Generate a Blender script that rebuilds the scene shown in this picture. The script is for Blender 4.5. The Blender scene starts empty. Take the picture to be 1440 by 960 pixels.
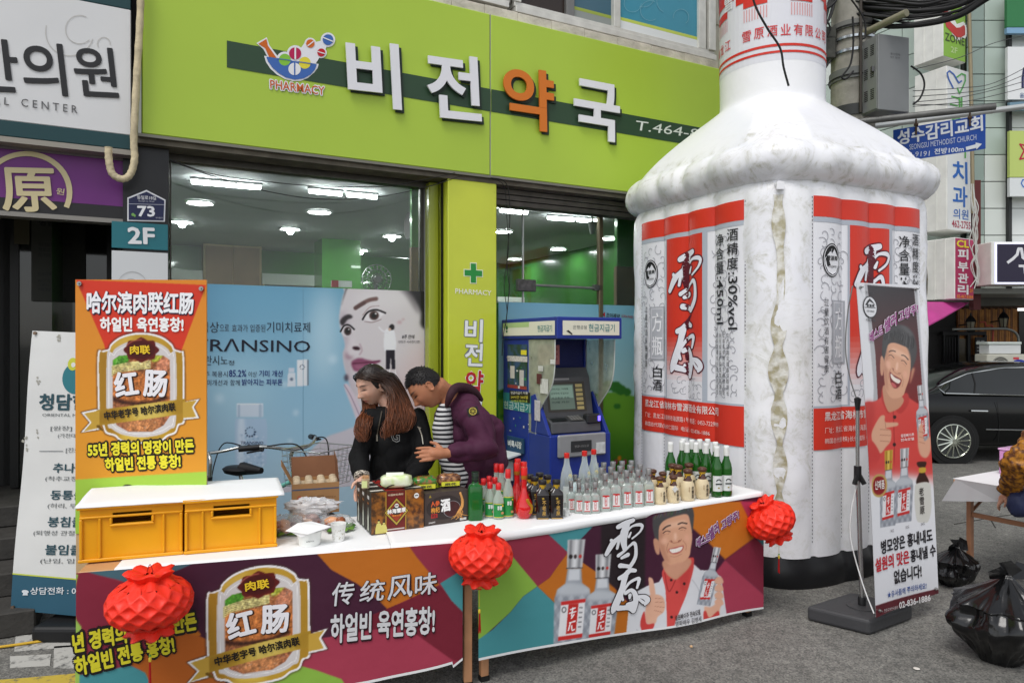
import bpy,bmesh,math,random
import numpy as np
from math import sin,cos,pi,sqrt,radians,atan2
from mathutils import Vector,Matrix,noise
random.seed(7)
SC=bpy.context.scene
# camera, world, sun, exposure
F=980.0
CAMZ=1.65
cd=bpy.data.cameras.new('camera')
cam=bpy.data.objects.new('camera',cd)
SC.collection.objects.link(cam)
cam.location=(0,0,CAMZ)
cam.rotation_euler=(radians(90),0,0)
cd.sensor_width=36
cd.lens=36*F/1440
cd.clip_start=.05
cd.clip_end=900
SC.camera=cam
SC.render.engine='CYCLES'
SC.cycles.use_denoising=True
SC.cycles.max_bounces=8
SC.cycles.transparent_max_bounces=24
SC.cycles.sample_clamp_indirect=6
SC.cycles.caustics_reflective=False
SC.cycles.caustics_refractive=False
SC.view_settings.view_transform='Standard'
SC.view_settings.look='None'
SC.view_settings.gamma=1
SC.view_settings.use_curve_mapping=False
SC.view_settings.exposure=0.40
W=bpy.data.worlds.new('World')
SC.world=W
W.use_nodes=True
nt=W.node_tree
bg=nt.nodes['Background']
sky=nt.nodes.new('ShaderNodeTexSky')
sky.sky_type='NISHITA'
sky.sun_disc=False
sky.sun_elevation=radians(58)
sky.sun_rotation=radians(205)
sky.dust_density=1
sky.air_density=1
hs=nt.nodes.new('ShaderNodeHueSaturation')
hs.inputs['Saturation'].default_value=.22
nt.links.new(sky.outputs[0],hs.inputs['Color'])
nt.links.new(hs.outputs[0],bg.inputs[0])
bg.inputs[1].default_value=.15
sl=bpy.data.lights.new('sun','SUN')
sl.energy=1.3
sl.angle=radians(25)
sl.color=(1,.97,.93)
so=bpy.data.objects.new('sun',sl)
SC.collection.objects.link(so)
so.rotation_euler=(radians(32),0,radians(180-205+0))
# colour
KC=1.0
def s2l(c):
 c=c/255.
 return c/12.92 if c<.04045 else((c+.055)/1.055)**2.4
def lin(c,k=None):
 k=k or KC
 return tuple(min(.86,s2l(v)/k)for v in c)
def lin4(c):return lin(c)+(1.0,)
_M={}
def M(c,r=.55,m=0.,var=0.,vs=6.,bump=0.,bs=60.,key=None,tr=0.,coat=0.,alpha=1.,em=0.,c2=None,sp=.32,raw=False,det=6.):
 """a procedural material: base colour (display 0-255) with noise variation and fine bump"""
 k=key or(c,r,m,var,vs,bump,bs,tr,coat,alpha,em,c2,sp,raw,det)
 if k in _M:return _M[k]
 mt=bpy.data.materials.new('mat_%d'%len(_M));_M[k]=mt
 mt.use_nodes=True
 n=mt.node_tree;b=n.nodes['Principled BSDF']
 col=lin4(c)
 b.inputs['Base Color'].default_value=col
 b.inputs['Roughness'].default_value=r
 b.inputs['Metallic'].default_value=m
 b.inputs['Transmission Weight'].default_value=tr
 b.inputs['Coat Weight'].default_value=coat
 b.inputs['Alpha'].default_value=alpha
 b.inputs['Specular IOR Level'].default_value=sp
 if em:
  b.inputs['Emission Color'].default_value=col
  b.inputs['Emission Strength'].default_value=em
 if var or c2 or bump:
  tc=n.nodes.new('ShaderNodeTexCoord')
 if var or c2:
  nz=n.nodes.new('ShaderNodeTexNoise');nz.inputs['Scale'].default_value=vs;nz.inputs['Detail'].default_value=det
  n.links.new(tc.outputs['Object'],nz.inputs['Vector'])
  rp=n.nodes.new('ShaderNodeValToRGB')
  e=rp.color_ramp.elements
  if c2:
   e[0].position=.40;e[1].position=.60
   e[0].color=col;e[1].color=lin4(c2)
  else:
   e[0].position=.3;e[1].position=.7
   e[0].color=tuple(v*(1-var)for v in col[:3])+(1,)
   e[1].color=tuple(min(.9,v*(1+var))for v in col[:3])+(1,)
  n.links.new(nz.outputs[0],rp.inputs[0]);n.links.new(rp.outputs[0],b.inputs['Base Color'])
 if bump:
  n2=n.nodes.new('ShaderNodeTexNoise');n2. inputs['Scale'].default_value=bs;n2. inputs['Detail'].default_value=4
  n.links.new(tc.outputs['Object'],n2. inputs['Vector'])
  bp=n.nodes.new('ShaderNodeBump');bp.inputs['Strength'].default_value=bump;bp.inputs['Distance'].default_value=.01
  n.links.new(n2. outputs[0],bp.inputs['Height']);n.links.new(bp.outputs[0],b.inputs['Normal'])
 return mt
def MP(r=.4,key='print',coat=0.,bump=.03,bs=30):
 """printed surface: colour from the print's own colour attribute"""
 if key in _M:return _M[key]
 mt=bpy.data.materials.new(key);_M[key]=mt;mt.use_nodes=True
 n=mt.node_tree;b=n.nodes['Principled BSDF']
 a=n.nodes.new('ShaderNodeAttribute');a.attribute_name='Col'
 n.links.new(a.outputs['Color'],b.inputs['Base Color'])
 b.inputs['Roughness'].default_value=r;b.inputs['Coat Weight'].default_value=coat;b.inputs['Specular IOR Level'].default_value=.25
 tc=n.nodes.new('ShaderNodeTexCoord')
 n2=n.nodes.new('ShaderNodeTexNoise');n2. inputs['Scale'].default_value=bs
 n.links.new(tc.outputs['Object'],n2. inputs['Vector'])
 bp=n.nodes.new('ShaderNodeBump');bp.inputs['Strength'].default_value=bump;bp.inputs['Distance'].default_value=.02
 n.links.new(n2. outputs[0],bp.inputs['Height']);n.links.new(bp.outputs[0],b.inputs['Normal'])
 return mt
def MG(c=(240,245,245),fac=1.,r=.0,key=None,tint=None):
 """window glass: mostly clear with fresnel reflection"""
 k=key or('glass',c,fac,r)
 if k in _M:return _M[k]
 mt=bpy.data.materials.new('glass');_M[k]=mt;mt.use_nodes=True
 n=mt.node_tree;out=n.nodes['Material Output']
 n.nodes.remove(n.nodes['Principled BSDF'])
 t=n.nodes.new('ShaderNodeBsdfTransparent');t.inputs[0].default_value=tuple(s2l(v)for v in c)+(1,)
 g=n.nodes.new('ShaderNodeBsdfGlossy');g.inputs['Roughness'].default_value=r
 fr=n.nodes.new('ShaderNodeFresnel');fr.inputs[0].default_value=1.45
 mm=n.nodes.new('ShaderNodeMath');mm.operation='MULTIPLY';mm.inputs[1].default_value=fac
 mx=n.nodes.new('ShaderNodeMixShader')
 n.links.new(fr.outputs[0],mm.inputs[0]);n.links.new(mm.outputs[0],mx.inputs[0])
 n.links.new(t.outputs[0],mx.inputs[1]);n.links.new(g.outputs[0],mx.inputs[2]);n.links.new(mx.outputs[0],out.inputs[0])
 return mt
# points and planes
def at(x,y,d):
 return Vector(((x-720)/F*d,d,CAMZ-(y-480)/F*d))
def gnd(x,y,z=0.):
 return at(x,y,(CAMZ-z)*F/(y-480))
def ceil_at(x,y,z):
 return at(x,y,(z-CAMZ)*F/(480-y))
class Pl:
 """a plane in the scene: point o, in-plane axes u and v, normal n towards the street; warp bends it"""
 def __init__(s,o,u,v,warp=None):
  s.o=Vector(o);s.u=Vector(u);s.v=Vector(v);s.n=s.u.cross(s.v).normalized();s.warp=warp
  s.m=Matrix((s.u,s.v,s.n)).transposed().inverted()
 def sh(s,off):return Pl(s.o+s.n*off,s.u,s.v,s.warp)
 def uv(s,x,y):
  r=Vector(((x-720)/F,1,-(y-480)/F));c=Vector((0,0,CAMZ))
  t=(s.o-c).dot(s.n)/r.dot(s.n)
  q=s.m@(c+r*t-s.o)
  return q.x,q.y
 def P(s,a,b,off=0.):
  w=s.warp(a,b)if s.warp else 0.
  return s.o+s.u*a+s.v*b+s.n*(off+w)
 def px(s,x,y,off=0.):
  a,b=s.uv(x,y);return s.P(a,b,off)
Z=Vector((0,0,1))
# mesh building
ORG={}
class MB:
 def __init__(s):s.v=[];s.f=[];s.c=[];s.col=None
 def add(s,vs,fs):
  k=len(s.v);s.v+=[Vector(v)for v in vs]
  for f in fs:s.f.append([i+k for i in f]);s.c.append(s.col)
  return s
 def hexa(s,p):
  return s.add(p,[(0,3,2,1),(4,5,6,7),(0,1,5,4),(1,2,6,5),(2,3,7,6),(3,0,4,7)])
 def box(s,c,d,ax=None):
  c=Vector(c);X,Y,Zz=ax or(Vector((1,0,0)),Vector((0,1,0)),Z)
  x,y,z=X*d[0]/2,Y*d[1]/2,Zz*d[2]/2
  return s.hexa([c-x-y-z,c+x-y-z,c+x+y-z,c-x+y-z,c-x-y+z,c+x-y+z,c+x+y+z,c-x+y+z])
 def slab(s,P,pts,off,th,raw=False):
  """polygon (pixels on the plane shifted by off) given a thickness th away from the street"""
  Q=P.sh(off);q=[Q.P(*p)if raw else Q.px(*p)for p in pts];n=len(q)
  ar=sum((q[i]-q[0]).cross(q[(i+1)%n]-q[0]).dot(P.n)for i in range(n))
  if ar<0:q.reverse()
  b=[p-P.n*th for p in q]
  return s.add(q+b,[list(range(n)),list(range(2*n-1,n-1,-1))]+[(i,n+i,n+(i+1)%n,(i+1)%n)for i in range(n)])
 def poly(s,P,pts,off,raw=False,sub=0):
  q=[P.P(p[0],p[1],off)if raw else P.px(p[0],p[1],off)for p in pts];n=len(q)
  ar=sum((q[i]-q[0]).cross(q[(i+1)%n]-q[0]).dot(P.n)for i in range(n))
  if ar<0:q.reverse()
  return s.add(q,[list(range(n))])
 def rect(s,P,a0,b0,a1,b1,off,nx=1,ny=1):
  vs=[P.P(a0+(a1-a0)*i/nx,b0+(b1-b0)*j/ny,off)for j in range(ny+1)for i in range(nx+1)]
  return s.add(vs,[(j*(nx+1)+i,j*(nx+1)+i+1,(j+1)*(nx+1)+i+1,(j+1)*(nx+1)+i)for j in range(ny)for i in range(nx)])
 def tube(s,pts,r,n=8,caps=True,sq=False):
  pts=[Vector(p)for p in pts];m=len(pts);rr=r if isinstance(r,(list,tuple))else[r]*m
  up=Vector((.13,.31,.94)).normalized();vs=[]
  t0=(pts[1]-pts[0]).normalized()
  a=t0. cross(up)
  if a.length<.1:a=t0. cross(Vector((1,0,0)))
  a.normalize()
  for i,p in enumerate(pts):
   t=(pts[min(i+1,m-1)]-pts[max(i-1,0)]).normalized()
   a=(a-t*a.dot(t)).normalized();b=t.cross(a)
   for k in range(n):
    th=2*pi*(k+(.5 if sq else 0))/n
    vs.append(p+(a*cos(th)+b*sin(th))*rr[i])
  fs=[(i*n+k,i*n+(k+1)%n,(i+1)*n+(k+1)%n,(i+1)*n+k)for i in range(m-1)for k in range(n)]
  if caps:fs+=[list(range(n-1,-1,-1)),list(range((m-1)*n,m*n))]
  return s.add(vs,fs)
 def lathe(s,prof,n=20,c=(0,0,0),p=2.,ry=1.,caps=True):
  """profile (radius, height) spun round z; p > 2 squares the plan"""
  c=Vector(c);vs=[]
  for r,z in prof:
   for k in range(n):
    th=2*pi*k/n+(pi/n if p>2 else 0);ct,st=cos(th),sin(th)
    q=1. if p==2 else 1/(abs(ct)**p+abs(st)**p)**(1/p)
    vs.append(c+Vector((r*q*ct,r*q*st*ry,z)))
  m=len(prof)
  fs=[(i*n+k,i*n+(k+1)%n,(i+1)*n+(k+1)%n,(i+1)*n+k)for i in range(m-1)for k in range(n)]
  if caps:fs+=[list(range(n-1,-1,-1)),list(range((m-1)*n,m*n))]
  return s.add(vs,fs)
 def disc(s,P,x,y,rx,ry,off,n=20,rot=0,raw=False):
  if not raw:
   a,b=P.uv(x,y);a2,_=P.uv(x+rx,y);_,b2=P.uv(x,y-ry);rx=abs(a2-a);ry=abs(b2-b)or ry
  else:a,b=x,y
  pts=[]
  for k in range(n):
   t=2*pi*k/n;X=rx*cos(t);Y=ry*sin(t)
   pts.append((a+X*cos(rot)-Y*sin(rot),b+X*sin(rot)+Y*cos(rot)))
  return s.poly(P,pts,off,raw=True)
def wrl(o):
 return ORG.get(o.name,Vector((0,0,0)))
def tag(o,label=None,cat=None,group=None,kind=None):
 if label:o['label']=label
 if cat:o['category']=cat
 if group:o['group']=group
 if kind:o['kind']=kind
 return o
def root(name,label,cat,loc,group=None,rz=0):
 o=bpy.data.objects.new(name,None);SC.collection.objects.link(o)
 o.empty_display_size=.1
 o.location=loc;o.rotation_euler=(0,0,rz);ORG[o.name]=Vector(loc)
 return tag(o,label,cat,group)
def mk(name,mb,mat,parent=None,label=None,cat=None,group=None,kind=None,smooth=None,bevel=0,org=None,bs=1,weld=False):
 me=bpy.data.meshes.new(name)
 if parent is not None:og=wrl(parent)
 elif org is not None:og=Vector(org)
 else:
  if mb.v:
   xs=[v.x for v in mb.v];ys=[v.y for v in mb.v];zs=[v.z for v in mb.v]
   og=Vector(((min(xs)+max(xs))/2,(min(ys)+max(ys))/2,min(zs)))
  else:og=Vector((0,0,0))
 me.from_pydata([v-og for v in mb.v],[],mb.f)
 if any(c is not None for c in mb.c):
  at_=me.attributes.new('Col','FLOAT_COLOR','CORNER');arr=[]
  for f,c in zip(mb.f,mb.c):arr+=list(lin4(c or(255,255,255)))*len(f)
  at_.data.foreach_set('color',arr)
 o=bpy.data.objects.new(name,me);SC.collection.objects.link(o)
 me.materials.append(mat)
 if weld:
  bm=bmesh.new();bm.from_mesh(me);bmesh.ops.remove_doubles(bm,verts=bm.verts,dist=1e-5);bmesh.ops.recalc_face_normals(bm,faces=bm.faces);bm.to_mesh(me);bm.free()
 if smooth is not None:
  me.shade_smooth()
  if smooth<180:me.set_sharp_from_angle(angle=radians(smooth))
 if bevel:
  bv=o.modifiers.new('bevel','BEVEL');bv.width=bevel;bv.segments=bs;bv.limit_method='ANGLE';bv.angle_limit=radians(50)
 if parent is not None:o.parent=parent;ORG[o.name]=og
 else:o.location=og;ORG[o.name]=og
 return tag(o,label,cat,group,kind)
def copy_tree(o,parent=None,loc=None,rz=None,label=None,sc=None,tilt=None):
 c=o.copy();SC.collection.objects.link(c)
 if parent is not None:c.parent=parent
 if loc is not None:c.location=loc;ORG[c.name]=Vector(loc)
 if rz is not None:c.rotation_euler=(tilt or 0,0,rz)
 if sc:c.scale=(sc,sc,sc)
 if label:c['label']=label
 for ch in list(o.children):copy_tree(ch,c)
 return c
# lettering
_T={}
def glyphs(s,bold,ls,center,res,ext):
 k=(s,bold,ls,center,res,ext)
 if k in _T:return _T[k]
 cu=bpy.data.curves.new('t','FONT');cu.body=s;cu.size=1;cu.offset=bold;cu.resolution_u=res
 cu.space_line=ls;cu.extrude=ext
 if center:cu.align_x='CENTER'
 o=bpy.data.objects.new('t',cu);me=o.to_mesh()
 vs=[tuple(v.co)for v in me.vertices];fs=[tuple(p.vertices)for p in me.polygons]
 o.to_mesh_clear();bpy.data.objects.remove(o);bpy.data.curves.remove(cu)
 if not vs:vs=[(0,0,0),(1,0,0),(1,1,0)];fs=[(0,1,2)]
 _T[k]=(vs,fs);return _T[k]
def T(P,s,xl,yl,xr,yr,h,c,parent,off=.004,bold=.012,out=None,ow=.035,oc=(0,0),shear=0.,vert=False,mat=None,ext=0.,raw=False,res=2,name='lettering',hr=None,r=.45,tp=0.):
 """a line of lettering: bottom-left and bottom-right of the glyphs in pixels, height in pixels"""
 if vert:s='\n'.join(s)
 b=glyphs(s,0,vert if vert else 1,bool(vert),1,0)[0]
 x0=min(v[0]for v in b);x1=max(v[0]for v in b);y0=min(v[1]for v in b);y1=max(v[1]for v in b)
 if raw:A=(xl,yl);B=(xr,yr);C=(xl,yl+h)
 else:
  A=P.uv(xl,yl);B=P.uv(xr,yr);C=P.uv(xl,yl-h)
 ux,uy=B[0]-A[0],B[1]-A[1];L=math.hypot(ux,uy)or 1e-6;ux/=L;uy/=L
 Hh=abs((C[0]-A[0])*-uy+(C[1]-A[1])*ux)or 1e-4
 sx=L/(x1-x0);sy=Hh/(y1-y0)
 def put(vv,o_,dx=0,dy=0):
  X=(vv[0]-x0+dx)*sx;Y=(vv[1]-y0+dy)*sy
  X+=Y*shear
  return P.P(A[0]+ux*X-uy*Y,A[1]+uy*X+ux*Y,o_+vv[2]*sy)
 res_=[]
 for k,(bo,cc,o_,d,e)in enumerate([(bold,c,off,(0,0),ext)]+([(bold+ow,out,off-max(.0015,ext*2*sy+.0015)-.001,oc,0)]if out else[])):
  m=MB()
  if bo<=.010 or e:
   vs,fs=glyphs(s,min(bo,.02),vert if vert else 1,bool(vert),res,e);m.add([put(v,o_,d[0],d[1])for v in vs],fs)
  else:
   vs,fs=glyphs(s,0,vert if vert else 1,bool(vert),1 if k else res,0);nd=8 if bo<.05 else 12
   for i_ in range(nd):m.add([put(v,o_+i_*6e-6,d[0]+bo*cos(2*pi*i_/nd),d[1]+bo*sin(2*pi*i_/nd))for v in vs],fs)
   if bo>.04:m.add([put(v,o_+1e-4,d[0],d[1])for v in vs],fs)
   if bo>.09:
    for i_ in range(6):m.add([put(v,o_+1.2e-4+i_*6e-6,d[0]+bo*.55*cos(pi*i_/3),d[1]+bo*.55*sin(pi*i_/3))for v in vs],fs)
  res_.append(mk(name if k==0 else name+'_outline',m,mat if(mat and k==0)else M(cc,r),parent))
 return res_[0]
BR1=[[(210,105,40),(270,85,50),(340,65,38)],[(290,90,50),(265,160,72),(258,230,60),(272,310,40)],[(240,180,30),(200,210,36),(160,245,50),(110,325,36)],[(150,210,26),(170,240,40)],[(285,160,20),(330,118,18),(395,112,30),(424,132,26),(400,180,18),(335,225,16)],[(305,205,24),(322,170,14)],[(222,200,26),(203,290,24)],[(215,355,32),(270,322,24),(320,282,22),(350,268,32),(368,300,28),(370,380,32),(350,430,36),(315,475,34)],[(245,380,26),(298,362,38)],[(232,445,42),(275,456,34),(320,470,32)]]
BR2=[[(235,580,36),(280,565,44),(320,532,40),(365,542,30)],[(282,570,52),(258,660,46),(228,740,60),(192,820,56),(178,858,20)],[(268,700,16),(310,640,24),(370,615,26),(398,622,30),(380,690,20)],[(285,715,34),(330,700,30),(362,740,40),(368,810,46),(352,885,38)],[(225,830,46),(270,838,40),(320,845,50),(350,880,40)],[(245,730,30),(262,770,20)],[(320,740,30),(318,765,20)],[(300,815,30),(350,815,40)],[(385,765,20),(440,782,40),(468,815,44),(448,845,26)],[(395,790,20),(432,828,26)]]
def brush(mb,P,strokes,fx,off,grow=0.,n=3):
 """brush strokes as ribbons with round ends; fx maps glyph space to plane (a, b) and gives the scale"""
 i=0
 for st in strokes:
  q=[]
  for j in range(len(st)-1):
   p0=st[max(j-1,0)];p1=st[j];p2=st[j+1];p3=st[min(j+2,len(st)-1)]
   for k in range(n):
    t=k/n
    q.append(tuple(.5*(2*p1[c]+(p2[c]-p0[c])*t+(2*p0[c]-5*p1[c]+4*p2[c]-p3[c])*t*t+(3*p1[c]-p0[c]-3*p2[c]+p3[c])*t**3)for c in range(3)))
  q.append(st[-1])
  for j,(x,y,w)in enumerate(q):
   i+=1;o=off+i*4e-6;w=w/2+grow
   mb.poly(P,[fx(x+w*cos(t*pi/5),y+w*sin(t*pi/5))for t in range(10)],o,raw=True)
   if j:
    X,Y,Wd=q[j-1];Wd=Wd/2+grow;dx,dy=x-X,y-Y;L=math.hypot(dx,dy)or 1;nx,ny=-dy/L,dx/L
    mb.poly(P,[fx(X+nx*Wd,Y+ny*Wd),fx(x+nx*w,y+ny*w),fx(x-nx*w,y-ny*w),fx(X-nx*Wd,Y-ny*Wd)],o+2e-6,raw=True)
def brush_word(P,which,xa,ya,xb,yb,parent,off,c=(235,235,238),oc=(35,20,22),grow=7):
 """which: 1 or 2 or 12; (xa,ya)-(xb,yb) pixel box"""
 st=(BR1 if which in(1,12)else[])+(BR2 if which in(2,12)else[])
 xs=[p[0]for s_ in st for p in s_];ys=[p[1]for s_ in st for p in s_]
 X0,X1,Y0,Y1=min(xs),max(xs),min(ys),max(ys)
 a0,b0=P.uv(xa,ya);a1,b1=P.uv(xb,yb)
 a1b,_=P.uv(xb,(ya+yb)/2);a0b,_=P.uv(xa,(ya+yb)/2)
 bt=P.uv((xa+xb)/2,ya)[1];bb=P.uv((xa+xb)/2,yb)[1]
 fx=lambda x,y:(a0b+(a1b-a0b)*(x-X0)/(X1-X0),bt+(bb-bt)*(y-Y0)/(Y1-Y0))
 for g,cc,o in((grow,oc,off-.0015),(0,c,off)):
  m=MB();brush(m,P,st,fx,o,g)
  mk('brush_lettering' if g==0 else 'brush_lettering_outline',m,M(cc,.5),parent)
# painter for flat prints (pictures on posters)
class Cv:
 def __init__(s,x0,y0,x1,y1,k,c=(255,255,255)):
  s.x0,s.y0,s.k=x0,y0,k;s.w=int((x1-x0)*k)+1;s.h=int((y1-y0)*k)+1
  s.a=np.empty((s.h,s.w,3));s.a[:]=c
  s.X,s.Y=np.meshgrid(x0+np.arange(s.w)/k,y0+np.arange(s.h)/k)
  s.T=None
 def t(s,pts):
  return[s.T(*p)for p in pts]if s.T else pts
 def put(s,m,c,al=1,sl=None):
  sl=sl or(slice(None),slice(None));m=np.clip(m,0,1)[...,None]*al
  s.a[sl]=s.a[sl]*(1-m)+np.array(c)*m
 def blur(s,m,r):
  r=r*s.k
  if r<.5:return m
  n=int(r*2.2);ker=np.exp(-.5*(np.arange(-n,n+1)/r)**2);ker/=ker.sum()
  for ax in(0,1):
   o=np.zeros_like(m);pad=[(0,0),(0,0)];pad[ax]=(n,n);q=np.pad(m,pad,mode='edge');L=m.shape[ax]
   for i,kv in enumerate(ker):
    o+=kv*(q[i:i+L]if ax==0 else q[:,i:i+L])
   m=o
  return m
 def smooth(s,pts,n=5):
  m=len(pts);q=[]
  for j in range(m):
   p0,p1,p2,p3=pts[j-1],pts[j],pts[(j+1)%m],pts[(j+2)%m]
   for k in range(n):
    t=k/n
    q.append(tuple(.5*(2*p1[c]+(p2[c]-p0[c])*t+(2*p0[c]-5*p1[c]+4*p2[c]-p3[c])*t*t+(3*p1[c]-p0[c]-3*p2[c]+p3[c])*t**3)for c in(0,1)))
  return q
 def win(s,pts,r):
  xs=[p[0]for p in pts];ys=[p[1]for p in pts];r=r*2.5+2
  i0=max(0,int((min(xs)-r-s.x0)*s.k));i1=min(s.w,int((max(xs)+r-s.x0)*s.k)+2)
  j0=max(0,int((min(ys)-r-s.y0)*s.k));j1=min(s.h,int((max(ys)+r-s.y0)*s.k)+2)
  return(slice(j0,max(j1,j0)),slice(i0,max(i1,i0)))
 def fill(s,pts,c,blur=0,al=1,sm=True,inside=None):
  pts=s.t(pts);pts=s.smooth(pts)if sm else pts
  sl=s.win(pts,blur);X,Y=s.X[sl],s.Y[sl];full=np.zeros((s.h,s.w))
  if X.size==0:return full
  m=np.zeros(X.shape,bool)
  for i in range(len(pts)):
   (xa,ya),(xb,yb)=pts[i],pts[(i+1)%len(pts)]
   if ya==yb:continue
   m^=((Y>min(ya,yb))&(Y<=max(ya,yb))&(X<xa+(Y-ya)*(xb-xa)/(yb-ya)))
  m=s.blur(m.astype(float),blur or.3)
  if inside is not None:m=m*inside[sl]
  s.put(m,c,al,sl);full[sl]=m;return full
 def line(s,pts,w,c,al=1,blur=.4,sm=True):
  pts=s.t(pts)
  if sm and len(pts)>2:
   q=[]
   for j in range(len(pts)-1):
    p0,p1,p2,p3=pts[max(j-1,0)],pts[j],pts[j+1],pts[min(j+2,len(pts)-1)]
    for k in range(5):
     t=k/5
     q.append(tuple(.5*(2*p1[c_]+(p2[c_]-p0[c_])*t+(2*p0[c_]-5*p1[c_]+4*p2[c_]-p3[c_])*t*t+(3*p1[c_]-p0[c_]-3*p2[c_]+p3[c_])*t**3)for c_ in(0,1)))
   pts=q+[pts[-1]]
  sl=s.win(pts,w);SX,SY=s.X[sl],s.Y[sl]
  if SX.size==0:return
  d=np.full(SX.shape,1e9)
  for(xa,ya),(xb,yb)in zip(pts,pts[1:]):
   L=(xb-xa)**2+(yb-ya)**2 or 1e-9
   t=np.clip(((SX-xa)*(xb-xa)+(SY-ya)*(yb-ya))/L,0,1)
   d=np.minimum(d,np.hypot(SX-xa-t*(xb-xa),SY-ya-t*(yb-ya)))
  s.put((w/2-d)/max(blur,.1)+.5,c,al,sl)
 def ell(s,cx,cy,rx,ry,c,blur=.3,al=1,rot=0,inside=None):
  pts=[(cx+rx*cos(t)*cos(rot)-ry*sin(t)*sin(rot),cy+rx*cos(t)*sin(rot)+ry*sin(t)*cos(rot))for t in np.arange(24)*pi/12]
  return s.fill(pts,c,blur,al,sm=False,inside=inside)
 def grad(s,c0,c1,y0,y1,m=None):
  t=np.clip((s.Y-y0)/(y1-y0),0,1)[...,None];g=np.array(c0)*(1-t)+np.array(c1)*t
  if m is None:s.a[:]=g
  else:s.a[:]=s.a*(1-m[...,None])+g*m[...,None]
 def speck(s,m,amp,seed=1,n=1.):
  r=np.random.RandomState(seed).rand(s.h,s.w)-.5;r=s.blur(r,n);r/=(r.std()+1e-9)
  s.a[:]=np.clip(s.a*(1+amp*r[...,None]*m[...,None]),0,255)
 def at(s,x,y):
  i=min(max((x-s.x0)*s.k,0),s.w-1.001);j=min(max((y-s.y0)*s.k,0),s.h-1.001)
  i0,j0=int(i),int(j);fi,fj=i-i0,j-j0;a=s.a
  return(a[j0,i0]*(1-fi)+a[j0,i0+1]*fi)*(1-fj)+(a[j0+1,i0]*(1-fi)+a[j0+1,i0+1]*fi)*fj
def to_px(p):
 d=p.y;return 720+p.x/d*F,480-(p.z-CAMZ)/d*F
def picture(name,P,cv,a0,b0,a1,b1,off,res,parent,mat=None,label=None,shape=None,back=0):
 """print: a fine grid in the plane whose colour attribute carries the painted picture"""
 nx=max(2,int(abs(a1-a0)*P.u.length/res));ny=max(2,int(abs(b1-b0)*P.v.length/res))
 vs=[];cs=np.empty((ny+1,nx+1,3))
 for j in range(ny+1):
  for i in range(nx+1):
   a=a0+(a1-a0)*i/nx;b=b0+(b1-b0)*j/ny
   p=P.P(a,b,off);vs.append(p)
   q=P.o+P.u*a+P.v*b
   cs[j,i]=cv.at(*to_px(q))
 mb=MB();ok=lambda i,j:shape is None or shape(a0+(a1-a0)*(i+.5)/nx,b0+(b1-b0)*(j+.5)/ny)
 mb.add(vs,[(j*(nx+1)+i,j*(nx+1)+i+1,(j+1)*(nx+1)+i+1,(j+1)*(nx+1)+i)for j in range(ny)for i in range(nx)if ok(i,j)])
 o=mk(name,mb,mat or MP(),parent,label)
 c=cs.reshape(-1,3)/255.;l=np.where(c<.04045,c/12.92,((c+.055)/1.055)**2.4)/KC
 l=np.minimum(l,.86);l=np.concatenate([l,np.ones((len(l),1))],1)
 a_=o.data.attributes.new('Col','FLOAT_COLOR','POINT');a_.data.foreach_set('color',l.astype(np.float32).ravel())
 o.data.shade_smooth()
 return o
# THE SETTING
FU=Vector((.8886,.4587,0));FN=Vector((.4587,-.8886,0))
FP=Pl((0,5.8,0),FU,Z)
GL=FP.sh(-.30)
# asphalt
def asphalt():
 mt=bpy.data.materials.new('asphalt');mt.use_nodes=True;n=mt.node_tree;b=n.nodes['Principled BSDF']
 tc=n.nodes.new('ShaderNodeTexCoord')
 def nz(s,d=8,rough=.6):
  q=n.nodes.new('ShaderNodeTexNoise');q.inputs['Scale'].default_value=s;q.inputs['Detail'].default_value=d;q.inputs['Roughness'].default_value=rough
  n.links.new(tc.outputs['Object'],q.inputs['Vector']);return q
 a=nz(1.1,6);v=n.nodes.new('ShaderNodeTexVoronoi');v.inputs['Scale'].default_value=120;n.links.new(tc.outputs['Object'],v.inputs['Vector'])
 g=nz(260,2)
 r1=n.nodes.new('ShaderNodeValToRGB');r1. color_ramp.elements[0].color=(.112,.110,.103,1);r1. color_ramp.elements[1].color=(.158,.155,.145,1)
 r1. color_ramp.elements[0].position=.35;r1. color_ramp.elements[1].position=.65
 n.links.new(a.outputs[0],r1. inputs[0])
 r2=n.nodes.new('ShaderNodeValToRGB');e=r2. color_ramp.elements;e[0].color=(.62,.62,.62,1);e[1].color=(1.85,1.82,1.75,1);e[0].position=.1;e[1].position=.95
 n.links.new(v.outputs['Color'],r2. inputs[0])
 mx=n.nodes.new('ShaderNodeMix');mx.data_type='RGBA';mx.blend_type='MULTIPLY';mx.inputs[0].default_value=1
 n.links.new(r1. outputs[0],mx.inputs[6]);n.links.new(r2. outputs[0],mx.inputs[7])
 m2=n.nodes.new('ShaderNodeMix');m2. data_type='RGBA';m2. blend_type='MULTIPLY';m2. inputs[0].default_value=1
 r3=n.nodes.new('ShaderNodeValToRGB');r3. color_ramp.elements[0].color=(.72,.72,.72,1);r3. color_ramp.elements[1].color=(1.2,1.2,1.2,1)
 r3. color_ramp.elements[0].position=.3;r3. color_ramp.elements[1].position=.7
 g2=nz(14,5);n.links.new(g2. outputs[0],r3. inputs[0])
 n.links.new(mx.outputs[2],m2. inputs[6]);n.links.new(r3. outputs[0],m2. inputs[7])
 n.links.new(m2. outputs[2],b.inputs['Base Color']);b.inputs['Roughness'].default_value=.85
 bp=n.nodes.new('ShaderNodeBump');bp.inputs['Strength'].default_value=.5;bp.inputs['Distance'].default_value=.006
 n.links.new(v.outputs['Distance'],bp.inputs['Height']);n.links.new(bp.outputs[0],b.inputs['Normal'])
 return mt
m=MB()
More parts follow.
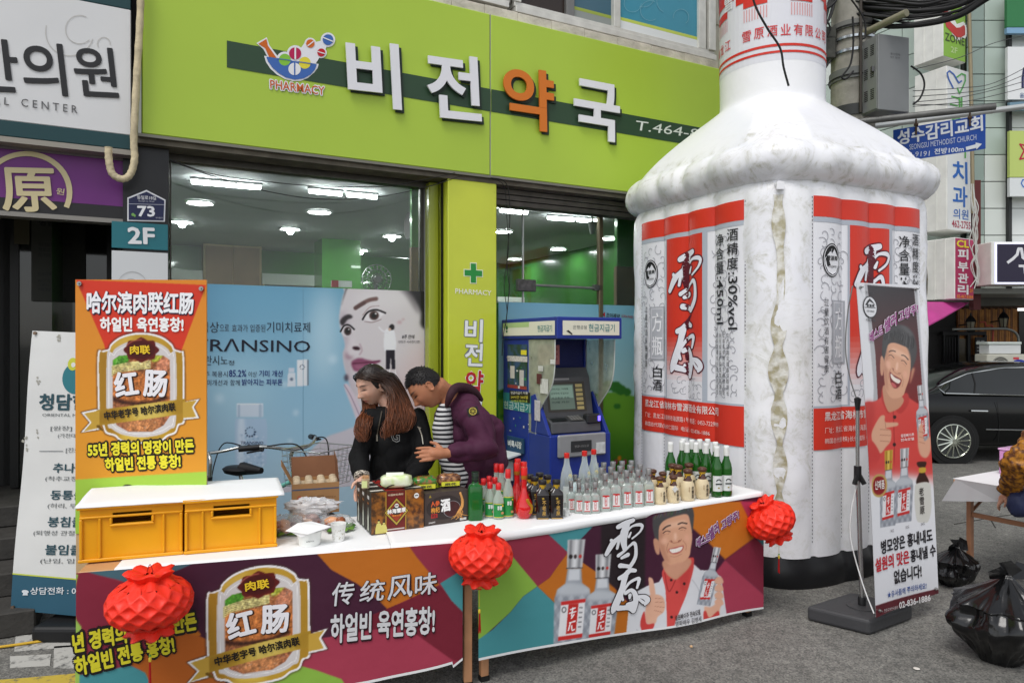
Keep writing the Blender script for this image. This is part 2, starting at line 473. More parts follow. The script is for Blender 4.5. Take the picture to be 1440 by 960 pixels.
m.add([(-300,-300,0),(300,-300,0),(300,300,0),(-300,300,0)],[(0,1,2,3)])
mk('ground',m,asphalt(),kind='structure')
def worn(c,sc=9,th=.5):
 """worn road paint: asphalt shows through the scuffed places"""
 mt=bpy.data.materials.new('road_paint');mt.use_nodes=True;n=mt.node_tree;b=n.nodes['Principled BSDF']
 tc=n.nodes.new('ShaderNodeTexCoord');q=n.nodes.new('ShaderNodeTexNoise');q.inputs['Scale'].default_value=sc;q.inputs['Detail'].default_value=10;q.inputs['Roughness'].default_value=.75
 n.links.new(tc.outputs['Object'],q.inputs['Vector'])
 r=n.nodes.new('ShaderNodeValToRGB');e=r.color_ramp.elements;e[0].position=th-.06;e[1].position=th+.05;e[0].color=(.09,.09,.085,1);e[1].color=lin4(c)
 n.links.new(q.outputs[0],r.inputs[0]);n.links.new(r.outputs[0],b.inputs['Base Color']);b.inputs['Roughness'].default_value=.8
 return mt
def road_patch(name,pts,z,mat,mb=None):
 m=MB();q=[gnd(x,y,z)for x,y in pts];n=len(q)
 m.add(q+[p-Z*.003 for p in q],[list(range(n)),list(range(2*n-1,n-1,-1))]+[(i,n+i,n+(i+1)%n,(i+1)%n)for i in range(n)])
 mk(name,m,mat,kind='structure')
wp=worn((178,176,170),10,.44)
road_patch('road_marking',[(22,893),(74,890),(150,886),(150,905),(20,915)],.004,wp)
road_patch('road_marking',[(14,922),(72,919),(70,935),(14,938)],.004,wp)
road_patch('road_marking',[(76,908),(150,903),(150,940),(75,938)],.004,wp)
for pts_ in([(1342,737),(1392,728),(1445,720)],[(1392,728),(1400,742)]):
 m=MB();m.tube([gnd(x,y,.0005)for x,y in pts_],.006,4);mk('road_crack',m,M((58,56,52),.9),kind='structure')
road_patch('yellow_road_marking',[(-40,958),(40,952),(150,942),(150,985),(-40,995)],.004,worn((190,165,60),14,.42))
# steps of the clinic entrance
stone=M((62,60,57),.8,0,.25,8,.4,40)
sa0=FP.uv(-260,500)[0];sa1=FP.uv(64,500)[0]
m=MB()
for i in range(4):
 zz=.14*(i+1);of=.42-.30*i
 q=[FP.P(sa0,0,of),FP.P(sa1,0,of),FP.P(sa1,0,-1.3),FP.P(sa0,0,-1.3)]
 m=MB();m.hexa([p+Z*(zz-.14+.001*i)for p in q]+[p+Z*zz for p in q]);mk('step',m,stone,kind='structure',bevel=.008)
# PHARMACY BUILDING
zs0=FP.uv(690,247)[1];zs1=FP.uv(690,20)[1]
dark=M((30,30,31),.5,0,.2,3)
B=root('pharmacy_building','street corner pharmacy with big shop windows and a yellow green column','building',FP.P(-.3,0,-1))
aL=FP.uv(-400,400)[0];aR=FP.uv(1105,400)[0]
def fbox(P,a0,b0,a1,b1,off,th,mat,name,parent,**k):
 m=MB();m.slab(P,[(a0,b0),(a1,b0),(a1,b1),(a0,b1)],off,th,raw=True)
 return mk(name,m,mat,parent,**k)
conc=M((186,182,168),.85,0,.22,3,.5,30)
fbox(FP,aL,zs1+.55,aR,9.,-.20,.25,conc,'upper_wall',B)
fbox(FP,aL,zs1+.005,aR,zs1+.55,-.21,.22,conc,'window_apron',B)
# wall to the right end, side wall of building, roof, and back
m=MB();m.slab(FP,[(aR-.22,0),(aR,0),(aR,9),(aR-.22,9)],-.22,6.2,raw=True);mk('side_wall',m,conc,B)
m=MB();m.slab(FP,[(aL,0),(aL+.2,0),(aL+.2,9),(aL,9)],-.22,6.2,raw=True);mk('side_wall',m,conc,B)
fbox(FP,aL+.2,8.8,aR-.22,9.,-.46,6.,conc,'roof',B)
fbox(FP,aL+.2,3.06,aR-.22,3.2,-.42,6.,M((205,205,205),.6),'floor_slab',B)
# lintel strip under the sign
zg=2.96
fbox(FP,FP.uv(150,300)[0],zg,aR-.23,zs1,-.23,.18,dark,'lintel',B)
fbox(FP,FP.uv(150,300)[0],zs0-.055,aR,zs0-.004,-.03,.19,M((104,98,86),.7,0,.3,9),'sign_soffit',B)
# black pier between entrance and window
a1_=FP.uv(172,300)[0];a2_=FP.uv(238,300)[0]
fbox(FP,a1_,0,a2_,zs0-.06,-.10,.35,M((36,36,38),.35,0,.2,4),'pier',B)
# shop glass, frame
def post(P,x0,x1,z0,z1,off,th,mat,name='frame_post',bevel=0.004):
 a0=P.sh(off).uv(x0,400)[0];a1=P.sh(off).uv(x1,400)[0]
 return fbox(P,a0,z0,a1,z1,off,th,mat,name,B,bevel=bevel)
alu=M((150,150,146),.35,.6,.1,20);aludk=M((92,90,84),.4,.5,.15,12)
glass=MG((236,242,240),1.0)
gx=[(241,597),(699,735),(737,843),(848,985)]
for i,(x0,x1)in enumerate(gx):
 a0=GL.uv(x0,400)[0];a1=GL.uv(x1,400)[0]
 fbox(GL,a0,.12,a1,zg,0,.012,glass,'window_pane',B)
post(GL,597.5,605,0,zg,.03,.08,alu);post(GL,591,597,0,zg,.0,.05,aludk);post(GL,238.5,241,0,zg,.03,.08,aludk)
post(GL,843,848.5,.1,zg-.02,.03,.05,M((120,108,84),.4,.6))
post(GL,735.2,736.8,.1,zg,.004,.02,M((190,195,192),.2,.2),'glass_joint',0)
fbox(GL,GL.uv(236,400)[0],zg-.05,GL.uv(604,400)[0],zg+.05,.045,.08,aludk,'window_head',B)
fbox(GL,GL.uv(236,400)[0],0,GL.uv(604,400)[0],.118,.045,.12,aludk,'window_sill',B)
fbox(GL,GL.uv(700,400)[0],0,aR-.23,.118,.045,.12,aludk,'window_sill',B)
# roller shutter housing over the right window
m=MB()
for i in range(5):
 z1_=zg+.07-i*.045
 m.slab(FP,[(FP.uv(703,300)[0],z1_-.038),(aR-.24,z1_-.038),(aR-.24,z1_),(FP.uv(703,300)[0],z1_)],-.10-.012*i,.12,raw=True)
mk('shutter_box',m,M((84,80,74),.55,.3,.25,10),B)
# patch fitting and rod of the glass door
Q=GL.sh(.03)
m=MB();m.slab(Q,[(728.5,392),(754,393.5),(754,410),(728.5,409)],0,.05);mk('glass_clamp',m,M((92,92,90),.45,.5,.35,30),B,bevel=.004)
m=MB();m.slab(Q,[(836,400),(848,401),(848,408.5),(836,408)],0,.05);mk('glass_clamp',m,M((92,92,90),.45,.5,.35,30),B,bevel=.004)
m=MB();m.tube([Q.px(754,400.5,-.02),Q.px(838,405,-.02)],.012,8);mk('door_rod',m,alu,B,smooth=50)
# yellow green column
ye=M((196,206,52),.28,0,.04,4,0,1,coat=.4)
ca0=FP.sh(-.02).uv(630,400)[0];ca1=FP.sh(-.02).uv(698.5,400)[0]
col=fbox(FP,ca0,0,ca1,zs0-.058,-.02,.30,ye,'column',B,bevel=.006)
m=MB();q0=FP.P(ca0-.004,0,-.10);
m.hexa([FP.P(ca0-.012,.0,-.15),FP.P(ca0-.003,0,-.15),FP.P(ca0-.003,0,-.115),FP.P(ca0-.012,0,-.115)]+[FP.P(ca0-.012,zs0-.06,-.15),FP.P(ca0-.003,zs0-.06,-.15),FP.P(ca0-.003,zs0-.06,-.115),FP.P(ca0-.012,zs0-.06,-.115)])
mk('rubber_gasket',m,M((14,14,14),.6),B)  # solid black strip standing in for the dark open gap beside the column
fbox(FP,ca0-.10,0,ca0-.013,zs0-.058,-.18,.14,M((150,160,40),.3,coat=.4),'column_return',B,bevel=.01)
CP=FP.sh(-.02)
def cross(P,x,y,h,w,c,par,off):
 m=MB();a,b=P.uv(x,y)
 m.poly(P,[(a-w,b-h),(a+w,b-h),(a+w,b-w),(a+h,b-w),(a+h,b+w),(a+w,b+w),(a+w,b+h),(a-w,b+h),(a-w,b+w),(a-h,b+w),(a-h,b-w),(a-w,b-w)],off,raw=True)
 return mk('cross_symbol',m,M(c,.4),par)
cross(CP,665.5,384,.086,.030,(225,232,200),col,.002);cross(CP,665.5,384,.078,.023,(40,140,62),col,.004)
T(CP,'PHARMACY',640,412.5,690.5,415.5,7,(238,240,220),col,bold=.012)
for ch,y0,y1,cc,oc_ in(('비',449,480,(236,238,240),(120,125,130)),('전',483,514,(236,238,240),(120,125,130)),('약',521,556,(185,30,48),(240,240,240)),('국',562,594,(236,238,240),(120,125,130))):
 T(CP,ch,653.5,y1-.5,677.5,y1+.5,y1-y0,cc,col,bold=.02,out=oc_,ow=.03)
# inside the shop
IW=FP.sh(-5.85)
zc=3.02
ia0=FP.uv(60,400)[0];ia1=aR-.24
ceilm=M((182,184,186),.75,0,.05,1.5,sp=.15)
m=MB();m.add([FP.P(ia0,zc,-.34),FP.P(ia1,zc,-.34),FP.P(ia1,zc,-5.85),FP.P(ia0,zc,-5.85)],[(0,1,2,3)]);mk('ceiling',m,ceilm,B)
m=MB();m.add([FP.P(ia0,.02,-.34),FP.P(ia1,.02,-.34),FP.P(ia1,.02,-5.85),FP.P(ia0,.02,-5.85)],[(3,2,1,0)]);mk('shop_floor',m,M((150,148,140),.4,0,.05),B)
grn=M((62,118,52),.25,0,.08,2,coat=.3)
fbox(FP,ia0,0,ia1,zc,-5.86,.1,grn,'back_wall',B)
m=MB();m.add([FP.P(ia0,0,-.45),FP.P(ia0,zc,-.45),FP.P(ia0,zc,-5.85),FP.P(ia0,0,-5.85)],[(0,1,2,3)]);mk('inner_wall',m,grn,B)
m=MB();m.add([FP.P(ia1,0,-.34),FP.P(ia1,zc,-.34),FP.P(ia1,zc,-5.85),FP.P(ia1,0,-5.85)],[(3,2,1,0)]);mk('inner_wall',m,grn,B)
wood=M((150,122,98),.5,0,.12,3);wlt=M((190,168,130),.5)
def inbox(name,x0,y0,x1,y1,off,th,mat,par=B,bevel=0,**k):
 Q=FP.sh(off);a0,b1_=Q.uv(x0,y0);a1,b0_=Q.uv(x1,y1)
 return fbox(FP,a0,b0_,a1,b1_,off,th,mat,name,par,bevel=bevel,**k)
cb=root('wall_cabinet','tall brown two door cabinet against the green wall inside the pharmacy','cabinet',FP.sh(-5.5).px(327,640))
Q=FP.sh(-5.45);a0,bt=Q.uv(286,342);a1,_=Q.uv(368,342);am=(a0+a1)/2
fbox(FP,a0,.02,a1,bt,-5.46,.38,wlt,'carcass',cb)
fbox(FP,a0+.03,.05,am-.006,bt-.03,-5.44,.02,wood,'door',cb);fbox(FP,am+.006,.05,a1-.03,bt-.03,-5.44,.02,wood,'door',cb)
def shelf_unit(x0,x1,ytop,lab,colours,seed):
 rnd=random.Random(seed)
 Q=FP.sh(-5.45);a0,bt=Q.uv(x0,ytop);a1,_=Q.uv(x1,ytop)
 r=root('shelf_unit',lab,'shelf',FP.P((a0+a1)/2,.02,-5.6))
 fbox(FP,a0,bt-.16,a1,bt,-5.45,.35,M((210,212,210),.5),'header_panel',r)
 fbox(FP,a0,.02,a0+.03,bt-.161,-5.45,.35,wlt,'side_panel',r);fbox(FP,a1-.03,.02,a1,bt-.161,-5.45,.35,wlt,'side_panel',r)
 fbox(FP,a0+.031,.02,a1-.031,bt-.161,-5.70,.02,M((120,118,112),.6),'back_panel',r)
 for zz in(bt-.50,bt-.85,bt-1.25,bt-1.7):
  if zz>.3:fbox(FP,a0+.031,zz,a1-.031,zz+.02,-5.46,.23,wlt,'shelf',r)
 zz=bt-.48;a=a0+.06;k=0
 while a<a1-.2:
  w=rnd.uniform(.09,.2);h=rnd.uniform(.10,.2);c=colours[k%len(colours)];k+=1
  m=MB();m.slab(FP,[(a,zz),(a+w,zz),(a+w,zz+h),(a,zz+h)],-5.48,.1,raw=True)
  o=mk('medicine_box',m,M(c,.4),None,['magenta','white','violet','orange','teal'][k%5]+'-edged medicine carton number %d from the left on the %s'%(k,lab),'box','medicine cartons on the shop shelves')
  o['label']='%s medicine carton, %s from the left on the %s shelf inside the pharmacy'%({(205,60,150):'magenta',(230,230,232):'white',(120,90,170):'violet',(200,90,60):'orange',(90,150,170):'teal'}[c],['first','second','third','fourth','fifth','sixth','seventh','eighth','ninth','tenth'][k-1],'left' if seed==1 else 'right')
  a+=w+.03
shelf_unit(232,285,378,'white headed medicine shelf left of the brown cabinet',[(90,150,170),(230,230,232),(205,60,150)],1)
shelf_unit(369,448,384,'white headed medicine shelf right of the brown cabinet',[(230,230,232),(200,90,60),(230,230,232),(120,90,170),(120,90,170)],2)
Q=FP.sh(-4.2);a0,b0_=Q.uv(453,344);a1,_=Q.uv(507,344)
fbox(FP,a0,0.03,a1,zc-.002,-4.2,.5,M((74,140,58),.25,0,.05,2,coat=.4),'inner_column',B)
pn=root('inner_partition','green and brown partition panel just inside the right end of the left window','partition',GL.px(588,700,-.4))
Q=FP.sh(-.75);a0,bz=Q.uv(579,347);a1,_=Q.uv(600,347)
fbox(FP,a0,bz,a1+.1,zc-.003,-.75,.05,M((74,150,62),.25,coat=.4),'upper_panel',pn);fbox(FP,a0,.03,a1+.1,bz-.003,-.76,.05,wood,'lower_panel',pn)
pn=root('inner_partition','green over brown partition panel inside the right window beside the giant bottle','partition',GL.px(872,700,-.4))
Q=FP.sh(-.75);a0,bz=Q.uv(868,374);a1,_=Q.uv(905,374)
fbox(FP,a0,bz,a1,zc-.003,-.75,.05,M((74,150,62),.25,coat=.4),'upper_panel',pn);fbox(FP,a0,.03,a1,bz-.003,-.76,.05,wood,'lower_panel',pn)
# round wall fan seen edge-on, pale shelf at the right window
Q=FP.sh(-1.3);m=MB();c0=Q.px(576,318)
m.tube([c0-FU*.015,c0+FU*.015],.13,24);f_=mk('wall_clock',m,M((52,46,40),.5),None,'round dark wall clock hung edge-on near the right end of the left window','clock')
fn=root('standing_fan','silver electric fan head standing behind the face poster inside the window','fan',FP.sh(-2.2).px(533,402)-Z*.9)
c0=FP.sh(-2.2).px(530,393)
m=MB()
for k in range(20):
 t=2*pi*k/20;e1=FU*cos(t)+Z*sin(t)
 m.tube([c0+e1*.03,c0+e1*.11-FN*-.03,c0+e1*.16],.004,4)
for rr in(.16,.11,.06):m.tube([c0+(FU*cos(t)+Z*sin(t))*rr for t in np.linspace(0,2*pi,25)],.005,5)
mk('cage',m,M((190,192,190),.25,.8),fn);m=MB();m.tube([c0-FN*.03,c0+FN*.03],.04,14);mk('hub',m,M((120,120,118),.3,.5),fn)
m=MB();m.tube([c0-Z*.02-FN*.05,Vector((c0. x,c0. y,.05))],.02,8);mk('pole',m,M((120,120,118),.3,.5),fn)
m=MB();m.tube([Vector((c0. x,c0. y,.022)),Vector((c0. x,c0. y,.06))],.2,20);mk('base',m,M((120,120,118),.3,.5),fn)
sg=inbox('shop_notice',466,394,495,404,-3.6,.02,M((222,222,224),.5),None)
tag(sg,'small white and red notice on the green column inside the window','notice')
m=MB();Q=FP.sh(-3.6);m.poly(Q,[(466,394),(476,394),(476,404),(466,404)],.003);mk('red_panel',m,M((150,30,45),.5),sg)
fbox(FP,FP.sh(-5.3).uv(700,420)[0],FP.sh(-5.3).uv(700,424)[1],FP.sh(-5.3).uv(832,424)[0],FP.sh(-5.3).uv(700,417)[1],-5.3,.4,M((225,226,224),.4),'white_ledge',B)
inbox('dark_cupboard',827,392,846,470,-5.2,.3,M((78,34,34),.5),B)
# ceiling lamps: real lamps that are lit in the photograph
lampm=M((255,255,252),.4,em=70.,key='lamp');rimm=M((190,190,190),.3,.6)
names={}
discs=[(281,285,0,'front left of the left window'),(256,312,1,'far left of the left window'),(408,322,1,'middle of the left window'),(449,298,0,'middle of the left window, nearest the glass'),(551,332,1,'right of the left window, level with the clock'),(507,352,1,'behind the green inner column'),(570,367,1,'deepest at the right of the left window'),(707,325.5,0,'beside the yellow column in the right window'),(724,364,0,'left part of the right window behind the hanging wire'),(785,350,0,'centre of the right window'),(819,371,0,'right of centre in the right window'),(762,378.5,0,'deepest in the right window'),(858,335,0,'right edge of the right window')]
for x,y,kind,wh in discs:
 p=ceil_at(x,y,zc-.012)
 r=root('downlight',('lit round ceiling lamp with bare bulb, ' if kind else 'lit flush round ceiling lamp, ')+wh,'ceiling lamp',p,'round ceiling lamps inside the pharmacy')
 rd=.105
 m=MB();m.lathe([(rd,0),(rd+.02,-.012),(rd+.035,.008),(rd+.02,.011)],24,p,caps=False);mk('rim',m,rimm if kind else M((235,235,235),.4),r,smooth=60)
 m=MB();m.lathe([(rd-.002,.009),(rd-.002,-.004),(.001,-.006)],24,p);mk('diffuser',m,lampm,r)
 if kind:
  m=MB();m.lathe([(.03,-.006),(.04,-.03),(.03,-.055),(.01,-.065)],14,p);mk('bulb',m,lampm,r,smooth=80)
tubes=[(267.5,254,368,263),(433.5,267.5,482,272),(486.5,272.5,531,276.5),(703,295,742,298.5),(770,305.5,808,308),(811,308.5,843,310.5),(822,391.5,838,390),(839,389.8,855,388)]
wh=['long lamp at the left of the left window','left one of the pair in the left window','right one of the pair in the left window','beside the yellow column in the right window','left one of the pair in the right window','right one of the pair next to the brass post','far left one deep in the right window','far right one deep in the right window']
for(x0,y0,x1,y1),w_ in zip(tubes,wh):
 zl=zc-.03
 p=ceil_at(x0,y0,zl);q=ceil_at(x1,y1,zl);
 if q.y>9.5 or p.y>9.5:p=at(x0,y0,10.8);q=at(x1,y1,10.5)
 q.z=p.z;d=(q-p).normalized();sd=d.cross(Z)
 r=root('tube_lamp','lit fluorescent ceiling lamp, '+w_,'ceiling lamp',(p+q)/2,'fluorescent lamps inside the pharmacy')
 m=MB();m.box((p+q)/2+Z*.018,((q-p).length,.05,.02),(d,sd,Z));mk('housing',m,M((150,150,150),.7),r)
 m=MB();m.tube([p+d*.01,q-d*.01],.026,10);mk('tube',m,M((255,255,253),.4,em=55.,key='lamp2'),r,smooth=60)
sp=root('spotlight','small white spotlight hanging from the shop ceiling beside the brass post','spotlight',ceil_at(832,313,zc))
c0=at(833,322,6.9)
m=MB();m.lathe([(.02,-.05),(.045,.06),(.05,.07),(.03,.06)],16,c0);mk('lamp_head',m,M((228,228,226),.4),sp,smooth=50)
m=MB();m.tube([c0,Vector((c0. x,c0. y,zc))],.012,6);mk('stem',m,M((228,228,226),.4),sp)
# LARGE SIGNS ON THE FACADE
S=root('pharmacy_signboard','long lime green pharmacy signboard with white and orange raised letters on a dark green stripe','sign',FP.px(600,235))
gr=M((168,196,66),.38,0,.05,.8,.03,6)
al0=FP.uv(199,150)[0];am_=FP.uv(690,150)[0]
tops=zs1
p1=fbox(FP,al0,zs0,am_-.004,tops,0,.20,gr,'panel',S,bevel=.008)
p2=fbox(FP,am_+.004,zs0,aR+.03,tops,0,.20,gr,'panel',S,bevel=.008)
fbox(FP,am_-.004,zs0+.002,am_+.004,tops-.002,-.006,.1,M((150,150,140),.5),'joint',S)
fbox(FP,al0-.02,zs0-.02,aR+.04,zs0-.001,.006,.2,M((120,118,108),.5,.4),'bottom_trim',S)
fbox(FP,al0-.02,zs0-.0005,al0-.001,tops,.005,.2,M((170,172,165),.5,.4),'side_trim',S)
b1=FP.uv(480,87)[1];b0_=FP.uv(480,122)[1]
m=MB();a0=FP.uv(319,80)[0]
for x0,x1 in((a0,am_-.005),(am_+.005,aR)):m.slab(FP,[(x0,b0_),(x1,b0_),(x1,b1),(x0,b1)],.003,.002,raw=True)
mk('stripe',m,M((44,70,48),.45),S)
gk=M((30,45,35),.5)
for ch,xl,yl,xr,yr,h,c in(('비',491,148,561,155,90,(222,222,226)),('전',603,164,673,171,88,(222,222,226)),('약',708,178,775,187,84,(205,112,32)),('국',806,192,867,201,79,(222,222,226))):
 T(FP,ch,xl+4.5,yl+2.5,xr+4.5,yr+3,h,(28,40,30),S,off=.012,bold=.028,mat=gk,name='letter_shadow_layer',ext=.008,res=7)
 T(FP,ch,xl,yl,xr,yr,h,c,S,off=.034,bold=.028,ext=.014,name='letter',res=7)
T(FP,'T.464-81',892,183,990,196,13.5,(215,222,215),S,bold=0.0,off=.006,shear=.25)
# logo of the sign (bowl with pills)
def lp(q):return[(350+x/9.6,40+y/9.6)for x,y in q]
def circ(cx,cy,r,a0=0,a1=2*pi,n=22):return[(cx+r*cos(a0+(a1-a0)*i/n),cy+r*sin(a0+(a1-a0)*i/n))for i in range(n+(0 if a1-a0>6.28 else 1))]
lg=MB()
lg.col=(226,226,230)
bowl=[(205,375),(385,395),(560,425),(760,455),(940,485)]+[(925,540),(880,600),(800,670),(700,712),(600,715),(490,690),(380,630),(290,550),(230,460)]
lg.poly(FP,lp(bowl),.004)
for i,(pts)in enumerate([[(100,205),(240,125),(275,230),(400,400),(255,400),(195,285)],circ(480,430,112),circ(622,345,112),circ(750,470,108),circ(827,212,80),circ(1065,160,98),circ(974,333,75),[(700,270),(800,130),(900,190),(980,170),(1050,240),(1020,320),(950,400),(900,480),(700,450)]]):
 lg.poly(FP,lp(pts),.0044+i*.0002)
for i,(c,pts)in enumerate([((200,98,28),[(125,215),(235,150),(255,240),(372,405),(270,390),(215,270)]),((62,102,172),[(232,388),(560,440),(915,490),(890,560),(830,630),(740,680),(620,698),(500,670),(400,610),(310,530),(255,450)]),((130,190,62),circ(482,430,80)),((180,28,80),circ(622,345,82)),((222,208,60),circ(752,472,80)),((226,226,228),circ(614,555,84)),((205,100,30),circ(827,212,57)),((62,102,172),circ(1065,160,72)),((190,28,40),circ(974,333,54)),((228,228,230),[(612,262),(634,262),(634,430),(612,430)]),((62,102,172),[(606,470),(624,470),(624,642),(606,642)]),((62,102,172),[(375,408),(575,438),(575,448),(375,420)]),((62,102,172),[(660,452),(850,480),(850,492),(660,464)]),((228,228,230),[(785,240),(865,178),(873,190),(793,252)]),((228,228,230),[(1000,125),(1135,180),(1129,193),(994,138)]),((228,228,230),[(925,315),(1022,345),(1018,357),(921,327)])]):
 lg.col=c;lg.poly(FP,lp(pts),.0068+i*.0003)
mk('bowl_logo',lg,MP(),S)
T(FP,'PHARMACY',380,125,456,134.5,12,(196,92,30),S,bold=.008,out=(226,226,230),ow=.09,off=.009)
S2=root('clinic_signboard','white clinic signboard with black Korean letters and dark green bands at the upper left corner','sign',FP.px(90,190))
a0=FP.uv(-330,100)[0];a1=FP.uv(184,100)[0];zb=FP.uv(100,185)[1]
wh_=M((214,214,214),.4,0,.03,2);dg=M((24,62,66),.4)
z_t=FP.uv(188,15)[1];z_b=FP.uv(182,190)[1]
fbox(FP,a0,z_b,a1,z_t,0,.2,wh_,'face_panel',S2,bevel=.004)
fbox(FP,a0,z_t+.001,a1,z_t+.45,0.001,.2,dg,'top_band',S2,bevel=.004)
fbox(FP,a0,z_b-.095,a1,z_b-.001,0.001,.2,dg,'bottom_band',S2,bevel=.004)
fbox(FP,a0,z_b-.13,a1,z_b-.097,0.0,.2,M((150,145,135),.6,.3),'bottom_trim',S2)
T(FP,'담한의원',-120,124,167,139,77,(38,38,40),S2,bold=.014,off=.006,res=7)
T(FP,'M E D I C A L',-88,133,13,149,11,(92,92,94),S2,bold=.004,off=.006)
T(FP,'C E N T E R',30,150,109,160,11,(92,92,94),S2,bold=.004,off=.006)
m=MB()
for k,(cx,cy,r1,r2,t0,t1)in enumerate([(98,45,34,0,.3,3.4),(112,42,20,0,.8,5.2),(146,62,9,0,2.6,6.4)]):
 m=MB()
 pts=[(cx+r1*cos(t),cy+r1*sin(t))for t in np.linspace(t0,t1,16)]
 for p,q in zip(pts,pts[1:]):
  dx,dy=q[0]-p[0],q[1]-p[1];L=math.hypot(dx,dy);nx,ny=-dy/L*.6,dx/L*.6
  m.poly(FP,[(p[0]+nx,p[1]+ny),(q[0]+nx,q[1]+ny),(q[0]-nx,q[1]-ny),(p[0]-nx,p[1]-ny)],.003+len(m.f)*1e-6)
 mk('cloud_line',m,M((190,188,184),.5),S2)
S3=root('purple_sign','purple and black clinic sign with a cream circled Chinese character over the dark entrance','sign',FP.px(90,300,-.12))
PP=FP.sh(-.12)
a0=PP.uv(-250,250)[0];a1=PP.uv(174,250)[0];zt=PP.uv(100,219)[1];zb_=PP.uv(100,303)[1];zm=PP.uv(100,285)[1]
fbox(PP,a0,zm,a1,zt,0,.12,M((112,46,122),.4,0,.1,2),'purple_panel',S3);fbox(PP,a0,zb_,a1,zm-.001,0,.12,M((38,36,38),.4),'black_panel',S3)
fbox(PP,a0,zb_-.03,a1,zb_-.001,.005,.12,M((140,136,130),.5,.4),'bottom_trim',S3);fbox(PP,a0,zt+.001,a1,zt+.03,.005,.12,M((120,112,116),.5,.4),'top_trim',S3)
m=MB();R0,R1=51,58
for k in range(48):
 t0,t1=2*pi*k/48,2*pi*(k+1)/48
 pts=[(37+r*1.12*cos(t),271+r*sin(t))for r,t in((R0,t0),(R1,t0),(R1,t1),(R0,t1))]
 if all(205<p[1]<300 for p in pts):m.poly(PP,pts,.006)
mk('ring',m,M((206,192,150),.5),S3)
T(PP,'原',6,297,80,297,60,(206,192,150),S3,bold=.02,off=.01,res=5);T(PP,'원',79,273,90,275,9,(206,192,150),S3,bold=.01,off=.01)
# entrance recess: dark back wall with glass door and poster
DR=FP.sh(-1.25)
ea0=FP.uv(-420,400)[0];ea1=DR.uv(176,400)[0]
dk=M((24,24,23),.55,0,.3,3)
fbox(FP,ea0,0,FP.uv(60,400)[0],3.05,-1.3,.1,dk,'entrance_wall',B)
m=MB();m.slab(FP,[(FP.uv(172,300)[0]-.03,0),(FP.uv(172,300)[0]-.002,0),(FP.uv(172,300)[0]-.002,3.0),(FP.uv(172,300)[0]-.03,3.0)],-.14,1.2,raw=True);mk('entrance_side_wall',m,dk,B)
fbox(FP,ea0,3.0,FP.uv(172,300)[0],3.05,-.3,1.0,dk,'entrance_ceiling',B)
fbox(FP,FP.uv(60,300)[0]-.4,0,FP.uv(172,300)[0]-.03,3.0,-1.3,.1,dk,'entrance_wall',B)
dq=FP.sh(-1.1)
dr=root('glass_door','dark glass entrance door with a faded clinic notice behind the orange banner','door',dq.px(90,800)*1)
dr.location=(dq.px(90,800).x,dq.px(90,800).y,.56);ORG[dr.name]=Vector(dr.location)
fbox(FP,dq.uv(14,400)[0],.57,dq.uv(26,400)[0],2.95,-1.1,.06,M((16,16,16),.4),'frame',dr);fbox(FP,dq.uv(150,400)[0],.57,dq.uv(160,400)[0],2.95,-1.1,.06,M((16,16,16),.4),'frame',dr)
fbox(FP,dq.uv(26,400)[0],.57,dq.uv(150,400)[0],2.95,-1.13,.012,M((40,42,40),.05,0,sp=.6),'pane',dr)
nb=FP.sh(-1.09)
np_=fbox(FP,nb.uv(44,400)[0],nb.uv(80,424)[1],nb.uv(120,400)[0],nb.uv(80,306)[1],-1.09,.01,M((62,62,58),.7,0,.1,6),'notice_board',dr)
fbox(FP,dq.uv(20,400)[0],nb.uv(80,346)[1],dq.uv(42,400)[0],nb.uv(80,300)[1],-1.085,.01,M((72,66,50),.7),'paper',dr)
T(nb,'청담한의원',55,317,111,319,11,(22,20,22),dr,bold=.02)
for i,t_ in enumerate(['추나요법 봉침요법','척추교정','목/허리 디스크 전문']):T(nb,t_,54,346.5+7.5*i,(101,76,101)[i],347.5+7.5*i,5.5,(34,34,34),dr,bold=.01)
T(nb,'진료과목',53,388,73,388,5,(36,36,36),dr,bold=.01)
for i,t_ in enumerate(['침구과 · 한방내과','교통사고 · 추나요법','재활의학과']):T(nb,t_,53,397+6*i,102,398+6*i,4.5,(38,38,38),dr,bold=.005)
# house number plate, 2F sign and white panel
hp=root('house_number_plate','navy house number plate reading 73 with a white border on the black pier','sign',FP.px(206,311,-.09))
NP=FP.sh(-.085)
m=MB();m.slab(NP,[(179,311),(179,278),(206,267),(233,281),(232,312)],0,.012);mk('plate',m,M((225,226,230),.3),hp,bevel=.002)
m=MB();m.slab(NP,[(181,309),(181,279.5),(206,269.5),(231,282),(230,310)],.003,.002);mk('plate_face',m,M((26,32,72),.3),hp)
T(NP,'73',194.5,304,217.5,304.5,14,(235,235,238),hp,bold=.03);T(NP,'동일로18길',193,280.5,219.5,281.5,5.5,(225,225,230),hp,bold=.01)
T(NP,'Dongil-ro 18-gil',195,284.2,217,284.8,2.2,(200,200,210),hp,bold=0);T(NP,'성수동2가',219,307.5,229,307.8,2.4,(200,200,210),hp,bold=0)
m=MB();m.slab(NP,[(181,286.4),(230.8,287.6),(230.8,288.2),(181,287)],.005,.001);mk('rule',m,M((190,192,205),.4),hp)
m=MB();m.disc(NP,187,302,2.2,2.2,.006);m.disc(NP,189.5,303.5,1.4,1.8,.0065);mk('tree_emblem',m,M((120,170,90),.4),hp)
f2=root('floor_sign','teal floor sign reading 2F above a white panel on the black pier','sign',FP.px(197,400,-.09))
fbox(NP,NP.uv(157,330)[0],NP.uv(197,350)[1],NP.uv(236,330)[0],NP.uv(197,313.5)[1],0,.02,M((34,108,118),.35),'teal_panel',f2)
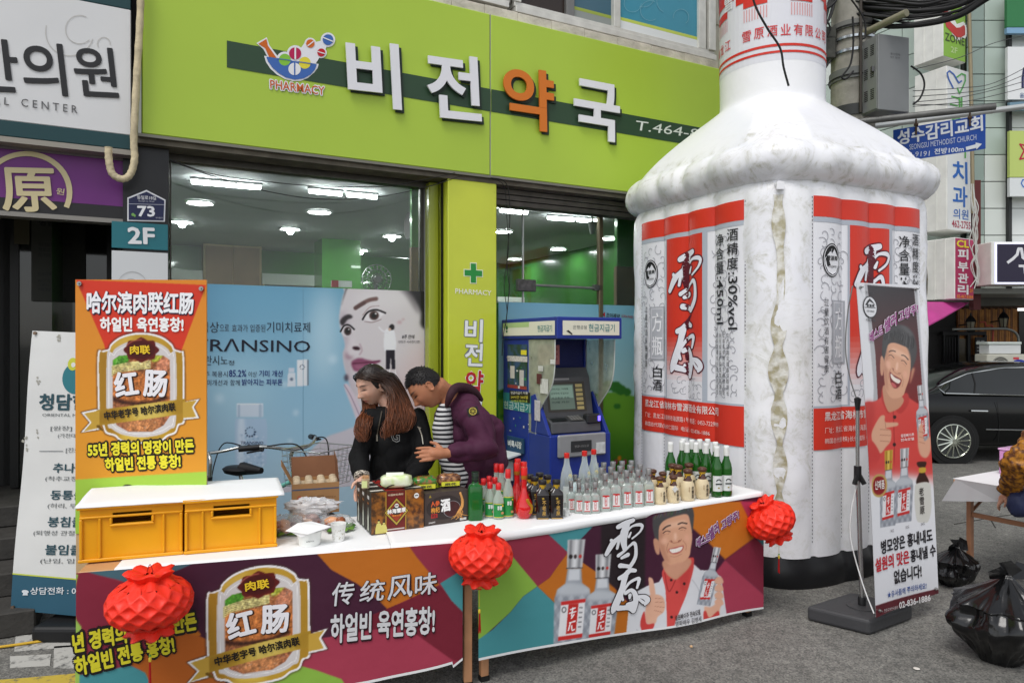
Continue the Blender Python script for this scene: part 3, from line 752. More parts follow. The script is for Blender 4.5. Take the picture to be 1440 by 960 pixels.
fbox(NP,NP.uv(157,330)[0],NP.uv(197,354)[1]-1.6,NP.uv(236,330)[0],NP.uv(197,354)[1],0,.02,M((205,207,208),.4),'white_panel',f2)
T(NP,'2F',181,342,217,343,22,(225,226,228),f2,bold=.03,off=.006)
m=MB()
for cx,cy,r1 in((186,403,21),(184,404,12)):
 m=MB()
 pts=[(cx+r1*cos(t),cy+r1*sin(t))for t in np.linspace(pi,2*pi,16)]
 for p,q in zip(pts,pts[1:]):
  m.poly(NP,[(p[0],p[1]-.5),(q[0],q[1]-.5),(q[0],q[1]+.5),(p[0],p[1]+.5)],.003)
 mk('cloud_line',m,M((170,172,172),.5),f2)
# drain pipe wrapped in tape
WPp=FP.sh(.10)
def sm3(pts,n=6):
 q=[];pts=[Vector(p)for p in pts]
 for j in range(len(pts)-1):
  p0,p1,p2,p3=pts[max(j-1,0)],pts[j],pts[j+1],pts[min(j+2,len(pts)-1)]
  for k in range(n):
   t=k/n;q.append(.5*(2*p1+(p2-p0)*t+(2*p0-5*p1+4*p2-p3)*t*t+(3*p1-p0-3*p2+p3)*t**3))
 return q+[pts[-1]]
q=sm3([WPp.px(x,y,-.04)for x,y in[(198,-40),(197,20),(192,110),(188,190),(189,222),(183,243),(172,250),(158,243),(153,226),(152,205)]],8)
m=MB();m.tube(q,[.021+(.0022 if i%3==0 else 0)for i in range(len(q))],12);pipe=mk('taped_pipe',m,M((196,182,150),.7,0,.25,14,.4,60),None,'beige tape-wrapped drain pipe hooking up between the two big signboards','pipe',smooth=70)
# upper window and its ledge
UP=FP.sh(-.10)
U=root('upper_window','white aluminium first-floor window with blue film above the lime signboard','window',UP.px(850,30))
def strip(P,x0,yl,x1,yr,hl,hr,off,th,mat,name,par,**k):
 m=MB();m.slab(P,[(x0,yl),(x1,yr),(x1,yr-hr),(x0,yl-hl)],off,th);return mk(name,m,mat,par,**k)
zt0=zs1
cl=M((196,190,176),.85,0,.3,5,.6,40)
for i in range(9):
 xa=590+i*47;a0=FP.uv(xa,50)[0];a1=FP.uv(xa+47,50)[0]
 fbox(FP,a0+.002,zt0+.004,min(a1,aR+.02),zt0+.085-.003*(i%2),-.03,.2,cl,'ledge_block',B,bevel=.004)
wal=M((206,205,198),.4,.2,.1,10)
ua0=UP.uv(722,5)[0];ua1=UP.uv(1003,50)[0]
fbox(UP,ua0,zt0+.10,ua1,zt0+.155,.05,.2,wal,'sill',U,bevel=.004)
fbox(UP,ua0,zt0+.16,ua1,zt0+.20,.02,.16,wal,'frame',U,bevel=.003)
def vpost(x0,x1,zlo,zhi,off,mat=wal,th=.06,name='frame'):
 a0=UP.uv(x0,5)[0];a1=UP.uv(x1,5)[0];fbox(UP,a0,zlo,a1,zhi,off,th,mat,name,U,bevel=.003)
zz0=zt0+.20;zz1=zt0+1.5
vpost(722,731,zz0,zz1,.03);vpost(797,808,zz0,zz1,.0,M((120,120,118),.4,.4));vpost(862,871,zz0,zz1,.02);vpost(981,991,zz0,zz1,.02);vpost(994,1003,zz0,zz1,.04)
fbox(UP,UP.uv(731,5)[0],zz0,UP.uv(797,5)[0],zz1,-.04,.01,M((52,44,40),.2),'pane',U)
fbox(UP,UP.uv(808,5)[0],zz0,UP.uv(862,5)[0],zz1,-.03,.01,M((66,100,116),.2),'pane',U)
fbox(UP,UP.uv(871,5)[0],zz0,UP.uv(981,5)[0],zz1,-.01,.01,M((66,142,165),.3),'pane',U)
for xa,xb,o_,c1,c2 in((808,862,-.027,(150,165,70),(140,146,142)),(871,981,-.007,(190,205,90),(222,226,226))):
 a0=UP.uv(xa,5)[0];a1=UP.uv(xb,5)[0]
 fbox(UP,a0,zz0+.002,a1,zz0+.085,o_,.002,M(c2,.4),'window_film',U);fbox(UP,a0,zz0+.086,a1,zz0+.115,o_,.002,M(c1,.4),'window_film',U)
m=MB();
for k in range(5):
 m=MB();cx,cy,r1=((890,5,12),(915,15,14),(940,2,16),(958,24,11),(905,-6,16))[k]
 pts=[(cx+r1*cos(t),cy+r1*sin(t))for t in np.linspace(k,k+4.2,18)]
 for p,q_ in zip(pts,pts[1:]):
  dx,dy=q_[0]-p[0],q_[1]-p[1];L=math.hypot(dx,dy);nx,ny=-dy/L*.3,dx/L*.3
  m.poly(UP,[(p[0]+nx,p[1]+ny),(q_[0]+nx,q_[1]+ny),(q_[0]-nx,q_[1]-ny),(p[0]-nx,p[1]-ny)],-.004+len(m.f)*1e-6)
 mk('film_pattern',m,M((120,175,190),.4),U)
U2=root('upper_window','dark end of a second upper window beside the blue one above the sign seam','window',UP.px(680,5))
fbox(UP,UP.uv(560,5)[0],zt0+.12,UP.uv(712,5)[0],zt0+.17,.05,.2,wal,'sill',U2);fbox(UP,UP.uv(706,5)[0],zt0+.171,UP.uv(715,5)[0],zz1,.03,.1,M((160,158,150),.5),'frame',U2)
fbox(UP,UP.uv(560,5)[0],zt0+.171,UP.uv(705,5)[0],zz1,-.02,.01,M((60,54,48),.3),'pane',U2)
m=MB();m.tube([UP.px(1004,-60,.06),UP.px(1011,100,.06)],.018,8);mk('corner_pipe',m,M((92,90,86),.5,.4),None,'thin grey pipe running down the building corner beside the bottle neck','pipe')
# black wires hanging across the glass
def wire(name,pts,r,lab,cat='cable',mat=None,n=6,group=None):
 m=MB();m.tube(sm3(pts,6),r,n);return mk(name,m,mat or M((18,18,18),.5),None,lab,cat,group,smooth=80)
WQ=FP.sh(.03)
wire('wire',[WQ.px(x,y)for x,y in[(238,224),(300,245),(380,256),(450,262),(540,262),(600,252),(640,243)]],.003,'upper thin black wire drooping across the top of the left shop window')
wire('wire',[WQ.px(x,y)for x,y in[(240,226),(300,248),(370,268),(450,280),(530,277),(600,263),(650,247)]],.0032,'lower thin black wire drooping across the top of the left shop window')
wire('wire',[WQ.px(x,y)for x,y in[(690,250),(712,258),(717,300),(713,370),(716,400),(714,430),(711,458)]],.004,'black wire hanging from the sign down to the cash machine, right strand')
wire('wire',[WQ.px(x,y)for x,y in[(692,252),(709,262),(713,310),(715,350),(709,400),(713,440),(708,470),(706,500)]],.003,'black wire hanging from the sign down to the cash machine, left strand')
# BUILDINGS AND STREET AT THE RIGHT
BX=Vector((7.74,12.0,0))
WD=Vector((-.483,.8756,0)).normalized()
WN=Vector((-.8756,-.483,0))
TB=root('tiled_building','tall building clad in pale green-grey square panels behind the utility pole','building',BX+Vector((2,3,0)))
joint=M((72,78,74),.6)
# core volumes (dark joints show between the panels)
m=MB();p0=BX+Vector((0,.06,0))+Vector((.05,0,0))
m.hexa([p0+Z*2.5,p0+Vector((9,0,0))+Z*2.5,p0+Vector((9,0,0))+WD*12+Z*2.5,p0+WD*12+Z*2.5]+[p0+Z*16,p0+Vector((9,0,0))+Z*16,p0+Vector((9,0,0))+WD*12+Z*16,p0+WD*12+Z*16])
mk('upper_storeys',m,joint,TB)
pa=M((176,190,180),.3,0,.07,1.2);pb=M((206,212,206),.35,0,.05,1.5);pc_=M((140,156,148),.3,0,.08,1.5)
pan=[]
def panel(P,a0,b0,w,h,mat,g=.008,th=.03):
 """one cladding panel; alike panels share mesh data"""
 key=(round(w,3),round(h,3),mat.name,tuple(round(c,3)for c in P.u))
 if key not in _PN:
  m=MB();Q=Pl((0,0,0),P.u,P.v);m.slab(Q,[(g,g),(w-g,g),(w-g,h-g),(g,h-g)],.05,th,raw=True)
  me_o=mk('panel',m,mat,None,org=(0,0,0));_PN[key]=me_o.data;o=me_o
 else:
  o=bpy.data.objects.new('panel',_PN[key]);SC.collection.objects.link(o)
 o.parent=TB;o.location=P.o+P.u*a0+P.v*b0-Vector(TB.location)
 return o
_PN={}
WA=Pl(BX,-WD,Z)
for i in range(9):
 for j in range(16):
  a=-(i+1)*1.02;b=2.55+j*.62
  if b+.62>10.6 and i>5:continue
  panel(WA,a,b,1.02,.62,pa if(i*7+j*3)%5 else pb)
WP=Pl(BX+Vector((.06,0,0)),Vector((1,0,0)),Z)
for j in range(20):
 b=2.55+j*.46
 m_=pb if b<4.4 else pa
 panel(WP,0,b,.30,.46,pc_ if b>3.2 else pa);panel(WP,.30,b,.42,.46,m_)
for j in range(20):
 for i in range(5):
  panel(WP,.76+i*.6,2.55+j*.46,.6,.46,M((222,226,224),.35,0,.04,1.5),.006)
m=MB();m.box(BX+Vector((.745,-.10,8)),(.05,.08,11));mk('corner_profile',m,M((48,50,50),.5),TB)
m=MB();m.box(BX+Vector((3.4,.3,2.50)),(6.8,1.1,.09));mk('soffit',m,M((150,152,148),.6),TB)
# ground floor wall set back
RW=Pl((4.0,13.4,0),(1,0,0),Z)
fg=M((52,48,44),.7,0,.3,3)
m=MB();m.slab(RW,[(0,0),(12,0),(12,2.47),(0,2.47)],0,.2,raw=True);mk('ground_floor_wall',m,M((178,178,172),.7,0,.15,2),TB)
# signs on the far building front
def sign_box(name,lab,D,x0,x1,y0,y1,depth,face,side,P0=None):
 o=at(x0,(y0+y1)/2,D);P=Pl((o.x,o.y,0),FU,Z)
 a0,_=P.uv(x0,200);a1,_=P.uv(x1,200);b0=P.uv((x0+x1)/2,y1)[1];b1=P.uv((x0+x1)/2,y0)[1]
 r=root(name,lab,'sign',P.P((a0+a1)/2,b0))
 m=MB();m.slab(P,[(a0,b0),(a1,b0),(a1,b1),(a0,b1)],-.004,depth,raw=True);mk('case',m,side,r,bevel=.01)
 m=MB();m.slab(P,[(a0+.012,b0+.012),(a1-.012,b0+.012),(a1-.012,b1-.012),(a0+.012,b1-.012)],.0,.003,raw=True);mk('face',m,face,r)
 for k in(.33,.66):
  m=MB();q=P.P(a0-.002,0,-depth*k);m.box(q+Z*(b0+b1)/2,(.012,.02,b1-b0-.01),(FU,FN,Z));mk('rib',m,side,r)
 return P,r
wsd=M((226,226,220),.45,0,.08,5)
P,r=sign_box('clinic_zone_sign','green projecting sign reading ZONE with a large red letter C',11.5,1326.5,1358,-70,84,.5,M((140,186,70),.4),wsd)
T(P,'ZONE',1329,57,1356,65,11,(66,82,40),r,bold=.015);T(P,'2F',1337,73.5,1346,76,8,(200,222,160),r,bold=.01)
T(P,'C',1327.5,46,1356,53,64,(196,62,58),r,bold=.03,out=(236,236,232),ow=.05)
P,r=sign_box('dental_sign','tall white projecting dental clinic sign with a heart outline and blue Korean letters',11.5,1332,1366,97,325,.55,M((222,224,222),.4),wsd)
def ribs(P,pts,w,c,off,par,name='emblem_line',raw=False):
 m=MB()
 for p,q in zip(pts,pts[1:]):
  dx,dy=q[0]-p[0],q[1]-p[1];L=math.hypot(dx,dy)or 1;nx,ny=-dy/L*w/2,dx/L*w/2;ex,ey=dx/L*w*.25,dy/L*w*.25
  m.poly(P,[(p[0]+nx-ex,p[1]+ny-ey),(q[0]+nx+ex,q[1]+ny+ey),(q[0]-nx+ex,q[1]-ny+ey),(p[0]-nx-ex,p[1]-ny-ey)],off+len(m.f)*2e-6,raw=raw)
 return mk(name,m,M(c,.4),par)
ribs(P,[(1340,124),(1334,112),(1331.5,103),(1335,100),(1341,105),(1345,112),(1348,117),(1352,114)],2,(60,100,175),.005,r)
ribs(P,[(1345,109),(1352,104),(1357,106),(1357,114),(1353,124),(1349,132),(1346,124)],2,(90,170,90),.0055,r)
ribs(P,[(1338,136),(1349,139),(1349,152)],2.4,(90,170,80),.005,r);ribs(P,[(1336,147),(1346,149)],2.4,(90,170,80),.005,r);ribs(P,[(1352,137),(1352,158)],2.4,(90,170,80),.005,r)
ribs(P,[(1345+7*cos(t),172+6*sin(t))for t in np.linspace(0,6.3,16)],2.2,(90,170,80),.005,r);ribs(P,[(1357,190),(1357,222)],2.2,(90,170,80),.005,r)
for ch,y0,y1 in(('치',226,258),('과',261,291)):T(P,ch,1340,y1-2,1360,y1+.5,y1-y0-2,(44,104,184),r,bold=.02)
T(P,'의원',1340.5,307,1361.5,309.5,14,(44,104,184),r,bold=.01);T(P,'462-2755',1338.5,319,1364.5,322.5,10,(168,34,66),r,bold=.01)
P,r=sign_box('skin_care_sign','magenta projecting sign with yellow CL over white Korean letters',11.3,1343,1369.5,335,421,.5,M((176,46,92),.45),wsd)
T(P,'CL',1345.5,347,1362,348.5,9.5,(240,220,40),r,bold=.03)
for ch,y0,y1 in(('피',350,364),('부',368,381),('관',384,397),('리',400,413)):T(P,ch,1347,y1,1361,y1+1,y1-y0,(232,232,232),r,bold=.03)
T(P,'02-467-8384',1345.5,418.5,1368,420,4.5,(235,150,50),r,bold=.01);T(P,'2F',1363,411,1368,411.6,5,(235,150,50),r,bold=.01)
# navy sign
nq=Pl(at(1395,400,11.2),Vector((1,.04,0)).normalized(),Z)
r=root('navy_shop_sign','navy lit shop sign with a white stylised Korean letter at the right edge','sign',at(1430,400,11.2))
m=MB();m.slab(nq,[(1394,400.5),(1520,400.5),(1520,340),(1394,340)],0,.35);mk('case',m,wsd,r,bevel=.01)
m=MB();m.slab(nq,[(1402,396.5),(1518,396.5),(1518,343.5),(1402,343.5)],.004,.003);mk('face',m,M((38,32,56),.3),r)
m=MB();m.slab(nq,[(1399,399),(1402,399),(1402,341),(1399,341)],.004,.003);m.slab(nq,[(1402,399),(1518,399),(1518,397),(1402,397)],.004,.003);m.slab(nq,[(1402,343),(1518,343),(1518,341),(1402,341)],.004,.003);mk('light_rim',m,M((205,205,255),.4,em=.8),r)
for k,pts in enumerate(([(1417,369),(1424,364),(1430,358),(1432,350),(1436,350),(1438,362),(1446,368)],[(1433,374),(1450,374)],[(1440,374),(1441,384)])):
 ribs(nq,pts,4-k*.5,(222,222,226),.006,r,'letter_stroke')
# white panels of other shops further up
r=root('white_shop_sign','white shop sign board with lime panel high at the right edge','sign',at(1440,240,11.6))
wq=Pl(at(1416,240,11.7),Vector((1,0,0)),Z)
for nm,q,c in(('upper_panel',[(1417,140),(1500,140),(1500,66),(1417,66)],(226,228,228)),('film_panel',[(1420,155),(1500,155),(1500,143),(1420,143)],(110,140,158)),('lime_panel',[(1420,249),(1500,249),(1500,184),(1420,184)],(186,202,112)),('green_panel',[(1416,38),(1500,38),(1500,-10),(1416,-10)],(50,120,72)),('blue_panel',[(1416,47),(1500,47),(1500,39),(1416,39)],(126,166,196)),('lower_panel',[(1420,276),(1500,276),(1500,250),(1420,250)],(216,220,220))):
 m=MB();m.slab(wq,q,0,.06);mk(nm,m,M(c,.4),r)
ribs(wq,[(1444,205),(1434,203),(1440,212),(1434,224),(1444,222)],2.2,(180,30,60),.004,r)
ribs(wq,[(1445,253),(1438,253),(1436,258),(1439,263),(1445,262)],1.6,(60,110,190),.004,r)
ribs(wq,[(1446,92),(1440,97),(1438,110),(1438,123)],3.5,(38,40,84),.004,r)
T(wq,'움',1434,138,1440,138,7,(90,110,150),r,bold=.01)
# awning
r=root('magenta_awning','magenta fabric awning corner under the magenta clinic sign','awning',at(1335,445,11.2))
m=MB();q=[at(1290,424,10.8),at(1362,425,12.2),at(1326,446,10.6),at(1280,470,10.0)]
m.add(q+[p-Z*.02 for p in q],[(0,1,2,3),(7,6,5,4),(0,4,5,1),(1,5,6,2),(2,6,7,3),(3,7,4,0)]);mk('canopy',m,M((178,62,132),.7,0,.1,4),r)
# restaurant front with wooden slats
RF=root('restaurant_front','dark restaurant front with vertical wooden slats and black door frames behind the car','shop front',at(1390,600,13)-Z*0)
RF.location.z=0;ORG[RF.name]=Vector(RF.location)
RP=Pl(at(1300,480,12.9),(1,0,0),Z)
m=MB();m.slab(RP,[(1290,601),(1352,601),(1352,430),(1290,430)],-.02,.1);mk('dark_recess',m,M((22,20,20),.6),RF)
m=MB();m.slab(RP,[(1352,601),(1500,601),(1500,430),(1352,430)],-.02,.1);mk('backing',m,M((58,38,22),.7),RF)
sl_a,sl_b=M((150,98,38),.5,0,.25,9),M((104,62,24),.5,0,.25,9)
x=1347.;k=0
while x<1432:
 m=MB();m.slab(RP,[(x,499),(x+2.5,499),(x+2.5,433+(k%3)),(x,433+(k%3))],.02,.04);mk('slat',m,sl_a if k%3 else sl_b,RF);x+=3.1;k+=1
blk=M((20,20,22),.4,.3)
for x0,y0,x1,y1 in((1326,466,1387,471),(1327,471,1329,600),(1361,471,1365,600),(1347,471,1349,600),(1385,471,1388,600)):
 m=MB();m.slab(RP,[(x0,y1),(x1,y1),(x1,y0),(x0,y0)],.10,.06);mk('door_frame',m,blk,RF)
for k,x0 in enumerate((1331,1335,1339,1343)):
 m=MB();m.slab(RP,[(x0,560),(x0+1.3,560),(x0+1.3,474),(x0,474)],.09,.02);mk('door_bar',m,blk,RF)
m=MB();m.slab(RP,[(1349,545),(1361,545),(1361,476),(1349,476)],.06,.01);mk('door_pane',m,M((62,56,44),.15,0,.4,5),RF)
r=root('menu_board','small black menu board with white rows beside the wooden slats','board',at(1380,512,12.7))
m=MB();m.slab(RP,[(1372,508),(1387,508),(1387,474),(1372,474)],.16,.03);mk('board',m,blk,r)
m=MB()
for i in range(6):
 for j in range(2):m.slab(RP,[(1374+j*6,480+i*4.6),(1378+j*6,480+i*4.6),(1378+j*6,478.6+i*4.6),(1374+j*6,478.6+i*4.6)],.163,.002)
mk('menu_lines',m,M((150,152,150),.5),r,kind='stuff')
m=MB();m.slab(RP,[(1433,600),(1500,600),(1500,437),(1433,437)],.04,.05);mk('black_window',m,M((20,20,22),.1),RF)
m=MB();m.slab(RP,[(1433,437),(1500,437),(1500,433),(1433,433)],.06,.06);mk('window_light_strip',m,M((245,245,245),.4,em=1.),RF)
for x,y,lb in((1365,457,'left'),(1411,452,'right')):
 c0=at(x,y,12.55)
 r=root('wall_lantern','black carriage wall lantern on the wooden slats, %s one of two'%lb,'lantern',c0-Z*.12)
 m=MB();m.lathe([(.05,-.13),(.075,-.11),(.075,-.10),(.05,-.10)],6,c0);m.lathe([(.085,.07),(.1,.06),(.06,.13),(.02,.17),(.012,.22)],6,c0)
 for t in range(6):m.tube([c0+Vector((.06*cos(t*pi/3),.06*sin(t*pi/3),-.1)),c0+Vector((.085*cos(t*pi/3),.085*sin(t*pi/3),.065))],.006,4)
 mk('lantern_frame',m,blk,r);m=MB();m.lathe([(.045,-.1),(.07,.06)],6,c0);mk('lantern_glass',m,M((120,116,100),.2),r)
 m=MB();m.tube([c0+Z*.02+Vector((0,.05,0)),c0+Vector((0,.33,.0))],.012,6);mk('bracket',m,blk,r)
wire('bent_pipe',[at(1340,463,12.4),at(1400,462,12.4),at(1418,463,12.4),at(1430,470,12.4),at(1433,485,12.4),at(1433,497,12.4)],.022,'grey bent pipe crossing the wooden slats above the white box','pipe',M((120,122,118),.4,.5))
wire('red_pipe',[at(1378,453,12.5),at(1385,453,12.5),at(1387,458,12.5),at(1396,459,12.5),at(1396,480,12.5)],.014,'thin red bent pipe between the two carriage lanterns','pipe',M((150,60,45),.5))
# air conditioner and white box
r=root('air_conditioner','beige outdoor air conditioner unit with round fan grille standing behind the black car','air conditioner',at(1425,560,12.0)*1)
AQ=Pl(at(1385,600,11.8),(1,0,0),Z)
m=MB();m.slab(AQ,[(1388,560),(1460,560),(1460,498),(1388,498)],0,.32);mk('case',m,M((200,198,184),.5,0,.06,5),r,bevel=.012)
m=MB();m.slab(AQ,[(1390,600),(1394,600),(1394,560.5),(1390,560.5)],-.02,.28);mk('leg',m,blk,r);m=MB();m.slab(AQ,[(1452,600),(1456,600),(1456,560.5),(1452,560.5)],-.02,.28);mk('leg',m,blk,r)
m=MB();m.disc(AQ,1407,519,14.5,18,.003,30);mk('fan_opening',m,M((92,92,86),.6),r)
for k in range(6):ribs(AQ,[(1407+(2+2.4*k)*cos(t),519+(2.4+3*k)*sin(t))for t in np.linspace(0,6.3,22)],.7,(170,168,156),.008,r,'grille_ring')
m=MB();m.disc(AQ,1433,508.5,8,3.2,.004,20);mk('oval_logo',m,M((40,60,160),.4),r)
m=MB();m.slab(AQ,[(1425,505),(1433,505.5),(1433,502),(1425,502)],.004,.002);mk('red_label',m,M((205,70,80),.4),r)
r=root('white_box','white lidded plastic storage box on top of the air conditioner','box',at(1412,498,11.9))
m=MB();m.slab(AQ,[(1391,497.5),(1436,497.5),(1436,484),(1391,484)],-.02,.26);mk('body',m,M((226,228,226),.5),r,bevel=.01)
m=MB();m.slab(AQ,[(1389,484),(1437,484),(1437,480.5),(1389,480.5)],0,.3);mk('lid',m,M((218,226,218),.5),r,bevel=.006)
# loose bundle of cables on the building corner
rnd=random.Random(3)
for k in range(6):
 pts=[at(1366+rnd.uniform(-4,6),265+rnd.uniform(-10,14),11.2)]+[at(1370+rnd.uniform(-7,7),y+rnd.uniform(-6,6),11.15)for y in range(290,420,22)]
 wire('loose_cable',pts,.008,'pale loose cable tangled down the building corner, strand %s'%['nearest the dental sign','next to the dental sign','in the middle','right of the middle','near the corner panels','touching the corner panels'][k],'cable',M((190,190,184),.6),5,'loose cables on the building corner')
for k in range(10):
 pass
wire('drain_pipe',[at(1361,-60,11.6),at(1366,150,11.6),at(1368,300,11.6)],.03,'thin rusty metal pipe running down beside the dental sign','pipe',M((150,138,112),.5,.3))
m=MB();q=at(1371,345,11.9);m.box(q,(.12,.12,2.2));mk('rusty_post',m,M((92,40,40),.6),None,'dark red square post between the magenta sign and the tiled corner','post')
# neighbouring pale building behind the neck (sliver of blue)
m=MB();m.hexa([Vector((4.9,16,0)),Vector((6.2,15.4,0)),Vector((7.4,18,0)),Vector((6,18.6,0))]+[Vector((4.9,16,14)),Vector((6.2,15.4,14)),Vector((7.4,18,14)),Vector((6,18.6,14))])
# UTILITY POLE, CABINET, CABLES
pc=at(1199,480,7.0);pc.z=0
PO=root('utility_pole','concrete utility pole with steel bands behind the giant bottle','utility pole',pc)
m=MB();m.lathe([(.225,0),(.205,3.5),(.185,7.5),(.18,8.5)],28,pc);mk('shaft',m,M((150,147,138),.85,0,.22,6,.5,30),PO,smooth=50)
def zz(y,d=6.8):return CAMZ+(480-y)/F*d
for y0,y1,mt_,nm in((26,36,M((112,112,108),.6),'grey_band'),(47.5,51,M((190,195,198),.25,.9),'steel_band'),(66,70,M((190,195,198),.25,.9),'steel_band'),(93,108,M((108,110,108),.6),'grey_band'),(145,160,M((60,62,62),.6),'dark_band')):
 m=MB();m.lathe([(.218,zz(y1)),(.218,zz(y0))],28,Vector((pc.x,pc.y,0)));mk(nm,m,mt_,PO,smooth=50)
for y in(33,103):
 m=MB();m.lathe([(.226,zz(y+1.5)),(.226,zz(y))],28,Vector((pc.x,pc.y,0)));mk('strap',m,M((24,24,24),.5),PO,smooth=50)
m=MB();m.tube([pc+Vector((-.04,-.24,zz(160))),pc+Vector((-.03,-.235,6))],.014,6);mk('conduit',m,M((60,54,48),.6),PO)
CB=root('meter_cabinet','grey sheet steel cabinet with rows of louvres strapped to the utility pole','cabinet',at(1238,153,6.6))
e1=Vector((.966,.256,0));e2=Vector((-.256,.966,0));n0=at(1235,100,6.6);zl,zh=zz(154,6.6),zz(47,6.6)
m=MB();q=[n0,n0+e1*.36,n0+e1*.36+e2*.30,n0+e2*.30];q=[Vector((p.x,p.y,0))for p in q]
m.hexa([p+Z*zl for p in q]+[p+Z*zh for p in q]);mk('case',m,M((126,128,128),.45,.2,.04,4),CB,bevel=.006)
LP=Pl(q[3],-e2,Z);m=MB()
m.slab(LP,[(.012,zl+.015),(.288,zl+.015),(.288,zh-.015),(.012,zh-.015)],.006,.005,raw=True);mk('louvre_door',m,M((134,136,136),.45,.2),CB,bevel=.003)
m=MB()
for gx_ in(.05,.13,.21):
 for gz in(.12,.33,.54):
  for k in range(6):m.slab(LP,[(gx_,zl+gz+k*.018),(gx_+.045,zl+gz+k*.018),(gx_+.045,zl+gz+k*.018+.007),(gx_,zl+gz+k*.018+.007)],.0085,.002,raw=True)
mk('louvres',m,M((26,26,26),.6),CB,kind='stuff')
m=MB();m.box(LP.P(.25,zl+.40,.02),(.02,.02,.05));mk('handle',m,M((90,90,90),.4,.5),CB)
TP=Pl(q[0],e1,Z);T(TP,'통신함체',.14,zh-.19,.25,zh-.19,.022,(86,88,88),CB,raw=True,off=.002,bold=0);T(TP,'KT 성수',.14,zh-.22,.25,zh-.22,.02,(86,88,88),CB,raw=True,off=.002,bold=0)
# junction box left of the pole
JB=root('junction_box','black cable junction box hanging left of the concrete pole','junction box',at(1160,90,7.0))
m=MB();m.box(at(1159,72,7.0),(.15,.2,.22));m.box(at(1162,52,7.0),(.12,.2,.12));mk('box',m,M((66,66,60),.6,0,.3,20),JB,bevel=.01)
m=MB();m.tube([at(1150,60,6.95),at(1180,62,6.95)],.02,6);mk('bracket',m,M((110,110,104),.5,.5),JB)
rnd=random.Random(11);cab=M((22,22,23),.5)
pos=['topmost','second','third','fourth','fifth','sixth','seventh','eighth','ninth','tenth','eleventh','twelfth','thirteenth','fourteenth','fifteenth','sixteenth','seventeenth','eighteenth','nineteenth','twentieth','twenty-first','twenty-second','twenty-third','twenty-fourth','lowest']
for k in range(25):
 f=k/24.;d0=6.6;y0=-22+f*56+rnd.uniform(-3,3)
 pts=[at(1196+rnd.uniform(-10,40),y0-6,6.9),at(1250,y0+rnd.uniform(-3,6),6.6),at(1300,-18+f*50+rnd.uniform(-3,4),6.4),at(1350,-22+f*42+rnd.uniform(-3,3),6.2),at(1400,-40+f*32+rnd.uniform(-3,3),6.0),at(1480,-70+f*34,5.6),at(1560,-110,5.2)]
 wire('overhead_cable',pts,rnd.choice((.010,.014,.020,.024)),'black overhead cable in the thick bundle at the top right, %s from above'%pos[k],'cable',cab,6,'overhead cables of the thick bundle')
for k in range(3):
 c0=at(1146,-10,6.4)
 pts=[c0+Vector(((.17+.012*k)*cos(t),-.03*k,(.17+.012*k)*sin(t)))for t in np.linspace(0,2*pi,22)]
 m=MB();m.tube(pts,.011,6);mk('cable_coil',m,cab,None,'round loop of coiled black cable left of the pole at the top edge, %s ring'%('inner','middle','outer')[k],'cable','coiled cable rings',smooth=80)
for k in range(7):
 pts=[at(1178+rnd.uniform(-6,2),-20,6.9),at(1168+rnd.uniform(-8,6),20,6.85),at(1158+rnd.uniform(-8,10),42,6.85),at(1155+rnd.uniform(-6,8),70,6.9)]
 wire('drop_cable',pts,.009,'black cable dropping to the junction box left of the pole, strand %s'%['one, leftmost','two','three','four, middle','five','six','seven, rightmost'][k],'cable',cab,5,'drop cables left of the pole')
for k,(pts)in enumerate([[(1190,-10),(1214,25),(1217,50),(1213,55)],[(1199,24),(1200,60),(1196,90),(1184,108),(1190,111),(1200,100)],[(1281,93),(1295,104),(1300,120),(1294,138),(1284,147)],[(1168,85),(1158,100),(1152,108)]]):
 wire('loose_wire',[at(x,y,6.55)for x,y in pts],.009,['black wire running down behind the steel bands of the pole','black wire looping on the front of the pole','thick black wire arching out of the grey cabinet side','short black wire below the junction box'][k],'cable',cab,6)
wire('dangling_wire',[at(1052,-30,4.9),at(1062,8,4.9),at(1079,40,4.9),(at(1097,68,4.9)),at(1102,95,4.9),at(1109,121,4.9)],.008,'short thick black wire dangling in front of the giant bottle neck','cable',cab,8)
for k,(y0,y1,y2)in enumerate(((128,116,80),(136,122,92),(144,126,106),(150,134,116),(98,60,44),(147,145,140))):
 wire('thin_wire',[at(1284,y0,6.7),at(1350,(y0+y1)/2+2,7.2),at(1400,y1,7.6),at(1470,y2,8.2)],.004,'thin grey telephone wire stretched right of the cabinet, %s from above'%('second','third','fourth','fifth','first','sixth')[k],'cable',M((58,60,60),.5),5,'thin telephone wires')
# arm pipe and blue church sign
m=MB();p,q=at(1120,181,6.9),at(1400,150,6.35);m.tube([p,q],.030,12);mk('steel_arm',m,M((104,104,102),.5,.5,.2,12),None,'grey steel pipe arm carrying the blue church sign','pipe',smooth=60)
m=MB();p,q=at(1150,188,7.4),at(1470,146,7.4);m.tube([p,q],.030,12);mk('steel_arm',m,M((196,198,196),.35,.5),None,'white metal pipe passing behind the blue church sign','pipe',smooth=60)
m=MB();p,q=at(1205,52,6.9),at(1275,18,6.4);m.tube([p,q],.035,10);mk('steel_arm',m,M((150,146,124),.5,.3),None,'pale pipe arm slanting up from the pole under the cable bundle','pipe',smooth=60)
A,Bq=at(1256,183,7.1),at(1386,160,6.65)
CSU=Vector((Bq.x-A.x,Bq.y-A.y,0)).normalized()
hgt=40/F*6.85
bend=lambda a,b:.10*max(0,(a-.55)/.4)**2
CS=Pl((A.x,A.y,0),CSU,Z,warp=lambda a,b:0.06*max(0.,(a-.62)/.3)**2)
r=root('church_sign','blue bent metal direction sign to a Methodist church hanging from a pipe','sign',(A+Bq)/2-Z*hgt)
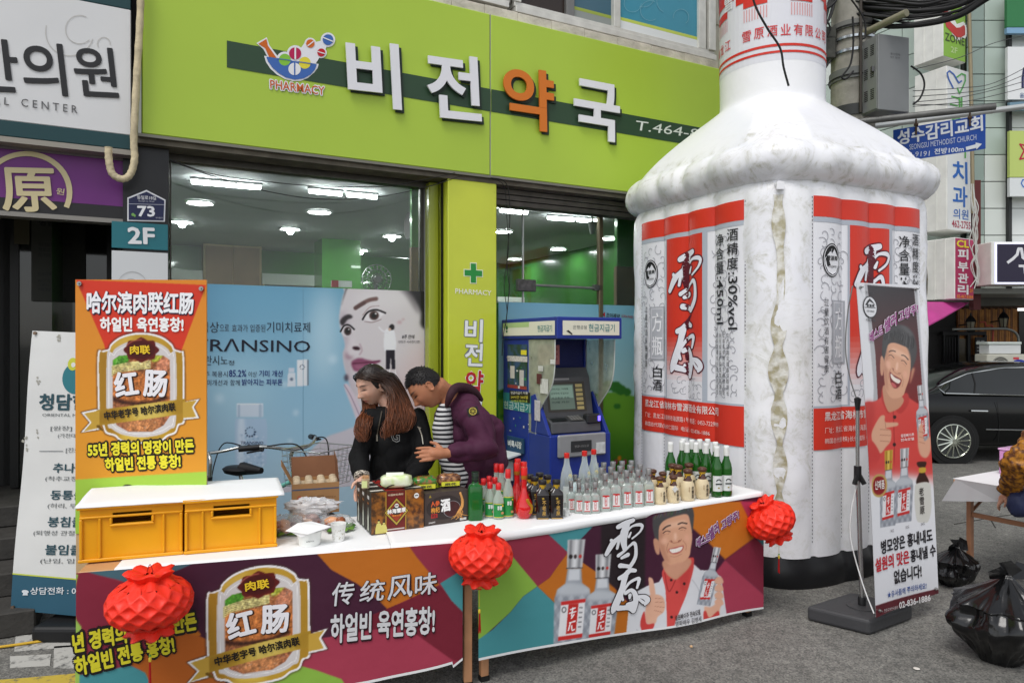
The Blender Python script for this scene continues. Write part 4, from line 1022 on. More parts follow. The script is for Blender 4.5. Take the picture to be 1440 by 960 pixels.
a0,zt1=CS.uv(1256,183);a1,zt2=CS.uv(1386,161);z1=CS.uv(1256,229)[1];z2=CS.uv(1383,210)[1]
blu=M((30,74,160),.4,0,.05,3)
m=MB();n_=14;vs=[]
for i in range(n_+1):
 t=i/n_;a=a0+(a1-a0)*t
 for of in(0,-.006):
  vs+=[CS.P(a,z1+(z2-z1)*t,of),CS.P(a,zt1+(zt2-zt1)*t,of)]
m.add(vs,sum([[(4*i,4*i+4,4*i+5,4*i+1),(4*i+2,4*i+3,4*i+7,4*i+6),(4*i+1,4*i+5,4*i+7,4*i+3),(4*i,4*i+2,4*i+6,4*i+4)]for i in range(n_)],[])+[(0,1,3,2),(4*n_,4*n_+2,4*n_+3,4*n_+1)])
mk('plate',m,blu,r)
T(CS,'성수감리교회',1263,204,1382,184,20,(224,228,234),r,bold=.03)
T(CS,'SEONGSU METHODIST CHURCH',1279,211,1373,197,7.5,(196,204,222),r,bold=0)
T(CS,'499-9191',1266,222,1307,219.5,7,(204,210,226),r,bold=0);T(CS,'전방100m',1314,217.5,1355,213.5,8,(214,220,230),r,bold=.02)
m=MB();m.poly(CS,[(1358,207),(1372,203.5),(1372,201),(1381,203),(1373,211),(1373,208.5),(1359,211.5)],.006);mk('arrow',m,M((220,224,230),.4),r)
for x,y0,y1 in((1288.5,168,190),(1364,158,178)):
 m=MB();p=CS.px(x,y0,.012);q=CS.px(x,y1,.012);m.tube([p,q],.009,6);m.tube([CS.px(x-3,y0+8,.014),CS.px(x+3,y0+8,.014)],.014,6);mk('hanger_bolt',m,M((84,66,54),.7,.4),r)
# GIANT INFLATABLE BOTTLE
be1=Vector((.891,.454,0));be2=Vector((-.454,.891,0));BN=Vector((1.75,4.55,0));BS=1.75;BC=.30
BCn=BN+be1*BS/2+be2*BS/2
def bxy(i,t):
 c=[BN,BN+be1*BS,BN+be1*BS+be2*BS,BN+be2*BS][i]
 d=[be1,be2,-be1,-be2][i]
 return c+d*t
seams=[]
ts=[BC+(BS-2*BC)*k/4 for k in range(5)]
for i in range(4):
 for t in ts:seams.append(bxy(i,t))
 nx=bxy((i+1)%4,BC);pv=seams[-1];cn=bxy((i+1)%4,0)
 seams.append((pv+nx)/2*.62+cn*.38)
BUL=.030
plan=[]
NSB=10
N_=len(seams)
for k in range(N_):
 p,q=seams[k],seams[(k+1)%N_];d=(q-p);L=d.length;nrm=Vector((d.y,-d.x,0)).normalized()
 if nrm.dot((p+q)/2-BCn)<0:nrm=-nrm
 for j in range(NSB):
  t=j/NSB;plan.append((p+d*t,nrm,sin(pi*t)**.8 if 0<t<1 else 0,k))
NPn=len(plan)
def bulge_face(a):
 w=(BS-2*BC)/4;t=(a-BC)/w
 if t<0 or t>4:return 0.
 return BUL*abs(sin(pi*(t%1)))**.8
SR=Pl(BN,be1,Z,warp=lambda a,b:bulge_face(a)*min(1,max(0,(2.74-b)/.12)))
SL=Pl(BN+be2*BS,-be2,Z,warp=lambda a,b:bulge_face(BS-a)*min(1,max(0,(2.74-b)/.12)))
prof=[]
for z_ in np.linspace(.20,2.66,26):prof.append((z_,0,1,0,0))
prof+=[(2.71,-.005,.6,0,0),(2.735,-.012,.3,0,0)]
for z_,o_ in((2.75,.022),(2.775,.048),(2.81,.070),(2.855,.082),(2.90,.080),(2.94,.066),(2.975,.040),(3.005,.004)):prof.append((z_,o_,.75,.06,0))
RN=.415
for t in np.linspace(0,1,12):
 prof.append((3.02+.51*t**.80,None,0,.03+.97*t,0))
prof+=[(z_,None,0,2,r)for z_,r in((3.56,RN-.005),(3.60,RN-.008),(3.8,RN-.006),(4.0,RN-.014),(4.4,RN-.022),(4.9,RN-.03),(5.2,RN-.04),(5.32,RN-.09),(5.38,.12))]
def bpt(pl,pr):
 b,n,s_,k=pl;z_,off,bs,cb_,r=pr
 dirc=(b-BCn);dirc.z=0;ang=atan2(dirc.y,dirc.x)
 if cb_==2:return BCn+Vector((cos(ang)*r,sin(ang)*r,z_))
 if off is None:
  sq=b-BCn;cir=Vector((cos(ang),sin(ang),0))*RN
  f=cb_;L=sq.length*1.0
  g=1-(1-f)**1.0
  rad=sq*(1-g)+cir*g
  return BCn+rad+Vector((0,0,z_))
 w=noise.noise(Vector((b.x*3,b.y*3,z_*3.2)))*.012
 corner=k%6 in(4,5)
 if corner:w+=noise.noise(Vector((b.x*9,b.y*9,z_*7)))*.012
 wr=0
 if z_>2.74:wr=noise.noise(Vector((b.x*8+4,b.y*8,z_*6)))*.022
 return b+n*(BUL*s_*bs*(1.25 if corner else 1)+off+w*(0 if(off==0 and not corner)else 1)+wr)+Vector((0,0,z_))
BB=root('inflatable_bottle','giant white inflatable liquor bottle with red and white labels towering beside the stalls','inflatable',BCn)
m=MB();vs=[]
for pr in prof:vs+=[bpt(pl,pr)for pl in plan]
m.add(vs,[(i*NPn+k,i*NPn+(k+1)%NPn,(i+1)*NPn+(k+1)%NPn,(i+1)*NPn+k)for i in range(len(prof)-1)for k in range(NPn)]+[list(range((len(prof)-1)*NPn,len(prof)*NPn))])
def vinyl():
 mt=bpy.data.materials.new('white_vinyl');mt.use_nodes=True;n=mt.node_tree;b=n.nodes['Principled BSDF']
 tc=n.nodes.new('ShaderNodeTexCoord')
 g=n.nodes.new('ShaderNodeAttribute');g.attribute_name='grime'
 def nz(s,d=6,rg=.6,dist=0):
  q=n.nodes.new('ShaderNodeTexNoise');q.inputs['Scale'].default_value=s;q.inputs['Detail'].default_value=d;q.inputs['Roughness'].default_value=rg;q.inputs['Distortion'].default_value=dist
  n.links.new(tc.outputs['Object'],q.inputs['Vector']);return q
 def ramp(src,p0,p1,c0,c1):
  r=n.nodes.new('ShaderNodeValToRGB');e=r.color_ramp.elements;e[0].position=p0;e[1].position=p1;e[0].color=c0+(1,);e[1].color=c1+(1,);n.links.new(src,r.inputs[0]);return r
 a=ramp(nz(3.2,8,.7,2.5).outputs[0],.46,.60,(0,0,0),(1,1,1))
 c=ramp(nz(11,6,.7,1.).outputs[0],.40,.66,(0,0,0),(1,1,1))
 m1=n.nodes.new('ShaderNodeMath');m1. operation='MULTIPLY';n.links.new(a.outputs[0],m1. inputs[0]);n.links.new(c.outputs[0],m1. inputs[1])
 m2=n.nodes.new('ShaderNodeMath');m2. operation='MULTIPLY';n.links.new(m1. outputs[0],m2. inputs[0]);n.links.new(g.outputs['Fac'],m2. inputs[1])
 base=ramp(nz(1.3,3).outputs[0],.3,.7,lin((232,232,238)),lin((240,240,245)))
 mx=n.nodes.new('ShaderNodeMix');mx.data_type='RGBA';n.links.new(m2. outputs[0],mx.inputs[0]);n.links.new(base.outputs[0],mx.inputs[6]);mx.inputs[7].default_value=lin4((178,176,160))
 n.links.new(mx.outputs[2],b.inputs['Base Color']);b.inputs['Roughness'].default_value=.32;b.inputs['Specular IOR Level'].default_value=.4
 bp=n.nodes.new('ShaderNodeBump');bp.inputs['Strength'].default_value=.14;bp.inputs['Distance'].default_value=.03
 w=nz(4.2,4,.5,1.4);n.links.new(w.outputs[0],bp.inputs['Height']);n.links.new(bp.outputs[0],b.inputs['Normal'])
 return mt
bt=mk('envelope',m,vinyl(),BB,smooth=60)
ga=bt.data.attributes.new('grime','FLOAT','POINT');gv=[]
for pr in prof:
 for pl in plan:
  v_=.12
  if pl[3]%6 in(4,5):v_=.75
  if 2.7<pr[0]<3.03:v_=.85
  if pr[0]>3.2:v_=0.05
  if pr[0]<.5:v_=max(v_,.3)
  gv.append(v_)
ga.data.foreach_set('value',gv)
# black skirt at the foot
m=MB();vs=[]
for z_,o_ in((.0,.03),(.06,.045),(.14,.035),(.208,.004)):vs+=[p[0]+p[1]*(o_+BUL*.5*p[2])+Z*z_ for p in plan]
m.add(vs,[(i*NPn+k,i*NPn+(k+1)%NPn,(i+1)*NPn+(k+1)%NPn,(i+1)*NPn+k)for i in range(3)for k in range(NPn)]+[list(range(3*NPn,4*NPn))]);mk('base_skirt',m,M((26,26,28),.35,0,.2,4),BB,smooth=50)
# stitched seams (dotted lines) and the inner gutter of dirty film at the near corner
for k in range(N_):
 if k%6==5:continue
 p,nrm=seams[k],plan[k*NSB][1];nr=(plan[k*NSB][1]+plan[k*NSB-1][1]).normalized()
 if nr.dot(-p)<0 and k%6!=4:continue
 m=MB();z_=.3
 side=Vector((-nr.y,nr.x,0))
 while z_<2.62:
  c0=p+nr*.0035+Z*z_;m.add([c0-side*.003,c0+side*.003,c0+side*.003+Z*.011,c0-side*.003+Z*.011],[(0,1,2,3)]);z_+=.026
 mk('stitching',m,M((96,96,104),.6),BB,kind='stuff')
kc=[k for k in range(N_)if k%6==5]
def gutter(k):
 p=seams[k];nr=(p-BCn).normalized();nr.z=0;side=Vector((-nr.y,nr.x,0));rnd=random.Random(k)
 m=MB();z_=.75;x_prev=None
 zs_=np.arange(.5,2.64,.035);L_=[];R_=[]
 for z0 in zs_:
  w=.014+.045*abs(noise.noise(Vector((k,z0*3.1,3))))*2+(.008 if z0>1.2 else 0)
  cx=.02*noise.noise(Vector((k,z0*1.7,9)))
  L_.append(p+side*(cx-w)+nr*.012+Z*z0);R_.append(p+side*(cx+w)+nr*.012+Z*z0)
 C_=[p+nr*.004+side*.01*noise.noise(Vector((k,z0*5,1)))+Z*z0 for z0 in zs_]
 n_=len(zs_);m.add(L_+C_+R_,[(i,i+1,n_+i+1,n_+i)for i in range(n_-1)]+[(n_+i,n_+i+1,2*n_+i+1,2*n_+i)for i in range(n_-1)])
 mk('dirty_film_gutter',m,M((218,216,208),.22,0,.3,15,.7,25,coat=.4,c2=(166,158,128),key='gutterfilm'),BB,smooth=60)
for k in kc:gutter(k)
m=MB();pz=seams[kc[-1]];nr=(pz-BCn).normalized();
pv=at(1091,262,4.72);m.tube([pv+nr*0.02,pv-Vector((0,.07,0))],.022,10);m.box(pv-Vector((0,.075,.012)),(.05,.02,.05));mk('valve',m,M((235,235,238),.4),BB,smooth=60)
# labels (flat print following the tubes)
RED=(212,58,42)
def label_face(P,xL,xR,left):
 """label between face coordinates; a runs left to right"""
 a0,a1=.305,1.445
 aw=(a1-a0);A=lambda f:a0+aw*f
 m=MB();m.col=(226,226,230);m.rect(P,A(0),1.13,A(1),2.62,.003,48,12)
 z0,z1=(1.10,2.64)
 def R(f0,f1,b0,b1,c,off,nx=None):m.col=c;m.rect(P,A(f0),b0,A(f1),b1,off,nx or max(2,int(48*(f1-f0))),6)
 R(0,1,2.49,2.63,RED,.0055)
 R(0,1,2.455,2.488,(176,182,192),.005)
 R(.285,.30,1.20,2.455,(170,176,188),.005);R(.66,.70,1.20,2.455,(176,182,192),.005)
 for k in range(34):
  t=k/33.;b1=2.455-1.25*k/34;b0=b1-1.25/34
  f=max(0,min(1,(t-.60)/.30))
  c=tuple(RED[i]+((150,110,100)[i]-RED[i])*min(1,f*1.6)*.8 if f<.6 else 0 for i in range(3))
  g=lambda i:RED[i]*(1-f)+(226,224,228)[i]*f
  c=(g(0),g(1)*(1-.0),g(2))
  R(.30,.66,b0,b1,c,.0056,14)
 R(0,1,1.20,1.215,(176,182,192),.005);R(0,1,.92,1.20,RED,.0055)
 o=mk('label',m,MP(.4),BB)
 rnd=random.Random(4 if left else 8);mb=MB()
 def curl(f,b,s,ph,hand):
  pts=[]
  for t in np.linspace(0,4.4,13):
   rr=s*(1-.19*t);pts.append((A(f)+hand*rr*cos(t+ph),b+rr*sin(t+ph)))
  for(x,y),(X,Y)in zip(pts,pts[1:]):
   dx,dy=X-x,Y-y;L=math.hypot(dx,dy)or 1;nx,ny=-dy/L*.0028,dx/L*.0028
   mb.poly(P,[(x+nx,y+ny),(X+nx,Y+ny),(X-nx,Y-ny),(x-nx,y-ny)],.0062+len(mb.f)*1e-7,raw=True)
 for f0,f1 in((.02,.27),(.72,.98)):
  b=1.26
  while b<2.42:
   for j in range(3):
    f=f0+(f1-f0)*(j+.5+rnd.uniform(-.2,.2))/3;curl(f,b+rnd.uniform(-.015,.015),rnd.uniform(.035,.055),rnd.uniform(0,6.3),rnd.choice((-1,1)))
   b+=.062
 for k in range(16):curl(.32+.32*rnd.random(),1.24+.12*rnd.random(),.04,rnd.uniform(0,6),rnd.choice((-1,1)))
 mk('scroll_pattern',mb,M((168,168,174),.5),BB,kind='stuff')
 G=A
 e=MB();cx,cy=A(.13),2.20;e.col=(20,20,22);e.disc(P,cx,cy,.085,.115,.0075,30,raw=True);e.col=(226,226,230);e.disc(P,cx,cy,.077,.107,.0083,30,raw=True)
 e.col=(22,22,24);e.disc(P,cx,cy,.072,.101,.0090,30,raw=True);e.col=(226,226,230)
 e.poly(P,[(cx-.068,cy+.012),(cx-.02,cy+.06),(cx-.005,cy+.045),(cx+.02,cy+.075),(cx+.068,cy+.012),(cx+.066,cy-.03),(cx+.04,cy-.08),(cx,cy-.097),(cx-.04,cy-.08),(cx-.066,cy-.03)],.0096,raw=True)
 e.col=(22,22,24);e.poly(P,[(cx-.07,cy-.012),(cx+.07,cy-.012),(cx+.07,cy-.006),(cx-.07,cy-.006)],.0102,raw=True)
 mk('mountain_emblem',e,MP(.4),BB)
 T(P,'雪源奥',cx-.055,cy-.002,cx+.055,cy-.002,.032,(24,24,26),BB,off=.0105,raw=True,bold=.02,r=.4)
 T(P,'Xueyuanao',cx-.045,cy-.055,cx+.045,cy-.055,.026,(40,40,44),BB,off=.0105,raw=True,bold=0)
 R2=MB();R2. col=(164,166,172);R2. rect(P,A(.13),1.50,A(.265),1.93,.0075,6,4);R2. col=(198,198,204);R2. rect(P,A(.14),1.51,A(.255),1.92,.0082,6,4);R2. col=(176,178,184);R2. rect(P,A(.15),1.52,A(.245),1.91,.0088,6,4);mk('type_box',R2,MP(.4),BB)
 for ch,b in(('方',1.73),('瓶',1.54)):T(P,ch,A(.155),b,A(.24),b,.15,(236,236,240),BB,off=.0105,raw=True,bold=.012,out=(110,112,120),ow=.02,oc=(.03,-.03))
 for ch,b in(('白',1.36),('酒',1.255)):T(P,ch,A(.16),b,A(.235),b,.09,(34,34,36),BB,off=.009,raw=True,bold=.01)
 T(P,'过量饮酒有害健康',A(.065),1.44,A(.10),1.44,.50,(60,60,64),BB,off=.009,raw=True,bold=.0,vert=1.1)
 def vcol(s_,f0,f1,top,ch_h,step,bold=.008,c=(40,40,44)):
  b=top
  for ch in s_:
   w=ch_h if ch not in ':.' else ch_h*.3
   T(P,ch,A(f0),b-ch_h,A(f1),b-ch_h,ch_h,c,BB,off=.009,raw=True,bold=bold)if ch not in ':.%' else None
   b-=step
  return b
 b=vcol('酒精度',.885,.965,2.44,.085,.10);
 c_=(40,40,44)
 def rot_txt(s_,f0,b0,L,h):
  T(P,s_,A(f0),b0,A(f0),b0-L,h,c_,BB,off=.009,bold=.01,mat=M(c_,.45),raw='rot')
 rot_txt(':30%vol',.895,2.135,.40,.075)
 b=vcol('净含量',.775,.855,2.42,.085,.10);rot_txt(':450ml',.785,2.115,.34,.075)
 rnd=random.Random(5)
 for j,f in enumerate((.775,.81,.845,.88)):
  T(P,['原料高粱水小麦大麦豌豆','执行标准产品类型清香型','贮存条件阴凉干燥通风处','生产日期见瓶盖保质期长'][j],A(f),1.27,A(f+.022),1.27,.44,(84,84,90),BB,off=.009,raw=True,bold=0,vert=1.1)
 T(P,'黑龙江省海林市雪源酒业有限公司',A(.07),1.115,A(.80),1.115,.06,(236,224,220),BB,off=.009,raw=True,bold=.012)
 T(P,'厂址：黑龙江省海林市海源路1号  电话：0453-7229999',A(.07),1.03,A(.80),1.03,.042,(236,214,208),BB,off=.009,raw=True,bold=0)
 T(P,'韩国总代理(株)长仁国际  电话：02-836-1886',A(.07),.955,A(.72),.955,.042,(236,214,208),BB,off=.009,raw=True,bold=0)
 st=BR1+BR2;xs=[p[0]for s_ in st for p in s_];ys=[p[1]for s_ in st for p in s_];X0,X1,Y0,Y1=min(xs),max(xs),min(ys),max(ys)
 def fx1(x,y):
  if y<505:return(A(.335)+(A(.655)-A(.335))*(x-100)/330.,2.33-.46*(y-60)/430.)
  return(A(.345)+(A(.66)-A(.345))*(x-160)/320.,1.79-.43*(y-525)/385.)
 for g,cc,o_,st_ in((9,(92,24,40),.0078,BR1),(9,(92,24,40),.0078,BR2),(0,(232,232,240),.0098,BR1),(0,(232,232,240),.0098,BR2)):
  mb2=MB();brush(mb2,P,st_,fx1,o_,g);mk('brush_lettering' if g==0 else 'brush_lettering_outline',mb2,M(cc,.5),BB)
_T0=T
def T(P,s,xl,yl,xr,yr,h,c,parent,**k):
 if k.get('raw')=='rot':
  k['raw']=True;A_,B_=(xl,yl),(xr,yr)
  b=glyphs(s,0,1,False,1,0)[0];x0=min(v[0]for v in b);x1=max(v[0]for v in b);y0=min(v[1]for v in b);y1=max(v[1]for v in b)
  vs,fs=glyphs(s,k.get('bold',.01),1,False,2,0);L=abs(yl-yr);m=MB()
  m.add([P.P(xl+(v[1]-y0)/(y1-y0)*h,yl-(v[0]-x0)/(x1-x0)*L,k.get('off',.004))for v in vs],fs)
  return mk('lettering',m,k.get('mat')or M(c,.45),parent)
 return _T0(P,s,xl,yl,xr,yr,h,c,parent,**k)
label_face(SR,0,0,False);label_face(SL,0,0,True)
# neck print: red cap tassels, company name, two red rings
class Cyl:
 """neck surface: a is arc length (0 faces the street), b is height"""
 def __init__(s):s.a0=atan2(-BCn.y,-BCn.x)
 def P(s,a,b,off=0.):
  r=RN-.012+off+.004;t=s.a0+a/RN;return Vector((BCn.x+cos(t)*r,BCn.y+sin(t)*r,b))
NK=Cyl();NK.n=Vector((0,-1,0))
def crect(m,a0,b0,a1,b1,off,n=20):
 vs=[NK.P(a0+(a1-a0)*i/n,b,off)for b in(b0,b1)for i in range(n+1)]
 m.add(vs,[(i,i+1,n+2+i,n+1+i)for i in range(n)])
m=MB();m.col=(218,218,224);crect(m,-1.3,3.80,1.3,4.75,.003,60)
m.col=(206,52,40);crect(m,-1.3,3.905,1.3,3.925,.006,60);crect(m,-1.3,3.855,1.3,3.873,.006,60)
for k in range(-3,4):
 a_=k*.36-.12;m.col=(206,52,40)
 crect(m,a_-.17,4.30+(.06 if k%2 else 0),a_+.17,4.75,.006,8)
 m.col=(206,52,40);crect(m,a_-.10,4.25,a_+.09,4.31,.0062,6)
 for j in range(9):m.col=(214,150,150);crect(m,a_-.095+j*.022,4.14,a_-.088+j*.022,4.235,.006,1)
mk('neck_print',m,MP(.4),BB)
s_='黑龙江·雪原酒业有限公司'
for i,ch in enumerate(s_):
 if ch=='·':continue
 a_=-.62+i*.098
 vs,fs=glyphs(ch,.008,1,False,2,0);x0=min(v[0]for v in vs);x1=max(v[0]for v in vs);y0=min(v[1]for v in vs);y1=max(v[1]for v in vs)
 m=MB();m.add([NK.P(a_+(v[0]-x0)/(x1-x0)*.075,3.985+(v[1]-y0)/(y1-y0)*.085,.0075)for v in vs],fs);mk('lettering',m,M((205,62,66),.5),BB)
for i,ch in enumerate('雪原雪原'):
 a_=(-.43,-.15,.25,.55)[i]
 vs,fs=glyphs(ch,.02,1,False,2,0);x0=min(v[0]for v in vs);x1=max(v[0]for v in vs);y0=min(v[1]for v in vs);y1=max(v[1]for v in vs)
 m=MB();m.add([NK.P(a_+(v[0]-x0)/(x1-x0)*.12,4.30+(v[1]-y0)/(y1-y0)*.13,.0085)for v in vs],fs);mk('lettering',m,M((226,226,230),.5),BB)
# PRINTED POSTERS AND BANNERS
def crop(x0,y0,k):return lambda x,y:(x0+x/k,y0+y/k)
def affine(src,dst):
 A=np.array([[x,y,1]for x,y in src]);X=np.linalg.solve(A,np.array(dst))
 return lambda x,y:tuple(np.array([x,y,1])@X)
# a laughing man's face, drawn in the coordinates of the table print
def face(cv,tf,open_mouth=False,hair=(74,72,72)):
 cv.T=tf;sk=(214,160,130);s=abs(tf(100,0)[0]-tf(0,0)[0])/100+1e-6
 B=lambda v:v*s
 cv.fill([(215,380),(400,360),(395,430),(330,500),(290,520),(230,470)],(196,142,114),B(4))
 cv.fill([(132,60),(160,45),(240,22),(330,-10),(410,-25),(438,20),(434,110),(425,160),(405,170),(170,250),(150,215),(133,140)],hair,B(3))
 cv.fill([(150,215),(138,235),(150,300),(168,335),(186,325),(180,240)],(200,146,118),B(3))
 f=cv.fill([(178,150),(194,104),(238,70),(320,44),(388,36),(410,92),(424,200),(412,290),(398,350),(340,402),(290,422),(240,400),(205,345),(180,260)],sk,B(3))
 cv.fill([(178,180),(205,150),(215,250),(240,340),(260,400),(220,370),(190,300)],(178,122,98),B(12),.7,inside=f)
 cv.fill([(230,110),(300,90),(370,80),(380,110),(300,130),(240,140)],(232,186,158),B(10),.8,inside=f)
 cv.ell(218,235,26,26,(232,178,152),B(10),.8,inside=f);cv.ell(385,210,22,26,(226,168,142),B(10),.8,inside=f)
 cv.ell(300,200,12,30,(236,190,164),B(6),.9,inside=f)
 cv.line([(258,235),(285,248),(330,240),(345,220)],B(6),(168,108,86),.8,B(4));cv.line([(268,232),(276,240)],B(7),(120,66,54),.8,B(3));cv.line([(322,236),(334,228)],B(7),(120,66,54),.8,B(3))
 cv.line([(208,150),(232,128),(262,118)],B(11),(62,50,48),.95,B(4));cv.line([(322,108),(350,98),(385,104)],B(11),(62,50,48),.95,B(4))
 cv.line([(210,176),(232,160),(262,164)],B(6),(58,40,38),1,B(2));cv.line([(326,144),(350,132),(380,140)],B(6),(58,40,38),1,B(2))
 cv.line([(212,188),(235,180),(258,182)],B(3),(160,104,84),.7,B(2));cv.line([(330,158),(352,152),(376,156)],B(3),(160,104,84),.7,B(2))
 cv.line([(248,250),(238,290),(246,320)],B(5),(160,104,84),.7,B(4));cv.line([(355,230),(378,262),(376,300)],B(5),(166,108,88),.7,B(4))
 if open_mouth:
  cv.fill([(246,270),(275,272),(330,262),(362,262),(352,310),(318,345),(280,340),(256,312)],(120,30,34),B(3));cv.fill([(256,276),(300,278),(352,268),(342,296),(300,306),(266,300)],(236,226,214),B(2))
  cv.fill([(272,330),(300,318),(330,326),(312,342),(290,344)],(196,92,92),B(3))
 else:
  cv.fill([(250,296),(280,286),(330,272),(360,268),(352,300),(320,326),(280,330),(260,318)],(176,84,76),B(3));cv.fill([(258,298),(300,290),(350,276),(342,302),(310,318),(276,322)],(238,232,224),B(1.5))
  for k in range(6):cv.line([(272+k*13,291-k*2.6),(274+k*13,318-k*3)],B(1.5),(206,192,182),.6,B(1.5))
 cv.line([(262,348),(300,352),(345,330)],B(5),(176,118,96),.6,B(4))
 rn_=random.Random(4)
 for k in range(26):
  x_=182+k*8.6;y_=66-k*2.6;cv.line([(x_,y_-34),(x_+rn_.uniform(-10,4),y_+rn_.uniform(-10,8))],B(rn_.uniform(4,8)),tuple(v+rn_.uniform(-14,20)for v in hair),.85,B(2))
 for k in range(30 if not open_mouth else 0):
  x_=150+k*9.4;cv.line([(x_,40-k*2),(x_+rn_.uniform(-16,6),72-k*2.5)],B(rn_.uniform(2,5)),tuple(v+rn_.uniform(-24,44)for v in hair),.7,B(2))
 cv.T=None
def printed_bottle(cv,tf,gold=False,small_label=True):
 """clear square bottle, canonical box 0..100 wide, 0..300 high"""
 cv.T=tf;s=abs(tf(100,0)[0]-tf(0,0)[0])/100+1e-6;B=lambda v:v*s
 m=cv.fill([(8,300),(2,160),(8,135),(28,120),(32,80),(68,80),(72,120),(92,135),(98,160),(93,300)],(150,154,162),B(1.5),sm=False)
 for j in range(7):
  for i in range(7):cv.fill([(4+i*14,150+j*22),(11+i*14,160+j*22),(4+i*14,170+j*22),(-3+i*14,160+j*22)],(186,190,198)if(i+j)%2 else(128,132,142),B(1.2),.6,sm=False,inside=m)
 cv.fill([(10,128),(40,118),(90,130),(88,150),(14,150)],(206,210,214),B(5),.6,inside=m)
 cc=[(196,160,60),(150,112,30),(226,196,100)]if gold else[(188,188,190),(118,118,122),(224,224,226)]
 cv.fill([(30,80),(27,2),(73,2),(70,80)],cc[0],B(1.2),sm=False);cv.line([(36,6),(37,76)],B(7),cc[1],.8,B(5));cv.line([(62,6),(61,76)],B(7),cc[1],.7,B(5));cv.line([(50,6),(49,76)],B(8),cc[2],.8,B(5))
 cv.ell(38,48,5,6,(40,34,34),B(1));cv.ell(50,48,4,6,(60,50,50),B(1));cv.ell(63,48,4,5,(190,50,46),B(1));cv.line([(29,79),(71,79)],B(3),(70,70,74),.9,B(1))
 cv.fill([(36,82),(64,82),(66,112),(34,112)],(216,218,222),B(2),.8,sm=False)
 cv.fill([(20,168),(84,162),(82,266),(18,272)],(224,222,224),B(1),sm=False)
 cv.fill([(20,168),(84,162),(84,172),(20,178)],(196,44,42),B(.8),sm=False);cv.fill([(18,262),(82,256),(82,267),(18,273)],(196,44,42),B(.8),sm=False)
 cv.fill([(40,176),(66,174),(64,252),(38,256)],(188,42,38),B(.8),sm=False)
 for pts in([(46,190),(58,186)],[(52,186),(50,208)],[(44,200),(60,196)],[(56,204),(50,214)],[(46,226),(60,222)],[(48,226),(44,246)],[(52,234),(54,246),(60,244)]):cv.line(pts,B(3.4),(238,236,238),1,B(1))
 cv.ell(29,190,6,8,(50,50,52),B(1));cv.ell(29,190,4,5.5,(226,224,226),B(.8))
 for k in range(5):cv.line([(70,186+k*13),(76,186+k*13)],B(4),(110,110,114),.8,B(1));
 cv.T=None
# skin-care poster in the left window
TQ=GL.sh(.016)
cv=Cv(228,388,604,720,1.6)
cv.grad((98,158,188),(176,206,224),392,640)
cv.fill([(228,388),(300,388),(280,520),(228,560)],(86,148,184),30,.6);cv.ell(330,540,60,40,(176,214,230),22,.6);cv.ell(440,590,60,60,(150,196,222),26,.5);cv.ell(455,470,22,70,(186,216,230),14,.8);cv.ell(360,420,90,20,(112,170,200),20,.6)
cv.ell(300,640,90,30,(150,190,216),20,.6)
for x,y,r in((468,505,5),(400,540,4),(416,580,3.5),(309,560,5),(408,620,3)):cv.ell(x,y,r,r,(216,234,244),r*.8,.8)
cv.fill([(440,720),(440,640),(456,617),(475,609),(505,605),(604,600),(604,720)],(206,200,208),1.5)
cv.fill([(380,720),(410,670),(440,630),(470,611),(520,606),(520,720)],(208,203,212),1.2)
fm=cv.fill([(492,392),(484,410),(479,430),(477,450),(480,466),(484,478),(485,488),(482,498),(484,515),(489,532),(497,556),(512,580),(520,610),(604,640),(640,560),(640,385)],(214,208,210),1.0)
cv.ell(540,420,40,16,(228,224,224),8,.8,inside=fm);cv.fill([(478,440),(490,450),(492,520),(505,560),(490,540),(483,500),(480,470)],(172,156,172),4,.6,inside=fm)
cv.fill([(548,520),(570,545),(600,530),(604,600),(540,600),(530,560)],(190,166,172),9,.8,inside=fm);cv.fill([(560,520),(604,480),(604,560),(575,560)],(212,190,192),12,.8,inside=fm)
cv.fill([(556,392),(566,402),(577,414),(586,427),(592,440),(596,462),(640,462),(640,385)],(30,28,30),2.2)
cv.fill([(556,400),(580,412),(590,440),(584,436),(570,415)],(90,84,88),2.5,.6)
cv.fill([(488,400),(496,393),(506,390),(490,404),(484,418),(480,430)],(60,54,58),1.0,.8)
cv.line([(500,433),(509,427),(519,422),(529,420)],5.5,(104,72,66),.9,2.2);cv.line([(500,433),(512,426)],5,(84,60,58),.8,2)
cv.fill([(478,452),(483,445),(491,442),(496,446),(488,450),(482,458)],(44,38,42),1)
cv.fill([(511,447),(518,438),(529,436),(541,440),(532,448),(521,452)],(232,228,230),.8);cv.ell(526,443.5,6.6,6.4,(58,36,32),.8);cv.ell(526,443.5,3.2,3.2,(12,10,12),.5);cv.ell(528.5,441,1.3,1.3,(235,235,235),.4)
cv.line([(510,449),(517,439),(529,435.5),(542,440)],2.6,(28,22,26),1,.8);cv.line([(513,452),(524,453),(536,449)],1,(120,90,92),.8,.8);cv.line([(510,443),(520,432),(533,430)],1,(150,120,120),.8,1)
cv.fill([(480,462),(484,458),(494,460),(497,465),(491,472),(483,472)],(226,220,224),.8);cv.ell(489,465.5,5.2,6,(48,32,32),.8);cv.ell(489,465,2.6,3,(10,8,10),.5);cv.ell(490.5,463,1.1,1.1,(235,235,235),.4)
cv.line([(479,466),(484,458),(491,457),(498,463)],2.4,(24,20,24),1,.8)
cv.fill([(494,470),(500,480),(506,490),(508,499),(498,500),(490,503),(486,494),(490,484)],(222,214,218),3,.8,inside=fm);cv.fill([(487,494),(490,500),(497,501),(492,505),(486,502)],(150,112,128),2.2,.8)
cv.ell(501,489.5,5.5,2.6,(46,20,28),.9,1,.15);cv.line([(506,484),(509,492),(506,498)],2.5,(188,164,172),.8,2)
